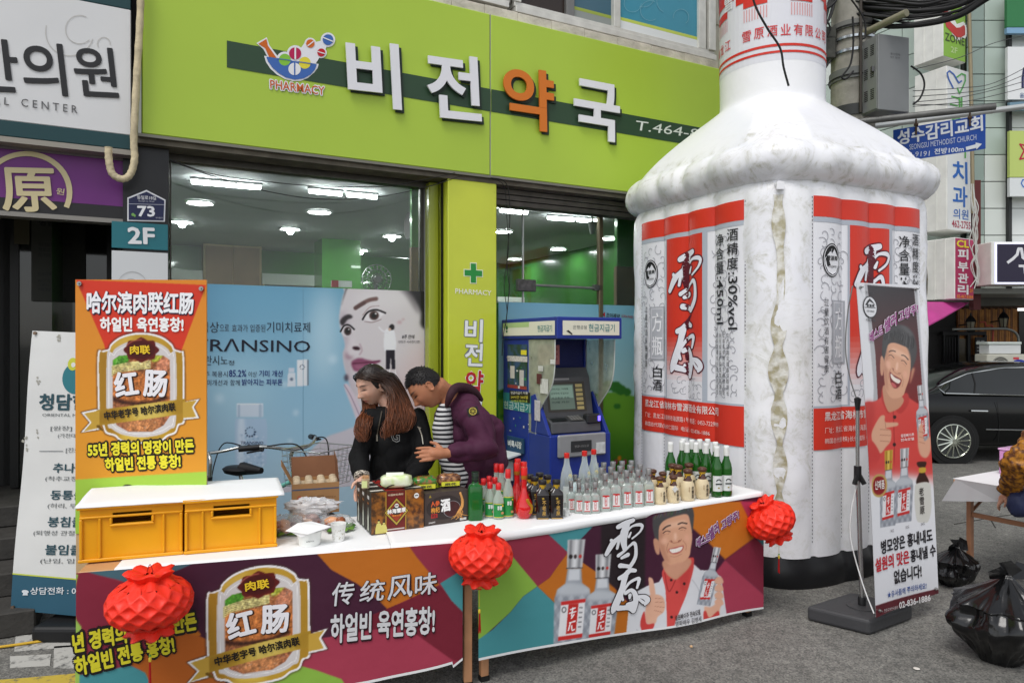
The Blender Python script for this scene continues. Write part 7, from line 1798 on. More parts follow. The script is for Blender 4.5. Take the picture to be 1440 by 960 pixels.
# cream ceramic jars with brown necks
def jar(h,w,grp):
 r=proto('ceramic_jar','x','bottle',grp)
 m=MB();m.lathe([(w*.78,0),(w*.92,.003),(w,h*.12),(w*1.02,h*.35),(w*.92,h*.52),(w*.6,h*.63),(w*.5,h*.66)],28,ry=.8);mk('body',m,M((214,196,160),.35,0,.06,20,coat=.3),r,smooth=80)
 m=MB();m.lathe([(w*.62,h*.62),(w*.48,h*.70),(w*.34,h*.78),(w*.34,h*.80)],24,ry=.85);mk('brown_neck',m,M((76,40,26),.15,coat=.6),r,smooth=80)
 m=MB();m.lathe([(w*.42,h*.78),(w*.5,h*.81),(w*.42,h*.845)],18);m.tube([Vector((-w*.2,-w*.4,h*.80)),Vector((-w*.5,-w*.5,h*.72))],.0022,5);mk('gold_ribbon',m,M((206,160,40),.4,.3),r,smooth=60)
 m=MB();m.lathe([(w*.36,h*.84),(w*.60,h*.87),(w*.66,h*.92),(w*.60,h*.97),(w*.3,h)],22);mk('cap',m,M((84,52,40),.35),r,smooth=60)
 Q=Pl((0,-w*.835,0),(1,0,0),Z);T(Q,'老雪原',w*.30,h*.10,w*.62,h*.10,h*.38,(50,40,34),r,off=.0006,raw=True,vert=1.0,bold=.02,res=1);T(Q,'陈酿',-w*.1,h*.30,w*.06,h*.30,h*.16,(150,110,70),r,off=.0006,raw=True,vert=1.0,bold=.0,res=1)
 return r
js,jl=jar(.155,.036,'small cream ceramic jars'),jar(.182,.0415,'large cream ceramic jars');ujs,ujl=[],[]
for i,(x,y,w_)in enumerate([(928,708,'left one in the front row'),(947,706,'with a white tag, right one in the front row'),(913,703,'far left in the second row'),(932,700,'middle of the second row'),(918,696,'left at the back')]):
 o=place(js,ujs,P2,x,y,'small cream jar with brown neck, '+w_,TAB_RZ-.42)
 if i==1:
  m=MB();L0=wrl(o)if False else Vector(o.location);dirn=Vector((sin(TAB_RZ-.42),-cos(TAB_RZ-.42),0));m.slab(Pl(L0+dirn*.036+Z*.085,Vector((cos(TAB_RZ),sin(TAB_RZ),0)),Z),[(-.022,0),(-.002,-.022),(.02,-.004),(.0,.018)],.0,.001,raw=True)
  t_=mk('paper_tag',m,M((226,224,220),.6),None,'small white paper tag hanging on the front cream jar','tag')
for i,(x,y,w_)in enumerate([(967,703,'left one in the front row'),(987.5,700,'right one in the front row beside the beer'),(954,696,'left in the second row'),(969,693,'right in the second row'),(946,694,'at the back left')]):place(jl,ujl,P2,x,y,'large cream jar with brown neck, '+w_,TAB_RZ-.42)
# green beer bottles
bb=proto('beer_bottle','x','bottle','green beer bottles')
m=MB();m.lathe([(.028,0),(.0325,.004),(.033,.02),(.033,.160),(.028,.190),(.016,.222),(.0138,.275),(.0148,.283),(.0148,.288)],26);mk('glass',m,glassm((30,96,24),.72),bb,smooth=60)
wrap_label(bb,.033,.035,.125,2.1,M((214,216,214),.5));wrap_label(bb,.0150,.236,.283,6.28,M((222,222,218),.5),'neck_foil',n=20,off=.0016);m=MB();m.lathe([(.0165,.280),(.0165,.292),(.014,.295)],20);mk('cap',m,M((228,228,226),.35),bb,smooth=40)
Q=Pl((0,-.0344,0),(1,0,0),Z);m=MB();
for k in range(10):
 t0,t1=.35+k*.244,.35+(k+1)*.244;m.poly(Q,[(.018*cos(t0),.088+.020*sin(t0)),(.018*cos(t1),.088+.020*sin(t1)),(.013*cos(t1),.088+.014*sin(t1)),(.013*cos(t0),.088+.014*sin(t0))],.0006,raw=True)
mk('label_arch',m,M((50,56,54),.4),bb);m=MB();m.rect(Q,-.019,.074,.019,.082,.0006);mk('label_bar',m,M((54,60,56),.4),bb);m=MB();m.disc(Q,0,.056,.006,.004,.0006,12,raw=True);mk('label_mark',m,M((150,130,50),.4),bb)
ubb=[]
bp=[(1008,697.5,'front row, right of the jars'),(1021.5,696.5,'rightmost in the front row'),(993,692,'second from the right, middle row'),(1006,689,'right end of the middle row'),(979,690,'third in the middle row'),(966,690,'second in the middle row'),(959,686,'left end of the middle row'),(943,689,'leftmost, standing apart'),(973,684,'left in the back row'),(984,683.5,'middle of the back row'),(995,683,'right in the back row'),(961,682.5,'far left in the back row')]
for x,y,w_ in bp:place(bb,ubb,P2,x,y,'green beer bottle with white neck foil, '+w_,TAB_RZ-.42,1.0)
# plastic cups near the black bottles
m=MB();p=on(P2,796,725);m.lathe([(.016,0),(.021,.035),(.0195,.035),(.015,.003)],18,p);mk('plastic_cup',m,glassm((226,228,226),.5),None,'small clear plastic cup between the black bottles and the clear ones','cup',smooth=50)
# gift boxes
def bxc(name,lab,P,bl,br,dep,H,mats,cat='box',grp=None,skew=0):
 A=on(P,*bl);B=on(P,*br);u=(B-A);u.z=0;L=u.length;u.normalize();bk=Vector((-u.y,u.x,0));r=root(name,lab,cat,(A+B)/2+bk*dep/2,grp)
 q=[A,A+u*L,A+u*L+bk*dep,A+bk*dep];m=MB();m.hexa([p+Z*.001 for p in q]+[p+Z*H for p in q]);mk('carton',m,mats,r,bevel=.002)
 return r,Pl(A,u,Z),L,Pl(A+bk*dep,-bk,Z)
amb=M((150,92,30),.35,0,0,30,0,1,coat=.4,c2=(70,44,22),key='amber');red_=M((104,30,26),.4,0,.2,20)
def gift(bl,br,lab):
 r,Q,L,QS=bxc('gift_box',lab,P1,bl,br,.098,.206,M((46,42,38),.4),'gift box','amber gift boxes in a row')
 H=.206
 m=MB();m.rect(Q,.001,.002,L-.001,H-.001,.0012);mk('front_print',m,amb,r)
 m=MB();m.rect(Q,L*.28,.003,L*.64,H-.002,.0018);mk('red_panel',m,red_,r)
 m=MB();m.rect(Q,L*.265,.003,L*.28,H-.002,.0022);m.rect(Q,L*.64,.003,L*.655,H-.002,.0022);mk('gold_line',m,M((186,150,60),.4,.3),r,kind='stuff')
 cx,cz=L*.47,H*.50
 for k,(rw,rh,c)in enumerate(((.064,.070,(30,24,20)),(.060,.066,(176,150,60)),(.049,.054,(40,28,24)),(.045,.050,(150,60,34)))):m=MB();m.poly(Q,[(cx-rw,cz),(cx,cz-rh),(cx+rw,cz),(cx,cz+rh)],.0026+k*.0004,raw=True);mk('diamond',m,M(c,.4),r)
 m=MB();m.disc(Q,cx,cz+.006,.026,.022,.0044,20,raw=True);mk('dark_cloud',m,M((30,26,26),.4),r)
 T(Q,'林海雪原',cx-.046,cz-.008,cx+.046,cz-.004,.022,(232,230,226),r,off=.0052,raw=True,bold=.04,res=1)
 T(Q,'中国驰名商标',L*.31,H*.885,L*.60,H*.885,.010,(220,200,170),r,off=.003,raw=True,bold=.01,res=1);T(Q,'高粱白酒',cx-.022,cz-.022,cx+.022,cz-.022,.008,(226,140,60),r,off=.0052,raw=True,bold=.02,res=1)
 for(x_,z_,rr_)in((cx,cz+.030,.0105),(L*.85,H*.84,.013)):m=MB();m.disc(Q,x_,z_,rr_,rr_,.0054,18,raw=True);mk('round_mark',m,M((226,226,222),.4),r);m=MB();m.rect(Q,x_-rr_*.7,z_-.002,x_+rr_*.7,z_+.003,.0058);mk('round_mark_bar',m,M((40,40,40),.4),r)
 m=MB();m.rect(Q,L*.29,.016,L*.62,.022,.003);mk('text_strip',m,M((200,190,180),.4),r)
 for k,(x_,s_)in enumerate(((L*.14,1.),(L*.235,.85))):
  m=MB();m.poly(Q,[(x_-.018*s_,.005),(x_+.020*s_,.005),(x_+.016*s_,.038*s_),(x_+.007,.055*s_),(x_-.010,.055*s_),(x_-.017*s_,.030)],.0024+k*.0003,raw=True);m.disc(Q,x_-.001,.062*s_,.0055,.0065,.0025+k*.0003,14,raw=True);mk('robed_figure',m,M((206,196,110),.4),r,kind='stuff')
  m=MB();m.poly(Q,[(x_-.007,.066*s_),(x_+.006,.066*s_),(x_+.002,.075*s_),(x_-.003,.075*s_)],.0034,raw=True);mk('figure_hair',m,M((30,26,26),.4),r)
 m=MB();m.poly(QS,[(.030,.012),(.056,.012),(.056,.075),(.048,.095),(.046,.125),(.040,.125),(.038,.095),(.030,.075)],.0015,raw=True);mk('bottle_picture',m,M((196,200,186),.4),r)
 T(QS,'林海雪原',.026,.165,.064,.165,.018,(226,226,222),r,off=.0018,raw=True,bold=.03,res=1);T(QS,'白酒',.03,.14,.055,.14,.010,(206,130,60),r,off=.0018,raw=True,bold=.02,res=1);m=MB();m.rect(QS,.006,.003,.079,.010,.0018);mk('side_strip',m,M((120,124,120),.5),r)
 TPc=Pl(Q.o+Z*H,Q.u,-QS.u);m=MB();m.rect(TPc,L*.28,.004,L*.64,.08,.0008);mk('top_red',m,M((150,40,34),.4),r);m=MB();m.rect(TPc,.004,.028,L*.26,.05,.0008);m.rect(TPc,L*.68,.028,L-.004,.05,.0008);mk('top_stripes',m,M((222,216,206),.4),r,kind='stuff')
 m=MB();m.tube(sm3([TPc.P(L*.30,.04,.001),TPc.P(L*.36,.028,.018),TPc.P(L*.5,.022,.026),TPc.P(L*.6,.03,.016),TPc.P(L*.64,.042,.001)],6),.003,6);mk('cord_handle',m,M((24,22,22),.6),r,smooth=60)
 return r
gA,gB=on(P1,522,752.5),on(P1,596,743.5);gu=(gB-gA).normalized();gk_=Vector((-gu.y,gu.x,0))*.102
for k,lab in enumerate(('amber gift box with a gold diamond, nearest the front','amber gift box, the middle one of the row','amber gift box, the rear one of the row')):
 gift(to_px(gA+gk_*k),to_px(gB+gk_*k),lab)
r,Q,L,QS=bxc('ginseng_box','dark brown liquor carton printed with a ginseng root and white character',P2,(596.5,741),(658.5,731.5),.11,.168,M((68,58,54),.5,0,.04,6),'gift box')
H=.168
for k,(cx,cz,rx,rz_,c)in enumerate(((.45,.52,.40,.36,(50,42,40)),(.62,.45,.20,.25,(150,150,154)),(.62,.45,.19,.24,(66,30,30)))):m=MB();m.disc(Q,L*cx,H*cz,L*rx,H*rz_,.0012+k*.0004,26,raw=True);mk(('shade_disc','bowl_rim','bowl_print')[k],m,M(c,.5,0,.2 if k==2 else 0,90),r)
T(Q,'酒',L*.38,H*.40,L*.58,H*.42,H*.36,(232,232,230),r,off=.003,raw=True,bold=.045,res=1,out=(40,34,34),ow=.03);T(Q,'人参',L*.15,H*.58,L*.34,H*.60,H*.16,(214,96,50),r,off=.003,raw=True,bold=.03,res=1);T(Q,'枸杞',L*.15,H*.39,L*.34,H*.40,H*.16,(220,150,60),r,off=.003,raw=True,bold=.03,res=1)
m=MB();m.rect(Q,L*.15,H*.24,L*.29,H*.365,.002);mk('red_seal',m,M((176,44,40),.5),r);T(Q,'养生',L*.165,H*.26,L*.275,H*.26,H*.085,(70,40,36),r,off=.0028,raw=True,bold=.02,res=1)
T(Q,'500ml×3',L*.10,H*.08,L*.24,H*.09,H*.05,(220,216,212),r,off=.002,raw=True,bold=.03,res=1);m=MB();m.rect(Q,L*.80,H*.07,L*.95,H*.14,.002);mk('net_label',m,M((206,204,200),.5),r)
m=MB();m.poly(Q,[(L*.10,H*.86),(L*.16,H*.86),(L*.13,H*.95)],.0016,raw=True);mk('gold_triangle',m,M((150,130,50),.5),r)
rn=random.Random(9);m=MB();Q2=Pl(Q.o+Q.n*.003,Q.u,Q.v)
m.tube(sm3([Q2. P(L*.80,H*.93),Q2. P(L*.83,H*.82),Q2. P(L*.86,H*.66),Q2. P(L*.85,H*.48),Q2. P(L*.80,H*.36)],5),[.003]+[.006]*8+[.0075]*7+[.006]*5,6)
for k in range(12):m.tube(sm3([Q2. P(L*.81,H*(.50-.02*k%.2)),Q2. P(L*(.74+rn.uniform(-.02,.14)),H*.28),Q2. P(L*(.60+.035*k),H*rn.uniform(.10,.22))],4),[.0028]*4+[.0014]*5,4)
mk('ginseng_print',m,M((206,150,84),.5,0,.15,60),r,kind='stuff')
# packets on top of the boxes
def blob(name,lab,cat,c,dims,mat,seed,rz=0,amp=.18,fr=6,pw=2.6,parts=(),seg=22,parent=None,grp=None):
 m=MB();vs=[];n1,n2=seg,seg//2;X,Y=Vector((cos(rz),sin(rz),0)),Vector((-sin(rz),cos(rz),0))
 for j in range(n2+1):
  ph=-pi/2+pi*j/n2
  for i in range(n1):
   th=2*pi*i/n1;ct,st,cp,sp_=cos(th),sin(th),cos(ph),sin(ph)
   sg=lambda v:(abs(v)**(2/pw))*(1 if v>0 else-1)
   d=Vector((sg(ct)*sg(cp),sg(st)*sg(cp),sg(sp_)));w=1+amp*noise.noise(d*fr*.5+Vector((seed,seed*2,0)))+amp*.5*abs(noise.noise(d*fr+Vector((seed,1,0))))
   d=Vector((d.x*dims[0]/2,d.y*dims[1]/2,d.z*dims[2]/2))*w
   vs.append(c+X*d.x+Y*d.y+Z*(max(d.z,-dims[2]/2)+dims[2]/2))
 m.add(vs,[(j*n1+i,j*n1+(i+1)%n1,(j+1)*n1+(i+1)%n1,(j+1)*n1+i)for j in range(n2)for i in range(n1)])
 return mk(name,m,mat,parent,lab,cat,grp,smooth=60,weld=True)
tz=on(P1,540,745).z+.206
def top_at(x,y,z):return at(x,y,(CAMZ-z)*F/(y-480))
cc=top_at(557,684,tz+.006)
o=blob('wet_wipes_pack','pale green soft packet of wipes lying on the amber gift boxes','packet',cc,(.155,.09,.062),M((206,224,160),.3,0,0,30,.3,30,coat=.4,c2=(228,234,206)),3,.15,.10,5,3.5);
m=MB();m.rect(Pl(cc+Vector((0,-.02,.063)),(1,.15,0),(-.1,.6,.3)),-.045,-.02,.04,.03,0);mk('packet_label',m,M((226,230,214),.4),o)
tz2=on(P2,625,735).z+.168
for k,(x,y,lab,c1,c2_)in enumerate(((597,686,'brown snack packet with a green top and yellow band, the left one',(36,120,40),(150,94,50)),(631,682,'brown snack packet with a yellow band, the right one on the ginseng carton',(92,54,34),(176,126,84)))):
 cc=top_at(x,y,tz2+.004);o=blob('snack_packet',lab,'packet',cc,(.128,.08,.062),M(c1,.2,0,0,50,.3,40,coat=.6,c2=c2_),11+k,.3,.14,7,3.)
 uu=Vector((.96,.28,0));m=MB();m.rect(Pl(cc+Vector((0.014,-.046,.006)),uu,Vector((0,.15,1))),-.048,0,.048,.022,0,4,1);mk('yellow_band',m,M((206,204,50),.3),o);m=MB();
 T(Pl(cc+Vector((0.014,-.047,.006)),uu,Vector((0,.15,1))),'麻花',-.03,.004,.03,.004,.013,(60,60,40),o,off=.002,raw=True,bold=.02,res=1)
# toothpick cup
cc=top_at(514,686,tz+.003);r=root('toothpick_tub','small clear tub of wooden toothpicks with a label on the rear gift box','tub',cc)
m=MB();m.lathe([(.019,0),(.021,.05),(.0195,.05),(.0175,.003)],18,cc);mk('tub',m,glassm((226,214,190),.3),r,smooth=60);m=MB();rn=random.Random(2)
for k in range(60):a_,q_=rn.uniform(0,6.28),.016*sqrt(rn.random());m.tube([cc+Vector((q_*cos(a_),q_*sin(a_),.003)),cc+Vector((q_*cos(a_)*1.1,q_*sin(a_)*1.1,.062+rn.uniform(-.003,.003)))],.0013,4)
mk('toothpicks',m,M((214,170,124),.6),r,kind='stuff');m=MB();m.rect(Pl(cc+Vector((0,-.0222,.006)),(1,0,0),Z),-.014,0,.013,.034,0);mk('label',m,M((206,214,150),.5),r)
# cardboard box with egg trays
A,B_=on(P1,412,731),on(P1,478,726);A=at(411,727,3.50);A.z=.712;A=at(411,724,(CAMZ-.712)*F/(724-480));B_=at(477,719,(CAMZ-.712)*F/(719-480))
u=(B_-A);L=u.length;u.normalize();bk=Vector((-u.y,u.x,0));H=.165;D=.20;card=M((168,126,84),.75,0,.08,6,.1,60);cardi=M((122,82,56),.8,0,.1,8)
r=root('cardboard_box','open brown cardboard box holding a pulp egg tray behind the food bags','box',(A+B_)/2+bk*D/2);Q=Pl(A,u,Z)
for o_,uu,LL in((A,u,L),(A+bk*(D-.003),u,L)):m=MB();m.slab(Pl(o_,uu,Z),[(0,0),(LL,0),(LL,H),(0,H)],0,.003,raw=True);mk('wall',m,card,r)
for o_ in(A+bk*.0035,A+u*(L-.003)+bk*.0035):m=MB();m.hexa([o_,o_+u*.003,o_+u*.003+bk*(D-.007),o_+bk*(D-.007)]+[p+Z*H for p in(o_,o_+u*.003,o_+u*.003+bk*(D-.007),o_+bk*(D-.007))]);mk('wall',m,card,r)
m=MB();e0=A+Z*H;m.add([e0,e0+bk*D,e0+bk*D-u*.055+Z*.105,e0-u*.055+Z*.105+bk*.0],[(0,1,2,3)]);f1_=mk('flap',m,card,r);m=MB();e0=A+bk*D+Z*H;m.add([e0,e0+u*L,e0+u*L+bk*.05+Z*.11,e0+bk*.05+Z*.11],[(0,1,2,3)]);f2_=mk('flap',m,cardi,r);m=MB();e0=A+u*L+Z*H;m.add([e0,e0+bk*D,e0+bk*D+Z*.14-u*.01,e0+Z*.12-u*.01],[(0,1,2,3)]);f3_=mk('flap',m,cardi,r)
for f_ in(f1_,f2_,f3_):sd=f_.modifiers.new('t','SOLIDIFY');sd.thickness=.003
m=MB();m.rect(Q,.0,H-.035,L,H-.028,.0008);mk('blue_line',m,M((70,90,120),.6),r)
for x_ in(.42,.60):m=MB();ww=L*.13;z0=H*.34;m.add([Q.P(L*x_-ww/2,z0,.001),Q.P(L*x_+ww/2,z0,.001),Q.P(L*x_+ww/2,z0+.04,.001),Q.P(L*x_-ww/2,z0+.04,.001)],[(0,1,2,3)]);mk('handling_mark',m,M((88,66,48),.7),r);m=MB();m.rect(Q,L*x_-ww/2+.002,z0+.002,L*x_+ww/2-.002,z0+.038,.0013);mk('handling_mark_field',m,M((160,120,80),.7),r);T(Q,'↑' if x_<.5 else '¥',L*x_-.006,z0+.008,L*x_+.006,z0+.008,.024,(70,54,40),r,off=.0018,raw=True,bold=.02,res=1)
T(Q,'NEUN FOOD CO',L*.70,H*.50,L*.93,H*.50,.008,(96,72,54),r,off=.001,raw=True,bold=0,res=1);m=MB();m.disc(Q,L*.15,H*.55,.012,.012,.001,16,raw=True);mk('red_mark',m,M((180,100,70),.7),r)
m=MB();rn=random.Random(4)
tr=root('egg_tray','grey-beige pulp egg tray inside the cardboard box','tray',A+u*L/2+bk*D/2+Z*.12)
for i in range(4):
 for j in range(3):m.lathe([(.022,0),(.020,.028),(.012,.034),(.001,.035)],10,A+u*(.025+i*(L-.05)/3)+bk*(.035+j*.06)+Z*(H-.018))
m.box(A+u*L/2+bk*D/2+Z*(H-.022),(L-.012,D-.012,.008),(u,bk,Z));mk('pulp_cups',m,M((196,178,150),.85,0,.1,20),tr,smooth=60,kind='stuff')
# food in bags, bowl, cup
def bag_of_food(x,y,lab,seed,w,d,h,green=True):
 c=on(P1,x,y);r=root('food_bag',lab,'food bag',c,'bags of food on the left table');rn=random.Random(seed)
 cols=[M((150,84,50),.35,0,.3,30,.3,60,coat=.3),M((206,150,110),.4,0,.25,30,.3,60,coat=.2),M((110,58,40),.35,0,.3,30,.3,60,coat=.3)]
 for k in range(5):
  o_=c+Vector((rn.uniform(-.32,.32)*w,rn.uniform(-.3,.3)*d,.012+.018*(k%2)))
  blob('sausage_roll',None,None,o_,(.075,.05,.042),cols[k%3],seed+k,rn.uniform(0,3),.15,6,2.2,parent=r,seg=14)
 if green:
  for k in range(9):
   a_=rn.uniform(0,6.28);o_=c+Vector((cos(a_)*w*.42,sin(a_)*d*.42,.004));m=MB();e_=Vector((cos(a_+.6),sin(a_+.6),0))*.03;f_=Vector((-e_.y,e_.x,0))*.5
   m.add([o_-e_-f_,o_+e_-f_+Z*.006,o_+e_*1.1+f_+Z*.016,o_-e_*.8+f_+Z*.01,o_+Z*.022],[(0,1,4),(1,2,4),(2,3,4),(3,0,4)]);mk('leaf',m,M((66,120,40),.4,0,.25,40,c2=(120,160,70)),r,smooth=180)
 b_=blob('plastic_film',None,None,c,(w,d,h),M((222,222,224),.12,alpha=.30,coat=.6,bump=.3,bs=40,key='film'),seed+30,0,.30,9,2.2,parent=r,seg=30)
 return r
bag_of_food(402,749,'bag of brown sausage rolls with lettuce beside the right crate',21,.17,.15,.085);bag_of_food(434,741,'bag of pale rolls under crumpled clear film',33,.19,.15,.10);bag_of_food(474,744,'bag of food with green leaves beside the amber boxes',45,.16,.13,.07)
m=MB();rn=random.Random(6);c=on(P1,438,738)+Z*.065
o=blob('crumpled_film','crumpled clear and white plastic film heaped over the food bags','plastic film',c,(.24,.13,.07),M((236,236,240),.15,alpha=.55,coat=.6,bump=.4,bs=40,key='film2'),77,.1,.5,14,2,seg=40)
c=on(P1,435,765);r=root('paper_bowl','round white paper bowl with its square lid lying half open on top','bowl',c)
m=MB();m.lathe([(.047,0),(.058,.062),(.060,.064),(.0605,.066),(.057,.066),(.046,.003)],32,c);mk('bowl',m,M((228,230,226),.45),r,smooth=50)
T(Pl(c+Vector((0,-.0565,.02)),(1,0,0),(0,-.17,1)),'▲ FINE FOOD',.004,.006,.040,.010,.007,(50,50,50),r,off=.0015,raw=True,bold=.02,res=1)
m=MB();lz=c+Z*.078;m.add([lz+Vector((-.10,-.035,-.006)),lz+Vector((.015,-.07,-.012)),lz+Vector((.105,-.01,.008)),lz+Vector((-.01,.06,.014)),lz+Vector((-.06,.02,.016))],[(0,1,2,3,4)]);o=mk('lid',m,M((232,232,232),.5),r);sd=o.modifiers.new('t','SOLIDIFY');sd.thickness=.002
m=MB();m.add([lz+Vector((-.092,-.032,-.004)),lz+Vector((-.02,-.058,-.030)),lz+Vector((.02,-.062,-.013)),lz+Vector((-.05,-.035,.0))],[(0,1,2,3)]);o=mk('lid_flap',m,M((214,214,214),.5),r)
c=on(P1,476,759.5);r=root('paper_cup','white patterned paper cup beside the paper bowl','cup',c);m=MB();m.lathe([(.026,0),(.0345,.076),(.036,.078),(.036,.082),(.033,.082),(.025,.004)],28,c);mk('cup',m,M((232,232,228),.5),r,smooth=50)
m=MB();rn=random.Random(3)
for k in range(34):
 a_=-pi/2+rn.uniform(-1.3,1.3);z_=rn.uniform(.012,.058);rr_=.026+.0085*z_/.076+.0008;e_=Vector((-sin(a_),cos(a_),0));o_=c+Vector((rr_*cos(a_),rr_*sin(a_),z_));s_=.0022;m.add([o_-e_*s_,o_+Z*s_*-1,o_+e_*s_,o_+Z*s_],[(0,1,2,3)])
mk('dotted_print',m,M((176,172,150),.5),r,kind='stuff')
# RED HONEYCOMB LANTERNS
lred=M((232,48,28),.45,0,.06,20,key='lanternpaper')
_b=lred.node_tree.nodes['Principled BSDF'];_b.inputs['Subsurface Weight'].default_value=.3;_b.inputs['Subsurface Radius'].default_value=(.03,.006,.004);_b.inputs['Subsurface Scale'].default_value=1
def lantern(c,R,hh,lab,tilt=0.,tl=(.035,.045,.11,.06),seed=0,ruff=True):
 """tissue honeycomb: staggered rows of pleat tips with the cell middles sunk in"""
 r=root('honeycomb_lantern',lab,'lantern',c,'red paper honeycomb lanterns');TM=Matrix.Rotation(tilt,3,'Y');rn=random.Random(seed)
 NT,NR=14,7;m=MB()
 def rad(t):
  return R*(max(0,1-abs(t)**2.3))**.52
 def pt(i,j,dep=1.):
  t=-1+2*j/NR;th=2*pi*(i+(.5 if j%2 else 0))/NT;q=rad(t*.93)*dep+rn.uniform(-.0015,.0015);return c+TM@Vector((q*cos(th),q*sin(th),t*hh*.8))
 idx={};vs=[]
 def vid(i,j):
  k=(i%NT,j)
  if k not in idx:idx[k]=len(vs);vs.append(pt(k[0],k[1]))
  return idx[k]
 fs=[]
 for j in range(0,NR-1):
  for i in range(NT):
   a=vid(i,j);t_=vid(i,j+2)if j+2<=NR else None
   if j%2==0:l_,r_=vid(i-1,j+1),vid(i,j+1)
   else:l_,r_=vid(i,j+1),vid(i+1,j+1)
   if t_ is None:continue
   tt=-1+2*(j+1)/NR;th=2*pi*(i+(.5 if j%2 else 0))/NT;q=rad(tt*.93)*.80
   k=len(vs);vs.append(c+TM@Vector((q*cos(th),q*sin(th),tt*hh*.8+.004)));k2=None
   fs+=[(a,r_,k),(r_,t_,k),(t_,l_,k),(l_,a,k)]
 m.add(vs,fs);hc_o=mk('honeycomb',m,lred,r,smooth=180);me=hc_o.data;ninn=set(range(len(vs)))
 for j_ in idx.values():ninn.discard(j_)
 ca=me.attributes.new('crease_edge','FLOAT','EDGE');ca.data.foreach_set('value',[0. if(e.vertices[0]in ninn or e.vertices[1]in ninn)else.95 for e in me.edges]);sb=hc_o.modifiers.new('s','SUBSURF');sb.levels=sb.render_levels=2
 for s_,nm in((1,'top_ruffle'),(-1,'bottom_ruffle')):
  m=MB();n_=40;vs=[]
  for j,(q,z_)in enumerate(((.66*R,.60*hh),(.40*R,.80*hh),(.52*R,1.0*hh),(.44*R,1.06*hh),(.12*R,.90*hh))):
   for i in range(n_):th=2*pi*i/n_;w=1+.16*cos(th*7)*(j>0);vs.append(c+TM@Vector((q*w*cos(th),q*w*sin(th),s_*z_*(1+.05*cos(th*7+1)))))
  m.add(vs,[(j*n_+i,j*n_+(i+1)%n_,(j+1)*n_+(i+1)%n_,(j+1)*n_+i)for j in range(4)for i in range(n_)]);mk(nm,m,lred,r,smooth=70)
 bot=c+TM@Vector((0,0,-hh*.98))
 m=MB();m.tube(sm3([c+TM@Vector((-.012,0,hh)),c+TM@Vector((0,0,hh+.03)),c+TM@Vector((.012,0,hh))],5),.0016,5);mk('hanging_loop',m,M((150,24,24),.6),r)
 fu=bot-Z*tl[0];m=MB();m.tube([fu+Vector((0,.002,0)),fu-Vector((0,.002,0))],.021,6);t_=mk('fortune_tag',m,M((190,30,28),.4,0,.1,90),r)
 Q=Pl(fu-Vector((0,.0025,0)),(1,0,0),Z);T(Q,'福',-.011,-.012,.011,-.012,.024,(222,170,50),t_,off=.001,raw=True,bold=.02,res=1)
 z0=fu-Z*.021;m=MB();m.tube([z0+Z*.001,z0-Z*tl[1]],.0012,5);mk('gold_thread',m,M((206,176,50),.5),r)
 m=MB();z1=z0-Z*tl[1];m.lathe([(.002,.004),(.006,0),(.006,-.012),(.004,-.016)],10,z1);mk('bead',m,M((222,196,60),.4),r,smooth=60);m=MB();m.lathe([(.003,0.001),(.0055,.003),(.003,.009)],10,z1+Z*.004);mk('green_bead',m,M((90,160,60),.4),r,smooth=60)
 m=MB();z2=z1-Z*.016
 for k in range(22):a_=rn.uniform(0,6.28);q=rn.uniform(.001,.007);m.tube([z2+Vector((q*.5*cos(a_),q*.5*sin(a_),0)),z2+Vector((q*cos(a_),q*sin(a_),-tl[2]*rn.uniform(.85,1)))],.0011,4)
 mk('tassel',m,M((176,22,24),.6),r,kind='stuff')
 return r
lantern(at(211,846,2.80),.165,.122,'red honeycomb lantern hanging below the left yellow crate',0,(.028,.055,.11),1)
lantern(at(676,781,3.24),.152,.122,'red honeycomb lantern hanging where the two table banners meet',.05,(.020,.09,.095),2)
lantern(at(1083,731,4.12),.148,.122,'red honeycomb lantern tilted at the right end of the bottle table',-.45,(.012,.07,.09),3)
# CASH MACHINE
aN=at(783,480,5.2);aN.z=0;aI=-FN
AT=root('cash_machine','blue street cash machine booth with scuffed glass side wings and lit header','cash machine',aN+FU*.28+aI*.4)
blue=M((34,54,138),.4,0,.08,5,.03,30);bdk=M((24,34,92),.5,0,.1,5)
def ab(a,b,z):return aN+FU*a+aI*b+Z*z
def abox(name,a0,b0,z0,a1,b1,z1,mat,par=None,bevel=.004):
 m=MB();q=[ab(a0,b0,z0),ab(a1,b0,z0),ab(a1,b1,z0),ab(a0,b1,z0)];m.hexa(q+[p+Z*(z1-z0)for p in q]);return mk(name,m,mat,par or AT,bevel=bevel)
abox('side_panel',0,.44,0,.025,.89,1.668,blue);abox('side_panel',.535,.44,0,.56,.89,1.668,blue);abox('back_panel',.0255,.86,0,.5345,.889,1.668,blue);abox('inner_back',.0255,.46,.97,.5345,.48,1.668,bdk)
abox('lower_cabinet',.0,.10,0,.56,.4395,.93,blue,bevel=.008);abox('header_frame',-.012,-.03,1.67,.575,.90,1.835,blue,bevel=.006)
fa=Pl(ab(0,-.032,0),FU,Z);la=Pl(ab(-.014,.90,0),-aI,Z)
iv=M((206,204,186),.35,em=.12)
m=MB();m.rect(fa,.03,1.698,.545,1.806,.003);mk('header_face',m,iv,AT);m=MB();m.rect(la,.035,1.698,.90,1.806,.003);mk('header_face',m,iv,AT);m=MB();m.rect(la,.035,1.765,.5,1.806,.004);mk('header_green_band',m,M((176,200,140),.4),AT)
T(fa,'은행공용',.12,1.742,.245,1.742,.030,(70,84,84),AT,raw=True,off=.005,bold=0);T(fa,'현금지급기',.26,1.725,.50,1.725,.058,(70,130,130),AT,raw=True,off=.005,bold=.012);T(la,'현금지급기',.64,1.725,.86,1.725,.05,(70,130,130),AT,raw=True,off=.005,bold=.012)
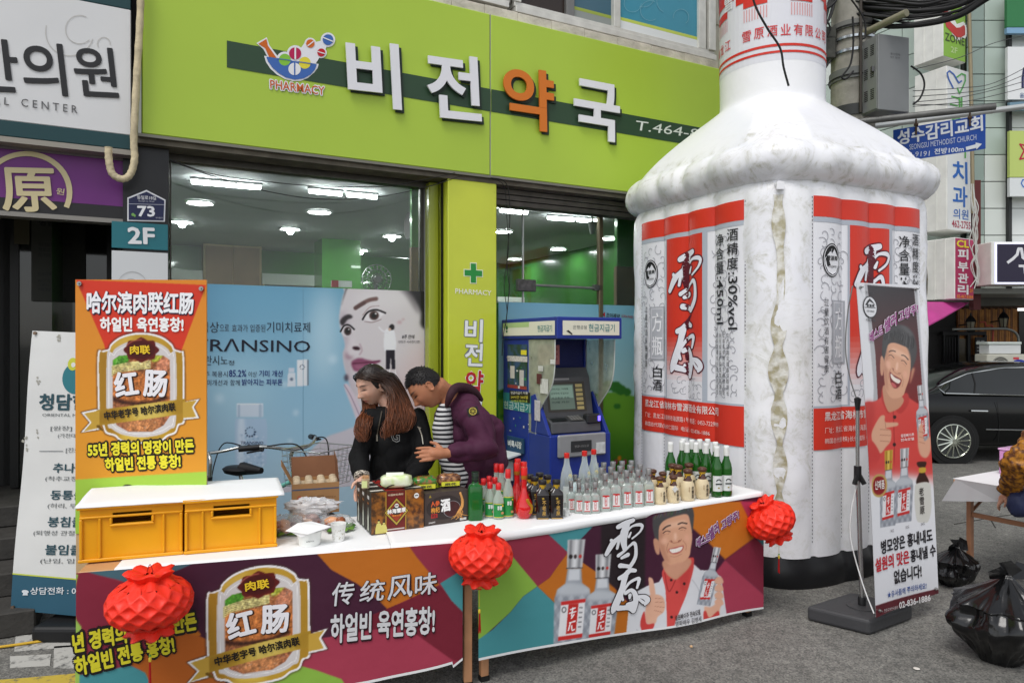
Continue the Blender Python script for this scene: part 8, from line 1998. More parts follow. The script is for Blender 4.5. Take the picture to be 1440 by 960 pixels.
m=MB();m.disc(la,.11,1.765,.02,.018,.005,14,raw=True);m.rect(la,.095,1.725,.125,1.742,.005);mk('green_mark',m,M((30,100,60),.4),AT,kind='stuff')
m=MB();m.poly(fa,[(.06,1.728),(.11,1.700),(.115,1.708),(.08,1.735)],.006,raw=True);mk('torn_patch',m,M((30,28,28),.6),AT)
# curved scuffed glass wings
wg=M((196,200,176),.35,0,.25,12,alpha=.42,key='wingglass');wgn=wg.node_tree
for a_ in(0.004,.548):
 m=MB();pts=[]
 for k in range(15):
  t=k/14;z_=1.665-.75*t;b_=.03+(.30*(1/(1+math.exp(-(t-.62)*11))));pts.append((b_,z_))
 q=[ab(a_,b,z)for b,z in pts];q2=[ab(a_,.44,z)for b,z in pts]
 m.add(q+q2,[(i,i+1,16+i-0,15+i)for i in range(14)]);o=mk('glass_wing',m,wg,AT);sd=o.modifiers.new('t','SOLIDIFY');sd.thickness=.006;sd.offset=0
 m=MB();m.tube(q,.005,6);mk('wing_edge',m,M((200,206,200),.2),AT,smooth=60)
for a_ in(.0,.53):m=MB();q=[(.12,.93),(.40,.93),(.40,1.22),(.33,1.24)];P_=Pl(ab(a_,0,0),aI,Z);vs=[P_.P(b,z)for b,z in q];m.add(vs+[v+FU*.03 for v in vs],[(3,2,1,0),(4,5,6,7),(0,1,5,4),(1,2,6,5),(2,3,7,6),(3,0,4,7)]);mk('side_cheek',m,blue,AT,bevel=.003)
gy,gyd=M((146,148,150),.4,.2,.08,10),M((46,48,50),.4)
m=MB();sec=[(.16,.935),(.44,.935),(.44,1.42),(.38,1.44),(.33,1.36),(.27,1.06),(.17,1.02)];vs=[ab(.05,b,z)for b,z in sec];n_=len(vs);m.add(vs+[v+FU*.46 for v in vs],[list(range(n_-1,-1,-1)),list(range(n_,2*n_))]+[(i,(i+1)%n_,n_+(i+1)%n_,n_+i)for i in range(n_)]);mk('machine_body',m,M((86,88,90),.4,.1,.1,8),AT,bevel=.008,bs=2)
o0,o1=ab(.05,.27,1.06),ab(.05,.33,1.36);SQ=Pl(o0,FU,(o1-o0).normalized())
for k,(a0,b0,a1,b1,c,of)in enumerate(((.04,.03,.40,.27,(74,72,66),.002),(.06,.05,.29,.25,(104,122,110),.004),(.07,.14,.28,.24,(138,166,150),.006))):m=MB();m.rect(SQ,a0,b0,a1,b1,of);mk(('screen_bezel','screen','screen_field')[k],m,M(c,.3,em=.15 if k else 0),AT)
for k in range(4):
 T(SQ,['원하시는 거래를','선택하여 주십시오','예금출금 조회','이체 카드'][k],.075,.205-k*.035,.24,.205-k*.035,.016,(40,60,60),AT,raw=True,off=.008,bold=0)
for k in range(6):m=MB();m.rect(SQ,.31,.045+k*.036,.375,.07+k*.036,.004);mk('side_button',m,M((196,180,120),.4),AT)
m=MB();m.rect(SQ,.12,.285,.26,.30,.003);mk('brand_plate',m,M((150,150,150),.4),AT)
a0_,a1__=ab(.05,.16,1.022),ab(.05,.27,1.062);KQ=Pl(a0_,FU,(a1__-a0_).normalized())
m=MB();m.rect(KQ,.02,.02,.16,.07,.004);mk('card_slot_plate',m,M((30,32,34),.4),AT);m=MB();m.rect(KQ,.18,.01,.31,.10,.004);mk('keypad',m,M((92,92,90),.4,.3),AT)
m=MB();
for i in range(4):
 for j in range(4):m.rect(KQ,.19+i*.028,.018+j*.02,.212+i*.028,.033+j*.02,.008)
mk('keys',m,M((150,150,148),.4,.3),AT,kind='stuff')
abox('reader_housing',.37,.15,1.0,.50,.22,1.075,gyd,bevel=.01);m=MB();m.rect(Pl(ab(.37,.149,0),FU,Z),.10,1.02,.125,1.06,.001);mk('blue_light',m,M((96,80,240),.4,em=2.5),AT)
abox('tray_panel',.06,.075,.76,.50,.101,.935,gy,bevel=.01);abox('tray_recess',.17,.070,.80,.36,.076,.885,gyd,bevel=.004);T(Pl(ab(.17,.069,0),FU,Z),'현금나오는곳',.03,.835,.16,.835,.018,(150,150,150),AT,raw=True,off=.002,bold=0)
abox('white_sticker',.40,.068,.775,.485,.0745,.86,M((196,200,200),.6,0,.2,30),bevel=0)
for z_,a0 in((.30,.03),(.30,.30)):pass
m=MB();m.rect(Pl(ab(0,.459,0),FU,Z),.10,1.46,.30,1.62,.002);mk('pink_notice',m,M((206,130,130),.5),AT)
for k in range(3):T(Pl(ab(0,.457,0),FU,Z),['이용안내','수수료 면제','현금 입출금'][k],.12,1.575-k*.04,.28,1.575-k*.04,.02,(140,50,56),AT,raw=True,off=.003,bold=0)
# stickers and posters on the left panel
SP=Pl(ab(-.001,.89,0),-aI,Z)
def stk(name,x0,y0,x1,y1,c,of=.002,**k):a0,b1_=SP.uv(x0,y0);a1,b0_=SP.uv(x1,y1);m=MB();m.rect(SP,a0,b0_,a1,b1_,of);return mk(name,m,M(c,.5,**k),AT)
stk('event_poster',714,484,742,548,(58,84,118),var=.35,vs=12,c2=(46,70,50));stk('poster_caption',714,500,742,509,(206,200,196),.003,var=.3,vs=60);stk('yellow_tag',733,492,741,499,(226,210,60),.0035)
stk('poster_figure',718,514,724,532,(206,200,190),.003);stk('poster_figure',731,520,737,543,(196,190,190),.003);stk('poster_foot',714,540,741,548,(150,60,56),.003,var=.3,vs=40)
stk('teal_strip',708,551,747,581,(44,128,132));T(SP,'현금지급기',709,574,746,580,11,(186,206,200),AT,off=.003,bold=.01);stk('black_notice',717,548,746,567,(34,32,28),.004)
T(SP,'현금지급기 이용',719,554,743,554.5,4,(226,222,210),AT,off=.005,bold=.01);T(SP,'24시간 365일',719,560,743,560.5,4,(226,210,80),AT,off=.005,bold=.01);T(SP,'거래은행안내',719,565.5,742,566,3.6,(180,200,90),AT,off=.005,bold=.01)
rn=random.Random(8)
for k in range(16):x,y=rn.uniform(710,746),rn.choice([rn.uniform(583,606),rn.uniform(500,545)]);stk('sticker_scrap',x,y,x+rn.uniform(1,3.),y+rn.uniform(1,4),rn.choice([(206,206,200),(196,190,180),(60,150,90)]),.0036)
r=root('leaflet_shelf','small blue and white leaflet shelf clipped on the side of the cash machine','shelf',SP.px(722,640));
m=MB();m.slab(SP,[(713,633),(736,638),(736,617),(713,612)],.02,.012);mk('label_plate',m,M((36,70,104),.4),r);T(SP.sh(.02),'벼룩시장',715,627,734,631,9,(222,226,228),r,off=.004,bold=.03)
m=MB();q=[SP.px(713,634,.02),SP.px(736,639,.02)];m.add([q[0],q[1],q[1]+SP.n*.13-Z*.03,q[0]+SP.n*.13-Z*.03],[(0,1,2,3)]);o=mk('tray',m,M((206,212,214),.4),r);sd=o.modifiers.new('t','SOLIDIFY');sd.thickness=.012
m=MB();m.box(SP.px(724,660,.07),(.1,.08,.16));mk('paper_stack',m,M((196,196,190),.6),r,bevel=.004)
wp_=at(762,560,5.2)
for k,(x0,y0,x1,y1,c)in enumerate(((757,514,764,522,(206,206,200)),(774,505,781,512,(216,216,212)),(755,525,762,540,(92,46,50)),(760,532,771,554,(212,212,206)),(752,562,760,592,(196,190,196)))):
 Q=Pl(ab(-.004,.44,0),-aI,Z);a0,b1_=Q.uv(x0,y0);a1,b0_=Q.uv(x1,y1);m=MB();m.rect(Q,a0,b0_,a1,b1_,.002);mk('sticker_scrap',m,M(c,.6,0,.15,40),AT)
# BICYCLES
def bicycle(lab,c,hd,fc,sc=1.,basket=True,sad=.84):
 r=root('bicycle',lab,'bicycle',(0,0,0),'bicycles parked behind the stall');blk_=M((26,26,28),.5);chrome=M((186,188,186),.25,.9);fm_=M(fc,.35,coat=.4)
 def wheel(x):
  m=MB();m.tube([Vector((x+.30*cos(t),0,.315+.30*sin(t)))for t in np.linspace(0,2*pi,33)],.016,8,caps=False);w_=mk('wheel',m,blk_,r,smooth=60)
  m=MB();m.tube([Vector((x+.28*cos(t),0,.315+.28*sin(t)))for t in np.linspace(0,2*pi,33)],.009,6,caps=False);mk('rim',m,chrome,w_,smooth=60)
  m=MB();[m.tube([Vector((x,0,.315)),Vector((x+.28*cos(t),0,.315+.28*sin(t)))],.0012,3)for t in np.linspace(0,2*pi,25)[:-1]];m.tube([Vector((x,-.04,.315)),Vector((x,.04,.315))],.015,8);mk('spokes',m,chrome,w_,kind='stuff')
 wheel(.50);wheel(-.50)
 m=MB();hb,ht=Vector((.34,0,.62)),Vector((.29,0,.82));bbk=Vector((0,0,.28));st=Vector((-.15,0,sad-.12))
 for p,q in((bbk,hb),(bbk,st),(st-Z*.12+Vector((.03,0,0)),ht-Z*.04),(bbk,Vector((-.5,0,.315))),(st-Z*.1+Vector((.03,0,0)),Vector((-.5,0,.315)))):m.tube([p,q],.015,8)
 m.tube([hb-Z*.02,ht+Z*.02],.02,8);mk('frame',m,fm_,r,smooth=60)
 m=MB();m.tube([hb,Vector((.42,.035,.5)),Vector((.5,.035,.315))],.011,6);m.tube([hb,Vector((.42,-.035,.5)),Vector((.5,-.035,.315))],.011,6);mk('fork',m,chrome,r,smooth=60)
 m=MB();m.tube(sm3([ht,ht+Vector((-.02,0,.12)),ht+Vector((.03,0,.17))],4),.012,8);mk('stem',m,chrome,r,smooth=60);hc=ht+Vector((.03,0,.17));m=MB()
 bar=[hc+Vector(v)for v in((-.16,.30,.02),(-.05,.22,.03),(.02,.08,.0),(.02,-.08,.0),(-.05,-.22,.03),(-.16,-.30,.02))];m.tube(sm3(bar,5),.011,8);mk('handlebar',m,chrome,r,smooth=60)
 for s_ in(0,-1):p,q=(bar[0],bar[1])if s_==0 else(bar[-1],bar[-2]);d=(p-q).normalized();m=MB();m.tube([p-d*.11,p+d*.01],.018,10);mk('grip',m,blk_,r,smooth=60);m=MB();m.tube([p-d*.13,p-d*.08+Vector((.06,0,-.01)),p-d*.0+Vector((.05,0,-.02))],.006,5);mk('brake_lever',m,blk_,r)
 for s_ in(1,-1):m=MB();m.tube(sm3([bar[1 if s_==1 else 4],hc+Vector((.12,s_*.13,.04)),hc+Vector((.17,s_*.08,-.1)),hc+Vector((.10,s_*.03,-.28))],6),.0045,5);mk('brake_cable',m,blk_,r,smooth=60)
 m=MB();m.lathe([(.02,0),(.1,.02),(.115,.045),(.09,.06),(.02,.066)],20,Vector((-.19,0,sad-.07)),ry=.7);m.tube([Vector((-.15,0,sad-.02)),Vector((.02,0,sad-.02))],[.045,.02],8);mk('saddle',m,blk_,r,smooth=60);m=MB();m.tube([st,Vector((-.17,0,sad-.06))],.012,8);mk('seat_post',m,chrome,r)
 if basket:
  m=MB();x0,x1,z0,z1=.36,.62,.78,1.0
  for z_ in np.linspace(z0,z1,7):e_=.03*(z_-z0)/.22;m.tube([Vector((x0-e_*.3,-.14-e_,z_)),Vector((x1+e_,-.14-e_,z_)),Vector((x1+e_,.14+e_,z_)),Vector((x0-e_*.3,.14+e_,z_)),Vector((x0-e_*.3,-.14-e_,z_))],.002 if z_<z1 else.004,4)
  for t in np.linspace(0,1,9):m.tube([Vector((x0+(x1-x0)*t,-.14,z0)),Vector((x0+(x1-x0+.03)*t,-.17,z1))],.0016,3);m.tube([Vector((x0+(x1-x0)*t,.14,z0)),Vector((x0+(x1-x0+.03)*t,.17,z1))],.0016,3);m.tube([Vector((x1,-.14+.28*t,z0)),Vector((x1+.03,-.17+.34*t,z1))],.0016,3)
  mk('wire_basket',m,M((196,198,196),.3,.8),r,kind='stuff')
 m=MB();m.tube([Vector((-.03,-.02,.3)),Vector((-.12,-.2,.01))],.008,6);mk('kickstand',m,chrome,r)
 r.location=c;r.rotation_euler=(0,0,atan2(hd[1],hd[0]));r.scale=(sc,)*3;return r
hc=at(418,636,4.35);h_=Vector((.90,-.44,0));bicycle('mint green city bicycle with wire basket parked behind the cardboard box',Vector((hc.x,hc.y,0))-h_*.32,h_,(120,196,182),1.)
hc=at(322,694,4.05);h_=Vector((-.6,.8,0));bicycle('dark bicycle with black saddle mostly hidden behind the yellow crates',Vector((hc.x,hc.y,0))+h_*.17,h_,(46,48,52),.95,False,.82)
# BLACK CAR
def car():
 r=root('parked_car','shiny black sedan with chrome window trim parked beyond the giant bottle','car',(0,0,0));r_=r
 pb=M((8,9,10),.12,coat=.25,sp=.25,key='carpaint');gl=M((12,16,14),.03,sp=.8,key='carglass');chrome=M((206,208,206),.15,1.);rub=M((22,22,22),.7)
 S_=[(0.,.62,.62,.55),(.05,.92,.92,.62),(.35,1.00,1.0,.66),(.75,1.01,1.03,.62),(1.05,1.0,1.20,.60),(1.45,.99,1.37,.60),(1.95,.98,1.455,.61),(2.5,.97,1.47,.62),(2.95,.96,1.42,.61),(3.3,.95,1.28,.60),(3.65,.94,1.06,.62),(3.9,.92,.94,.66),(4.4,.84,.84,.66),(4.75,.70,.70,.6),(4.9,.52,.52,.5)]
 m=MB();n_=0;vs=[]
 for x,bz,rz_,rw in S_:
  e=min(1,x/.35,(4.9-x)/.5);wv=.78+.15*max(0,e)**.5
  ring=[(0,.22),(wv*.86,.20),(wv*.97,.32),(wv,.55),(wv*.985,bz-.08),(wv*.93,bz),(rw+(wv*.9-rw)*.45,(bz+rz_)/2+.02),(rw+.02,rz_-.05),(rw*.8,rz_-.005),(0,rz_+.01)]
  vs+=[Vector((x,-y,z))for y,z in ring]+[Vector((x,y,z))for y,z in ring[-2:0:-1]];n_=2*len(ring)-2
 m.add(vs,[(i*n_+k,(i+1)*n_+k,(i+1)*n_+(k+1)%n_,i*n_+(k+1)%n_)for i in range(len(S_)-1)for k in range(n_)]+[list(range(n_)),list(range(len(S_)*n_-1,(len(S_)-1)*n_-1,-1))])
 b_=mk('body',m,pb,r,smooth=40);sb_=b_.modifiers.new('s','SUBSURF');sb_.levels=2;sb_.render_levels=2
 for s_ in(-1,1):
  def yy(x,f):
   i=max(k for k in range(len(S_))if S_[k][0]<=x);a,b=S_[i],S_[min(i+1,len(S_)-1)];t=(x-a[0])/max(b[0]-a[0],1e-6);bz=a[1]+(b[1]-a[1])*t;rz_=a[2]+(b[2]-a[2])*t;rw=a[3]+(b[3]-a[3])*t;lo,hi=(.865,bz+.015),(rw+.055,rz_-.075)
   return Vector((x,s_*(lo[0]+(hi[0]-lo[0])*f+.012+.03*f*(1-f)*4),lo[1]+(hi[1]-lo[1])*f))
  xs=np.linspace(1.0,3.55,24);m=MB();m.add([yy(x,f)for x in xs for f in(0,.5,1)],[(3*i+j,3*i+3+j,3*i+4+j,3*i+1+j)for i in range(23)for j in range(2)]);mk('side_window',m,gl,r,smooth=60)
  m=MB();m.tube([yy(x,0)+Vector((0,s_*.006,0))for x in xs]+[yy(x,1)+Vector((0,s_*.004,0))for x in xs[::-1]]+[yy(xs[0],0)],.011,6);mk('window_trim',m,chrome,r,smooth=60)
  for x_ in(1.42,2.32):m=MB();m.tube([yy(x_,0),yy(x_+.06,.5),yy(x_+.1,1)],.014,5);mk('pillar',m,rub,r)
  m=MB();m.tube([Vector((1.55,s_*.935,.50)),Vector((3.4,s_*.935,.47))],.009,5);mk('side_strip',m,chrome,r);
  for x_ in(1.45,2.5):m=MB();m.tube([Vector((x_-.12,s_*.945,.77)),Vector((x_+.12,s_*.945,.765))],.013,6);mk('door_handle',m,chrome,r,smooth=60);m=MB();m.tube([Vector((x_+.26,s_*.93,.90)),Vector((x_+.3,s_*.936,.6)),Vector((x_+.28,s_*.93,.28))],.003,4);mk('door_gap',m,rub,r)
  for x_ in(1.08,3.95):
   m=MB();m.tube([Vector((x_,s_*.70,.33)),Vector((x_,s_*.936,.33))],.375,40);mk('wheel_arch',m,rub,r,smooth=60)
   c=Vector((x_,s_*.83,.33));m=MB();m.tube([c-Vector((0,s_*.02,0)),c+Vector((0,s_*.112,0))],.33,36);w_=mk('wheel',m,rub,r,smooth=50,bevel=.012)
   m=MB();m.tube([c+Vector((0,s_*.05,0)),c+Vector((0,s_*.115,0))],.245,36);mk('rim_well',m,M((70,72,72),.4,.6),w_,smooth=50);m=MB();f=c+Vector((0,s_*.118,0));m.tube([f+Vector((.24*cos(t),0,.24*sin(t)))for t in np.linspace(0,2*pi,37)],.010,6,caps=False)
   for k in range(15):t=2*pi*k/15;m.tube([f+Vector((.03*cos(t),s_*.012,.03*sin(t))),f+Vector((.235*cos(t+.06),0,.235*sin(t+.06)))],[.014,.011],5)
   m.tube([f,f+Vector((0,s_*.02,0))],.045,16);mk('rim_spokes',m,M((200,204,190),.2,.9),w_,kind='stuff')
 for s_ in(-1,1):m=MB();m.box((.03,s_*.62,.80),(.06,.3,.14));mk('tail_light',m,M((130,20,24),.2,coat=.6),r,bevel=.02);m=MB();m.box((4.72,s_*.58,.66),(.12,.28,.12));mk('headlight',m,M((200,204,206),.1,coat=.6),r,bevel=.02)
 c0=at(1341,480,9.42);r.scale=(.93,)*3;r.location=(c0. x-1.08*.93,9.42+.94*.93,0);r.rotation_euler=(0,0,radians(-1));return r
car()
# SMALL WOODEN TABLE, BAGS, PINK BOX AT THE RIGHT
cA_=at(1340,672,4.8);zt_=cA_.z;U1,U2=Vector((.867,.498,0)),Vector((.498,-.867,0))
WT=root('wooden_table','small wooden folding table with a white cover at the right edge','table',Vector((cA_.x,cA_.y,0))+U1*.75+U2*.3)
m=MB();q=[cA_+U2*.6,cA_+U2*.6+U1*1.5,cA_+U1*1.5,cA_];m.hexa([p-Z*.032 for p in q]+[p-Z*.004 for p in q]);mk('tabletop',m,M((186,138,96),.4,0,.15,10),WT,bevel=.008,bs=3)
m=MB();m.hexa([p-Z*.0035 for p in q]+[p-Z*.001 for p in q]);mk('white_cover',m,M((238,238,240),.5),WT)
for a,b in((.12,.05),(.12,.54),(1.36,.05),(1.36,.54)):
 p=cA_+U1*a+U2*b;m=MB();m.box(Vector((p.x,p.y,(zt_-.034)/2+.01)),(.042,.03,zt_-.054),(U1,U2,Z));lg_=mk('leg',m,M((150,106,78),.45,0,.15,12),WT,bevel=.003);m=MB();m.box(Vector((p.x,p.y,.01)),(.046,.034,.02),(U1,U2,Z));mk('rubber_foot',m,M((22,22,22),.7),lg_)
for b in(.05,.54):m=MB();m.box(cA_+U1*.74+U2*b-Z*.06,(1.196,.022,.04),(U1,U2,Z));mk('rail',m,M((150,106,78),.45),WT)
m=MB();m.box(cA_+U1*.12+U2*.295-Z*.25,(.02,.458,.03),(U1,U2,Z));mk('stretcher',m,M((150,106,78),.45),WT);m=MB();m.tube([cA_+U1*.14+U2*.06-Z*.22,cA_+U1*.5+U2*.06-Z*.05],.011,5);mk('brace',m,M((120,84,62),.5),WT)
m=MB();q=[cA_-Z*.002+U2*.02-U1*.002,cA_-Z*.002+U2*.5-U1*.002,cA_+U2*.30-U1*.03-Z*.10,cA_-U1*.10-U2*.02-Z*.15];m.add(q,[(0,1,2,3)]);o=mk('hanging_sheet',m,M((170,170,172),.6,alpha=.6,key='sheetw'),WT);sd=o.modifiers.new('t','SOLIDIFY');sd.thickness=.0015
pb_=at(1424,667,4.95);r=root('pink_box','pink translucent plastic box standing on the small wooden table','box',Vector((pb_.x,pb_.y,zt_)));m=MB();m.box(Vector((pb_.x+.03,pb_.y,zt_+.085)),(.20,.14,.17),(U1,U2,Z));mk('body',m,M((214,150,204),.3,coat=.4),r,bevel=.008);m=MB();m.box(Vector((pb_.x+.03,pb_.y,zt_+.178)),(.21,.15,.014),(U1,U2,Z));mk('lid',m,M((226,176,218),.3,coat=.4),r,bevel=.004)
def gbag(lab,x,y,d,w,h,seed):
 c=at(x,y,d);c.z=0;bm_=M((14,14,15),.22,coat=.3,bump=.25,bs=16,key='binbag');m=MB();n1,n2=96,60;vs=[]
 for j in range(n2+1):
  t=j/n2
  if t<.62:q=sin(pi*(.10+t/.62*.52))**.75
  else:k=(t-.62)/.38;q=max(.10,.98*(1-k)**1.1+.05)
  for i in range(n1):
   th=2*pi*i/n1;dv=Vector((cos(th),sin(th),t*2));fold=abs(noise.noise(Vector((cos(th)*3.2+seed,sin(th)*3.2,t*1.2))));f2=abs(noise.noise(Vector((cos(th)*7+seed,sin(th)*7,t*5))));f3=noise.noise(dv*2+Vector((seed,0,0)))
   rr=w/2*q*(1+.22*f3-.30*fold*(.4+t)-.13*f2);vs.append(c+Vector((rr*cos(th)+.10*w*t*t,rr*sin(th),h*.88*(t**.9))))
 m.add(vs,[(j*n1+i,j*n1+(i+1)%n1,(j+1)*n1+(i+1)%n1,(j+1)*n1+i)for j in range(n2)for i in range(n1)]+[list(range(n1-1,-1,-1)),list(range(n2*n1,(n2+1)*n1))])
 r=root('garbage_bag',lab,'garbage bag',c,'black garbage bags');mk('bag',m,bm_,r,smooth=80)
 top=c+Vector((.10*w,0,h*.86))
 for k,(dx,dz,rz_)in enumerate(((-.28,.10,.5),(.06,.16,2.2),(.34,.06,3.6))):
  m=MB();e_=Vector((dx*w,(k-1)*.05,dz*h));sd_=Vector((-e_.z,.02,e_.x)).normalized()*.045;m.add([top-sd_*.3,top+sd_*.3,top+e_*.6+sd_+Vector((0,.02,0)),top+e_+sd_*.2,top+e_*.7-sd_*.9-Vector((0,.02,0))],[(0,1,2),(0,2,4),(4,2,3)]);mk('knot_ear',m,bm_,r)
 return r
gbag('big shiny black garbage bag with tied ears at the lower right',1404,938,3.62,.47,.50,3.)
gbag('small black plastic bag leaning against the foot of the giant bottle',1340,822,4.72,.30,.30,8.)
m=MB();p=gnd(1289,940,.004);m.lathe([(.012,0),(.016,.003),(.010,.005)],8,p);mk('litter',m,M((214,208,200),.6),None,'small white scrap of litter on the asphalt below the banner base','litter')
m=MB();p=gnd(972,909,.004);m.lathe([(.008,0),(.008,.006),(.003,.008)],7,p);mk('litter',m,M((206,170,130),.6),None,'tiny beige crumb of litter on the asphalt in front of the bottle banner','litter')
rn=random.Random(12)
# PEOPLE
from mathutils.bvhtree import BVHTree
def limb(m,pts,r,n=14,el=None):
 """rounded tapering limb through the joints"""
 P_=[Vector(p)for p in pts];q,rr=[],[]
 for j in range(len(P_)-1):
  for k in range(5):t=k/5;q.append(P_[j].lerp(P_[j+1],t));rr.append(r[j]+(r[j+1]-r[j])*t)
 q.append(P_[-1]);rr.append(r[-1]);d0=(q[0]-q[1]).normalized();d1=(q[-1]-q[-2]).normalized()
 q=[q[0]+d0*rr[0]*.85,q[0]+d0*rr[0]*.5]+q+[q[-1]+d1*rr[-1]*.5,q[-1]+d1*rr[-1]*.85];rr=[rr[0]*.45,rr[0]*.84]+rr+[rr[-1]*.84,rr[-1]*.45]
 m.tube(q,rr,n)
def ellip(m,c,X,Y,Zv,n=20):
 c=Vector(c);vs=[]
 for j in range(n//2+1):
  ph=-pi/2+pi*j/(n//2)
  for i in range(n):th=2*pi*i/n;vs.append(c+X*cos(th)*cos(ph)+Y*sin(th)*cos(ph)+Zv*sin(ph))
 m.add(vs,[(j*n+i,j*n+(i+1)%n,(j+1)*n+(i+1)%n,(j+1)*n+i)for j in range(n//2)for i in range(n)])
def frame(fwd,up):
 f=Vector(fwd).normalized();u=Vector(up);u=(u-f*u.dot(f)).normalized();s=f.cross(u).normalized();return s,f,u
def head(m,c,fwd,up,k=1.,male=False):
 s,f,u=frame(fwd,up);c=Vector(c);n1,n2=96,72;vs=[];G=lambda x,z,x0,z0,sx,sz:math.exp(-((x-x0)/sx)**2-((z-z0)/sz)**2)
 for j in range(n2+1):
  ph=-pi/2+pi*j/n2
  for i in range(n1):
   th=2*pi*i/n1;x,y,z=.076*sin(th)*cos(ph),.095*cos(th)*cos(ph),.116*sin(ph)
   if z<0:t=min(1,-z/.116);x*=1-(.36 if not male else.26)*t**1.4;y=y*(1-.10*t)+(.012*t if y>0 else.022*t)
   if y>0:
    ax=abs(x);w=min(1,y/.04)
    y+=w*(.024*G(x,z,0,-.022,.011,.014)+.012*G(x,z,0,0.0,.009,.026)+.005*G(ax,z,.013,-.028,.008,.008)-.011*G(ax,z,.030,.016,.015,.012)+.006*G(ax,z,.030,.036,.022,.009)+.006*G(ax,z,.042,-.02,.02,.022)+.008*G(x,z,0,-.053,.020,.007)-.003*G(x,z,0,-.060,.02,.0025)+.007*G(x,z,0,-.068,.017,.007)+.010*G(x,z,0,-.095,.022,.015)-.004*G(x,z,0,-.080,.02,.006)+.004*G(ax,z,.030,.014,.009,.006))
   vs.append(c+(s*x+f*y+u*z)*k)
 m.add(vs,[(j*n1+i,j*n1+(i+1)%n1,(j+1)*n1+(i+1)%n1,(j+1)*n1+i)for j in range(n2)for i in range(n1)])
 for sg in(1,-1):
  e=c+(s*sg*.075+f*-.008+u*-.006)*k
  ellip(m,e,s*.006*k+f*0,(f*.016-s*sg*-.004)*k,(u*.031-f*.006)*k,14)
  rim=[e+(s*sg*.010+f*a_+u*b_)*k for a_,b_ in((.012,-.02),(.004,-.03),(-.008,-.022),(-.017,.0),(-.014,.02),(.0,.030),(.012,.022),(.014,.010))]
  m.tube(rim,.0042*k,6)
 return s,f,u
def hand(m,w,d,pn,k=1.,curl=.35,spread=.10,thumb=1):
 """w wrist, d direction of the fingers, pn palm normal; five separate bent fingers"""
 w=Vector(w);d=Vector(d).normalized();pn=Vector(pn);pn=(pn-d*pn.dot(d)).normalized();sd=d.cross(pn)*thumb
 pts=[(0,0)];limb(m,[w-d*.02,w+d*.03*k,w+d*.065*k],[.024*k,.030*k,.026*k],12)
 for q in(-.018,.018):limb(m,[w+d*.02*k+sd*q*.8*k,w+d*.075*k+sd*q*1.3*k],[.015*k,.0125*k],10)
 for i,(o,L)in enumerate(((.030,.070),(.010,.080),(-.010,.074),(-.029,.058))):
  b=w+d*.078*k+sd*o*k;dd=(d+sd*(o*6*spread)).normalized();c1=b+dd*L*.45*k+pn*L*.10*curl*2*k;c2=c1+(dd*cos(curl)+pn*sin(curl)).normalized()*L*.30*k;c3=c2+(dd*cos(curl*2)+pn*sin(curl*2)).normalized()*L*.25*k
  limb(m,[b,c1,c2,c3],[.0098*k,.0086*k,.0078*k,.0066*k],8)
 b=w+d*.022*k+sd*.026*k;t1_=b+(d*.55+sd*.75+pn*.3).normalized()*.036*k;t2=t1_+(d*.9+sd*.35+pn*.3).normalized()*.028*k;limb(m,[b,t1_,t2],[.0135*k,.0105*k,.008*k],8)
def solid(name,m,mat,par,vox,smooth=4,fold=0,colf=None,ff=9.,seed=0,lab=None):
 """unite the overlapping pieces into one continuous skin"""
 o=mk('tmp',m,mat,None,org=(0,0,0));rm=o.modifiers.new('r','REMESH');rm.mode='VOXEL';rm.voxel_size=vox
 sm=o.modifiers.new('s','SMOOTH');sm.iterations=smooth;sm.factor=.5
 dg=bpy.context.evaluated_depsgraph_get();me=bpy.data.meshes.new_from_object(o.evaluated_get(dg));bpy.data.objects.remove(o)
 n=len(me.vertices);co=np.empty(n*3);me.vertices.foreach_get('co',co);co=co.reshape(-1,3)
 if fold:
  no=np.empty(n*3);me.vertices.foreach_get('normal',no);no=no.reshape(-1,3)
  dsp=np.array([(abs(noise.noise(Vector((c[0]*ff*1.3+seed,c[1]*ff*1.3,c[2]*ff))))-.25)+.5*noise.noise(Vector((c[0]*ff*.5,c[1]*ff*.5+seed,c[2]*ff*1.4)))for c in co]);co=co+no*dsp[:,None]*fold
 og=wrl(par);
 if colf is not None:
  cs=np.array([colf(Vector(c))for c in co])/255.;l=np.where(cs<.04045,cs/12.92,((cs+.055)/1.055)**2.4)/KC;l=np.concatenate([np.minimum(l,.86),np.ones((n,1))],1)
  a=me.attributes.new('Col','FLOAT_COLOR','POINT');a.data.foreach_set('color',l.astype(np.float32).ravel())
 bv=BVHTree.FromPolygons([tuple(c)for c in co],[tuple(p.vertices)for p in me.polygons])
 me.vertices.foreach_set('co',(co-np.array(og)).ravel());me.shade_smooth();me.materials.clear();me.materials.append(mat);me.update()
 o=bpy.data.objects.new(name,me);SC.collection.objects.link(o);o.parent=par;ORG[o.name]=og
 if lab:o['label']=lab
 return o,bv
def hit(bv,x,y,off=.003):
 d=Vector(((x-720)/F,1,-(y-480)/F)).normalized();h=bv.ray_cast(Vector((0,0,CAMZ)),d)
 return(h[0]+(-d)*off)if h[0]else None
def decal(name,bv,pts,mat,par,off=.004,w=None):
 """a patch or line laid on a garment where the photograph shows it"""
 q=[hit(bv,x,y,off)for x,y in pts];q=[p for p in q if p]
 m=MB()
 if w:m.tube(q,w,5)
 else:m.add(q,[list(range(len(q)))])
 return mk(name,m,mat,par)
def skinm(key='skin'):
 m=MP(.5,key);b=m.node_tree.nodes['Principled BSDF'];b.inputs['Subsurface Weight'].default_value=.12;b.inputs['Subsurface Radius'].default_value=(.012,.005,.003);b.inputs['Subsurface Scale'].default_value=1;return m
SK=skinm()
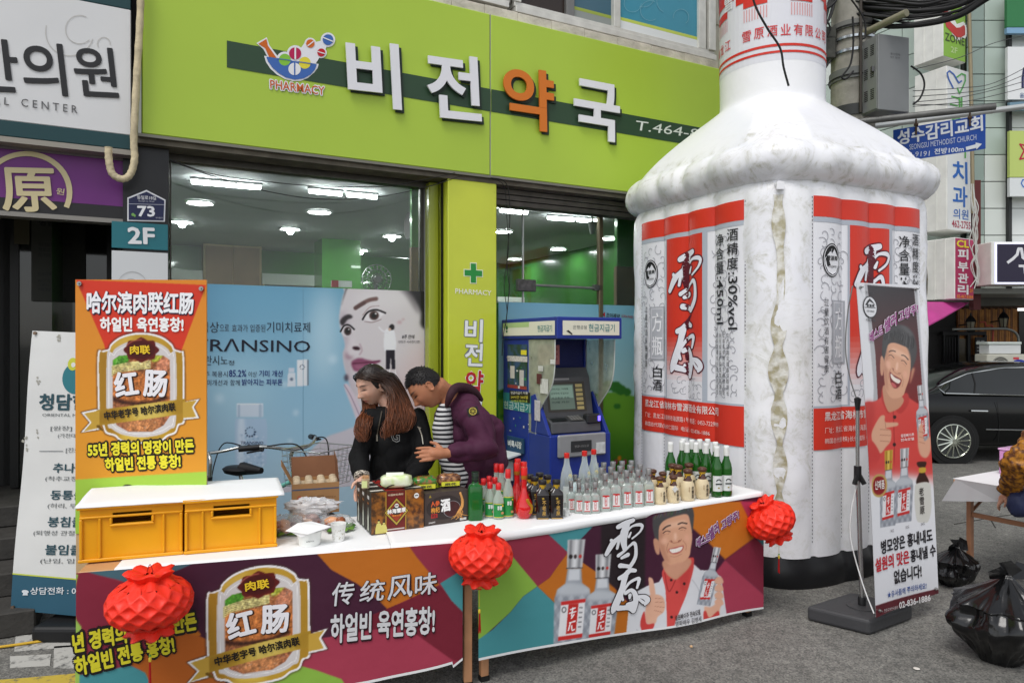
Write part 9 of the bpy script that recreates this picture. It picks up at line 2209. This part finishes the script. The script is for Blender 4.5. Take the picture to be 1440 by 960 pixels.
def facecol(c,s,f,u,k,base,lip,male):
 c=Vector(c)
 def fn(p):
  d=(p-c)/k;x,y,z=d.dot(s),d.dot(f),d.dot(u);col=Vector(base)
  if y>.03 and abs(z)<.12:
   ax=abs(x);g=lambda x0,z0,sx,sz,xx=x:math.exp(-((xx-x0)/sx)**2-((z-z0)/sz)**2)
   t=min(1,1.5*g(0,-.060,.019,.0075));col=col.lerp(Vector(lip),t*.85);t=min(1,1.8*g(0,-.0605,.018,.0016));col=col.lerp(Vector((110,50,46)),t*.8)
   t=min(1,2.2*g(.030,.040-.1*abs(ax-.03),.016,.0036,ax));col=col.lerp(Vector((58,44,40)),t*.85)
   t=min(1,2.4*g(.030,.012-(ax-.03)**2*6,.0125,.0026,ax));col=col.lerp(Vector((30,22,22)),t*.95)
   t=min(1,g(.042,-.02,.018,.02,ax));col=col.lerp(Vector((214,140,118)),t*.25);t=min(1,2*g(.0075,-.034,.0035,.0028,ax));col=col.lerp(Vector((100,54,44)),t*.8)
  return col
 return fn
def shoe(m,p,f):f=Vector(f);limb(m,[p+Vector((0,0,.045))-f*.06,p+Vector((0,0,.04))+f*.08,p+Vector((0,0,.03))+f*.17],[.045,.045,.035],10)
# woman in the black jacket
wc=at(524,541,3.97);WR=root('person','woman with long brown hair in a black bomber jacket looking down behind the gift boxes','person',Vector((-.66,4.03,0)))
wf,wu=(-.62,-.62,-.42),(-.22,-.30,.93)
ZS=1.272;shR,shL=at(519,588,3.94),at(585,589,4.02);nb_=(shR+shL)/2+Vector((0,.02,.045))
hip=Vector((-.66,4.07,.86));el1,wr1=at(506,640,3.88),at(509,672,3.70);el2,wr2=at(598,640,3.98),at(572,690,3.76)
B_=MB();hs_,hf_,hu_=head(B_,wc,wf,wu,.98)
limb(B_,[wc-hu_*.06-hf_*.03,nb_+Vector((0,-.005,.01))],[.048,.055],14);limb(B_,[nb_-Z*.03,nb_-Z*.2,hip],[.09,.115,.13],16);limb(B_,[shR,shR.lerp(shL,.5),shL],[.05,.07,.05])
for a_,b_,c_ in((shR,el1,wr1),(shL,el2,wr2)):limb(B_,[a_,b_,c_],[.042,.034,.024])
hand(B_,wr1,(-.1,-.3,-.95),(.6,-.7,.2),.9,.5,.1,1);hand(B_,wr2,(-.35,-.5,-.6),(.3,.2,-.8),.9,.5,.1,-1)
for s_ in(-.085,.085):k_=hip+Vector((s_,-.01,-.42));a_=hip+Vector((s_*1.1,.03,-.78));limb(B_,[hip+Vector((s_,0,0)),k_,a_],[.085,.055,.038]);limb(B_,[a_,a_+Vector((0,-.12,-.03))],[.036,.03])
solid('body',B_,SK,WR,.0048,3,colf=facecol(wc,hs_,hf_,hu_,.98,(212,168,146),(188,96,92),False))
J=MB();limb(J,[nb_+Vector((0,.0,-.045)),nb_-Z*.16,nb_-Z*.34+Vector((0,.01,0)),hip+Z*.02],[.09,.128,.140,.135],20);limb(J,[shR+Vector((.035,0,-.01)),shR.lerp(shL,.5)+Z*.012,shL+Vector((-.02,0,-.01))],[.060,.074,.062],18)
limb(J,[shR,el1,wr1+(el1-wr1).normalized()*.03],[.060,.058,.044],16);limb(J,[shL,el2,wr2+(el2-wr2).normalized()*.02],[.064,.064,.044],16);limb(J,[shL.lerp(nb_,.5)-Z*.04,shL-Z*.08],[.09,.07]);limb(J,[shR.lerp(nb_,.5)-Z*.04,shR-Z*.08],[.09,.065])
jo,jb=solid('bomber_jacket',J,M((15,15,16),.8,0,.1,8,.15,90,sp=.2),WR,.0085,3,.020,ff=10,seed=3)
m=MB();
for s_ in(-.085,.085):k_=hip+Vector((s_,-.01,-.42));a_=hip+Vector((s_*1.1,.03,-.80));limb(m,[hip+Vector((s_,0,-.02)),k_,a_+Z*.03],[.105,.075,.055])
limb(m,[hip+Vector((-.05,0,0)),hip+Vector((.05,0,0))],[.12,.12]);solid('trousers',m,M((34,36,44),.7,0,.1,20),WR,.012,3,.01)
for s_ in(-.085,.085):m=MB();shoe(m,Vector((hip.x+s_*1.1,hip.y+.02,0)),(0,-1,0));solid('shoe',m,M((30,30,32),.5),WR,.009,2)
m=MB();c_=wr1+(el1-wr1).normalized()*.02;d_=(wr1-el1).normalized();m.tube([c_-d_*.018,c_+d_*.03],.042,18);mk('leopard_cuff',m,M((206,196,180),.7,0,0,90,c2=(36,32,30),key='leop'),WR,smooth=60)
zipm=M((196,190,176),.3,.8)
o=decal('front_zip',jb,[(537,578),(535,588),(533,598),(531,608),(530,616)],M((120,112,100),.35,.6),WR,.004,.0035);decal('zip_pull',jb,[(530,611),(530,620)],zipm,WR,.008,.005)
for pts in([(589,601),(591,606),(593,611)],[(593,611),(594,616),(595,624)],[(587,600),(592,602)]):decal('sleeve_zip',jb,pts,zipm,WR,.004,.0035)
def jtext(ch,x0,y0,w,h,bo,mat,off):
 vs,fs=glyphs(ch,bo,1,False,2,0);b=glyphs(ch,0,1,False,2,0)[0];X0=min(v[0]for v in b);X1=max(v[0]for v in b);Y0=min(v[1]for v in b);Y1=max(v[1]for v in b);q=[hit(jb,x0+(v[0]-X0)/(X1-X0)*w,y0-(v[1]-Y0)/(Y1-Y0)*h,off)for v in vs]
 if all(q):m=MB();m.add(q,fs);mk('letter_patch',m,mat,WR)
for ch,x0,y0,w,h in(('F',549,604,9,12),('G',550.5,620.5,11,17)):jtext(ch,x0,y0,w,h,.035,M((206,206,202),.6),.006);jtext(ch,x0,y0,w,h,.004,M((20,20,21),.6),.008)
# hair: strands between guide curves, dark at the crown and auburn below
def hairmesh(name,guides,par,n,col,r=.0032,seed=1,jit=.006):
 rn=random.Random(seed);m=MB();L=[sm3(g,5)for g in guides];K=min(len(l)for l in L)
 for k in range(n):
  t=rn.random()*(len(L)-1);i=int(t);f_=t-i;a,b=L[i],L[min(i+1,len(L)-1)];ph=rn.uniform(0,6.28);am=rn.uniform(.002,.007);o_=Vector((rn.gauss(0,jit),rn.gauss(0,jit),rn.gauss(0,jit*.4)));pts=[]
  e=1-.34*rn.random()**2;
  for j in range(K):
   if j/(K-1)>e:break
   p=a[j].lerp(b[j],f_)+o_*min(1,j/4);w=j/(K-1);p=p+Vector((cos(ph+j*.55),sin(ph+j*.55),0))*am*w*2.2;pts.append(p)
  if len(pts)>3:m.tube(pts,[r*(1.15-.85*(j/(len(pts)-1))**2)for j in range(len(pts))],5)
 o=mk(name,m,MP(.38,'hairmat',.15),par,smooth=80);me=o.data;n_=len(me.vertices);og=wrl(par)
 cs=np.array([col((v.co+og),v.index)for v in me.vertices])/255.;l=np.where(cs<.04045,cs/12.92,((cs+.055)/1.055)**2.4)/KC;l=np.concatenate([l,np.ones((n_,1))],1);a_=me.attributes.new('Col','FLOAT_COLOR','POINT');a_.data.foreach_set('color',l.astype(np.float32).ravel())
 return o
def wh(x,y,dd):return at(x,y,3.97+dd)
def wcol(p,i):
 y=to_px(p)[1];t=max(0,min(1,(y-520)/55.));h=((i//5)*7919%100)/100.;c=Vector((34,27,25)).lerp(Vector((108,62,38)),t);return c*(.7+.55*h)
sc_=lambda a,b,c_:wc+(hs_*a+hf_*b+hu_*c_)*.98
gR=[]
part=[sc_(.012*0,.075,.095),sc_(0,.04,.118),sc_(0,0,.126),sc_(0,-.05,.112)]
for i,st_ in enumerate(((.012,.082,.088),(.012,.060,.106),(.01,.035,.120),(.0,.0,.126),(0,-.04,.118),(0,-.075,.09))):
 side=1 if hs_.x>0 else-1
 f0=i/5.;p0=sc_(*st_);p1=sc_(side*(.062),.050-.12*f0,.072-.02*f0);p2=sc_(side*.086,-.012-.085*f0,.016)
 gR.append([p0,p1,p2,wh(548+24*f0,556+4*f0,-.09+.12*f0),wh(547+34*f0,585,-.14+.13*f0),wh(541+34*f0,602,-.17+.13*f0),wh(540+22*f0,618-12*f0,-.18+.12*f0)])
hairmesh('hair',gR,WR,640,wcol,.0029,2,.008)
gL=[]
for i,st_ in enumerate(((-.012,.082,.086),(-.012,.055,.108),(-.01,.02,.122),(0,-.04,.118),(0,-.08,.085))):
 f0=i/4.;side=-1 if hs_.x>0 else 1
 gL.append([sc_(*st_),sc_(side*.060,.062-.13*f0,.075),sc_(side*.086,.035-.1*f0,.01),wh(512+15*f0,574,-.04+.04*f0),wh(503+18*f0,590,-.13+.05*f0),wh(500+16*f0,606,-.17+.04*f0),wh(507+8*f0,622,-.18+.03*f0)])
hairmesh('hair',gL,WR,360,wcol,.0027,3,.007)
m=MB();ellip(m,wc+(hf_*-.014+hu_*.012)*1,hs_*.080,hf_*.093,hu_*.108,40);
keep=[]
for f_ in m.f:
 c_=sum((m.v[i]for i in f_),Vector())/4-wc;y_,z_=c_.dot(hf_),c_.dot(hu_)
 if not(y_>.035 and z_<.078)and not(y_>-.01 and z_<.0):keep.append(f_)
m.f=keep;m.c=[None]*len(keep);mk('hair_cap',m,M((34,27,25),.4,0,.2,60,.3,120),WR,smooth=80,weld=True)
# man in the purple hoodie
mc=at(599,545,3.98);MR=root('person','man in a purple hooded top and striped shirt bending towards the woman','person',Vector((-.22,4.12,0)))
mf,mu=(-.60,-.30,-.74),(-.72,-.10,.62)
Bm=MB();ms,mf_,mu_=head(Bm,mc,mf,mu,1.0,True)
nk=at(640,560,4.05);s1=at(662,582,3.93);s2=at(632,585,4.25);mh=at(672,690,4.16);me1=at(684,630,3.86);mw=at(626,637,3.78);me2,mw2=at(636,632,4.20),at(610,628,4.12)
limb(Bm,[mc-mu_*.04-mf_*.045,mc.lerp(nk,.6)+Z*.012,nk],[.062,.058,.066],16);limb(Bm,[nk-Z*.02,nk.lerp(mh,.5),mh],[.10,.13,.13]);limb(Bm,[s1,nk,s2],[.055,.07,.055]);limb(Bm,[s1,me1,mw],[.05,.042,.028]);limb(Bm,[s2,me2,mw2],[.05,.042,.028])
hd_=(at(602,638,3.74)-mw).normalized();hand(Bm,mw,hd_,(-.05,.9,-.3),1.05,.30,.35,-1);hand(Bm,mw2,(-.9,-.1,.3),(0,-.6,-.6),1.,.4,.2,1)
for s_ in(-.10,.10):k_=mh+Vector((s_,0,-.40));a_=Vector((mh.x+s_*1.1,mh.y+.03,.08));limb(Bm,[mh+Vector((s_,0,0)),k_,a_],[.10,.062,.042]);limb(Bm,[a_,a_+Vector((0,-.12,-.03))],[.038,.032])
solid('body',Bm,SK,MR,.0048,3,colf=facecol(mc,ms,mf_,mu_,1.,(172,116,86),(140,72,60),True))
H_=MB();ax_=(mh-nk).normalized()
limb(H_,[nk+Vector((.02,.02,-.035)),nk.lerp(mh,.35)+Vector((.01,0,0)),nk.lerp(mh,.7)+Vector((.015,0,0)),mh+Z*.02],[.100,.150,.152,.150],22);limb(H_,[s1+Vector((-.01,.02,0)),nk+Vector((.02,.02,-.03)),s2],[.088,.105,.085],18);limb(H_,[s1,me1,mw+(me1-mw).normalized()*.045],[.088,.075,.047],18);limb(H_,[s2,me2,mw2+(me2-mw2).normalized()*.03],[.08,.07,.046],16);limb(H_,[at(690,600,4.12),at(694,655,4.12)],[.07,.09])
pur=M((66,24,50),.75,0,.12,12,.15,120)
ho,hb_=solid('hooded_top',H_,pur,MR,.0085,3,.026,ff=9,seed=8)
m=MB();hr=sm3([at(628,572,3.92),at(633,556,3.90),at(640,546,3.93),at(652,545,3.99),at(667,551,4.04),at(678,563,4.07)],4);m.tube(hr,[.010,.014,.018,.021,.023,.024,.025,.026,.027,.028,.029,.029,.03,.03,.03,.028,.026,.022,.018,.014,.010][:len(hr)],14);mk('hood',m,M((52,24,34),.75,0,.15,12,.3,60),MR,smooth=80)
m=MB();S1,S2=at(625,577,3.96),at(646,672,4.02);limb(m,[S1,at(623,600,3.97),at(626,630,4.0),S2],[.045,.06,.065,.07],18)
def stripes():
 mt=M((20,20,24),.7,key='stripes');n=mt.node_tree;tc=n.nodes.new('ShaderNodeTexCoord');w=n.nodes.new('ShaderNodeTexWave');w.bands_direction='Z';w.inputs['Scale'].default_value=12.;w.inputs['Distortion'].default_value=1.2;w.inputs['Detail Scale'].default_value=.6;n.links.new(tc.outputs['Object'],w.inputs['Vector']);r_=n.nodes.new('ShaderNodeValToRGB');e=r_.color_ramp.elements;e[0].position=.42;e[1].position=.5;e[0].color=(.02,.02,.025,1);e[1].color=(.62,.62,.62,1);n.links.new(w.outputs[0],r_.inputs[0]);n.links.new(r_.outputs[0],n.nodes['Principled BSDF'].inputs['Base Color']);return mt
solid('striped_shirt',m,stripes(),MR,.008,2,.006)
m=MB()
for s_ in(-.10,.10):limb(m,[mh+Vector((s_,0,-.02)),mh+Vector((s_,0,-.40)),Vector((mh.x+s_*1.1,mh.y+.03,.11))],[.12,.085,.062])
solid('trousers',m,M((36,38,46),.7,0,.1,20),MR,.012,3,.012)
for s_ in(-.10,.10):m=MB();shoe(m,Vector((mh.x+s_*1.1,mh.y+.03,0)),(0,-1,0));solid('shoe',m,M((206,206,204),.5),MR,.009,2)
decal('arm_badge',hb_,[(656,574.5),(671,570.5),(674,581),(659,586)],M((22,22,20),.6),MR,.008)
decal('badge_compass',hb_,[(665+5*cos(t),578+5*sin(t))for t in np.linspace(0,2*pi,17)],M((176,160,70),.5),MR,.010,.0028)
for a_ in(0,pi/2,pi/4,3*pi/4):decal('badge_compass',hb_,[(665-4.4*cos(a_),578-4.4*sin(a_)),(665+4.4*cos(a_),578+4.4*sin(a_))],M((176,160,70),.5),MR,.011,.0016)
# short hair
m=MB();rn=random.Random(5)
def mz(a,b,c_):return mc+ms*a+mf_*b+mu_*c_
cap=MB();ellip(cap,mc+mf_*-.010+mu_*.016,ms*.081,mf_*.096,mu_*.110,44);keep=[]
for f_ in cap.f:
 c_=sum((cap.v[i]for i in f_),Vector())/4-mc;y_,z_=c_.dot(mf_),c_.dot(mu_)
 if z_>(.070 if y_>.05 else(.070-(.05-y_)*.9 if y_>-.02 else-.030)):keep.append(f_)
for f_ in keep:
 c_=sum((cap.v[i]for i in f_),Vector())/4;nrm=(c_-mc).normalized()
 for k in range(3):
  b=c_+Vector((rn.gauss(0,.004),rn.gauss(0,.004),rn.gauss(0,.004)));t_=nrm*.006+mf_*.008-mu_*.002+Vector((rn.gauss(0,.0012),rn.gauss(0,.0012),rn.gauss(0,.0012)));m.tube([b-nrm*.004,b+t_*.5,b+t_],[.0024,.0018,.0006],3)
cap.f=keep;cap.c=[None]*len(keep);mk('hair_cap',cap,M((24,21,21),.6,0,.2,60),MR,smooth=80,weld=True);mk('hair',m,M((26,23,23),.5),MR,kind='stuff')
# person cut by the right edge of the photograph: golden sleeve and navy bag
PX=at(1500,640,4.3);PR=root('person','person at the right edge in a gold patterned blouse holding a navy bag','person',Vector((PX.x,PX.y,0)))
hc_=Vector((PX.x+.02,PX.y,1.44));Bp=MB();ps,pf_,pu=head(Bp,hc_,(-.8,.3,-.3),(-.2,0,.97),.98);base=Vector((PX.x,PX.y,0))
nk2=base+Z*1.27;hp2=base+Z*.84;a1s,a1e,a1w=base+Vector((-.06,-.17,1.22)),at(1432,650,4.2),at(1420,694,4.42)
limb(Bp,[hc_-pu*.06,nk2],[.05,.056]);limb(Bp,[nk2-Z*.04,hp2],[.11,.14]);limb(Bp,[a1s,a1e,a1w],[.05,.042,.028]);limb(Bp,[base+Vector((.03,.18,1.22)),base+Vector((-.05,.22,.98)),base+Vector((-.2,.12,.9))],[.05,.04,.026]);hand(Bp,a1w,(-.2,.5,-.5),(.3,.3,-.8),.95,.6,.1,1);hand(Bp,base+Vector((-.2,.12,.9)),(-.8,-.2,-.2),(0,0,-1),.95,.5,.1,1)
for s_ in(-.09,.09):limb(Bp,[hp2+Vector((0,s_,0)),hp2+Vector((0,s_,-.4)),Vector((base.x,base.y+s_,.08))],[.09,.06,.04]);limb(Bp,[Vector((base.x,base.y+s_,.08)),Vector((base.x-.12,base.y+s_,.04))],[.038,.032])
solid('body',Bp,SK,PR,.006,3,colf=facecol(hc_,ps,pf_,pu,.98,(196,146,120),(170,90,84),False))
m=MB();limb(m,[nk2-Z*.06,nk2-Z*.25,hp2],[.12,.15,.155],18);limb(m,[a1s,a1e,a1w+(a1e-a1w).normalized()*.05],[.08,.082,.062],16);limb(m,[base+Vector((.03,.18,1.22)),base+Vector((-.05,.22,.98)),base+Vector((-.17,.14,.92))],[.08,.07,.05],16)
solid('blouse',m,M((168,112,30),.5,0,0,42,.3,30,c2=(84,48,24),key='blouse'),PR,.009,2,.03,ff=14)
m=MB()
for s_ in(-.09,.09):limb(m,[hp2+Vector((0,s_,-.0)),hp2+Vector((0,s_,-.4)),Vector((base.x,base.y+s_,.1))],[.12,.09,.07])
solid('trousers',m,M((96,30,44),.7),PR,.012,3,.01)
for s_ in(-.09,.09):m=MB();shoe(m,Vector((base.x,base.y+s_,0)),(-1,0,0));solid('shoe',m,M((30,30,34),.5),PR,.01,2)
m=MB();ellip(m,hc_+Vector((.012,0,.02)),ps*.086,pf_*.092,pu*.108,30);keep=[f_ for f_ in m.f if(lambda c_:not(c_.dot(pf_)>.03 and c_.dot(pu)<.07))(sum((m.v[i]for i in f_),Vector())/4-hc_)];m.f=keep;m.c=[None]*len(keep);mk('hair',m,M((30,26,26),.5,0,.2,60,.4,100),PR,smooth=80,weld=True)
bgc=at(1437,705,4.35);r=root('shoulder_bag','navy soft bag held under the golden sleeve at the right edge','bag',bgc-Z*.09)
blob('bag_body',None,None,bgc-Z*.09,(.22,.12,.17),M((38,44,74),.6,0,.1,12,.2,40),5,.6,.18,5,2.6,parent=r,seg=30);m=MB();m.tube(sm3([bgc+Vector((-.06,0,.05)),bgc+Vector((.0,.0,.14)),bgc+Vector((.1,0,.2)),bgc+Vector((.18,0,.1))],5),.008,6);mk('strap',m,M((38,44,74),.6),r)
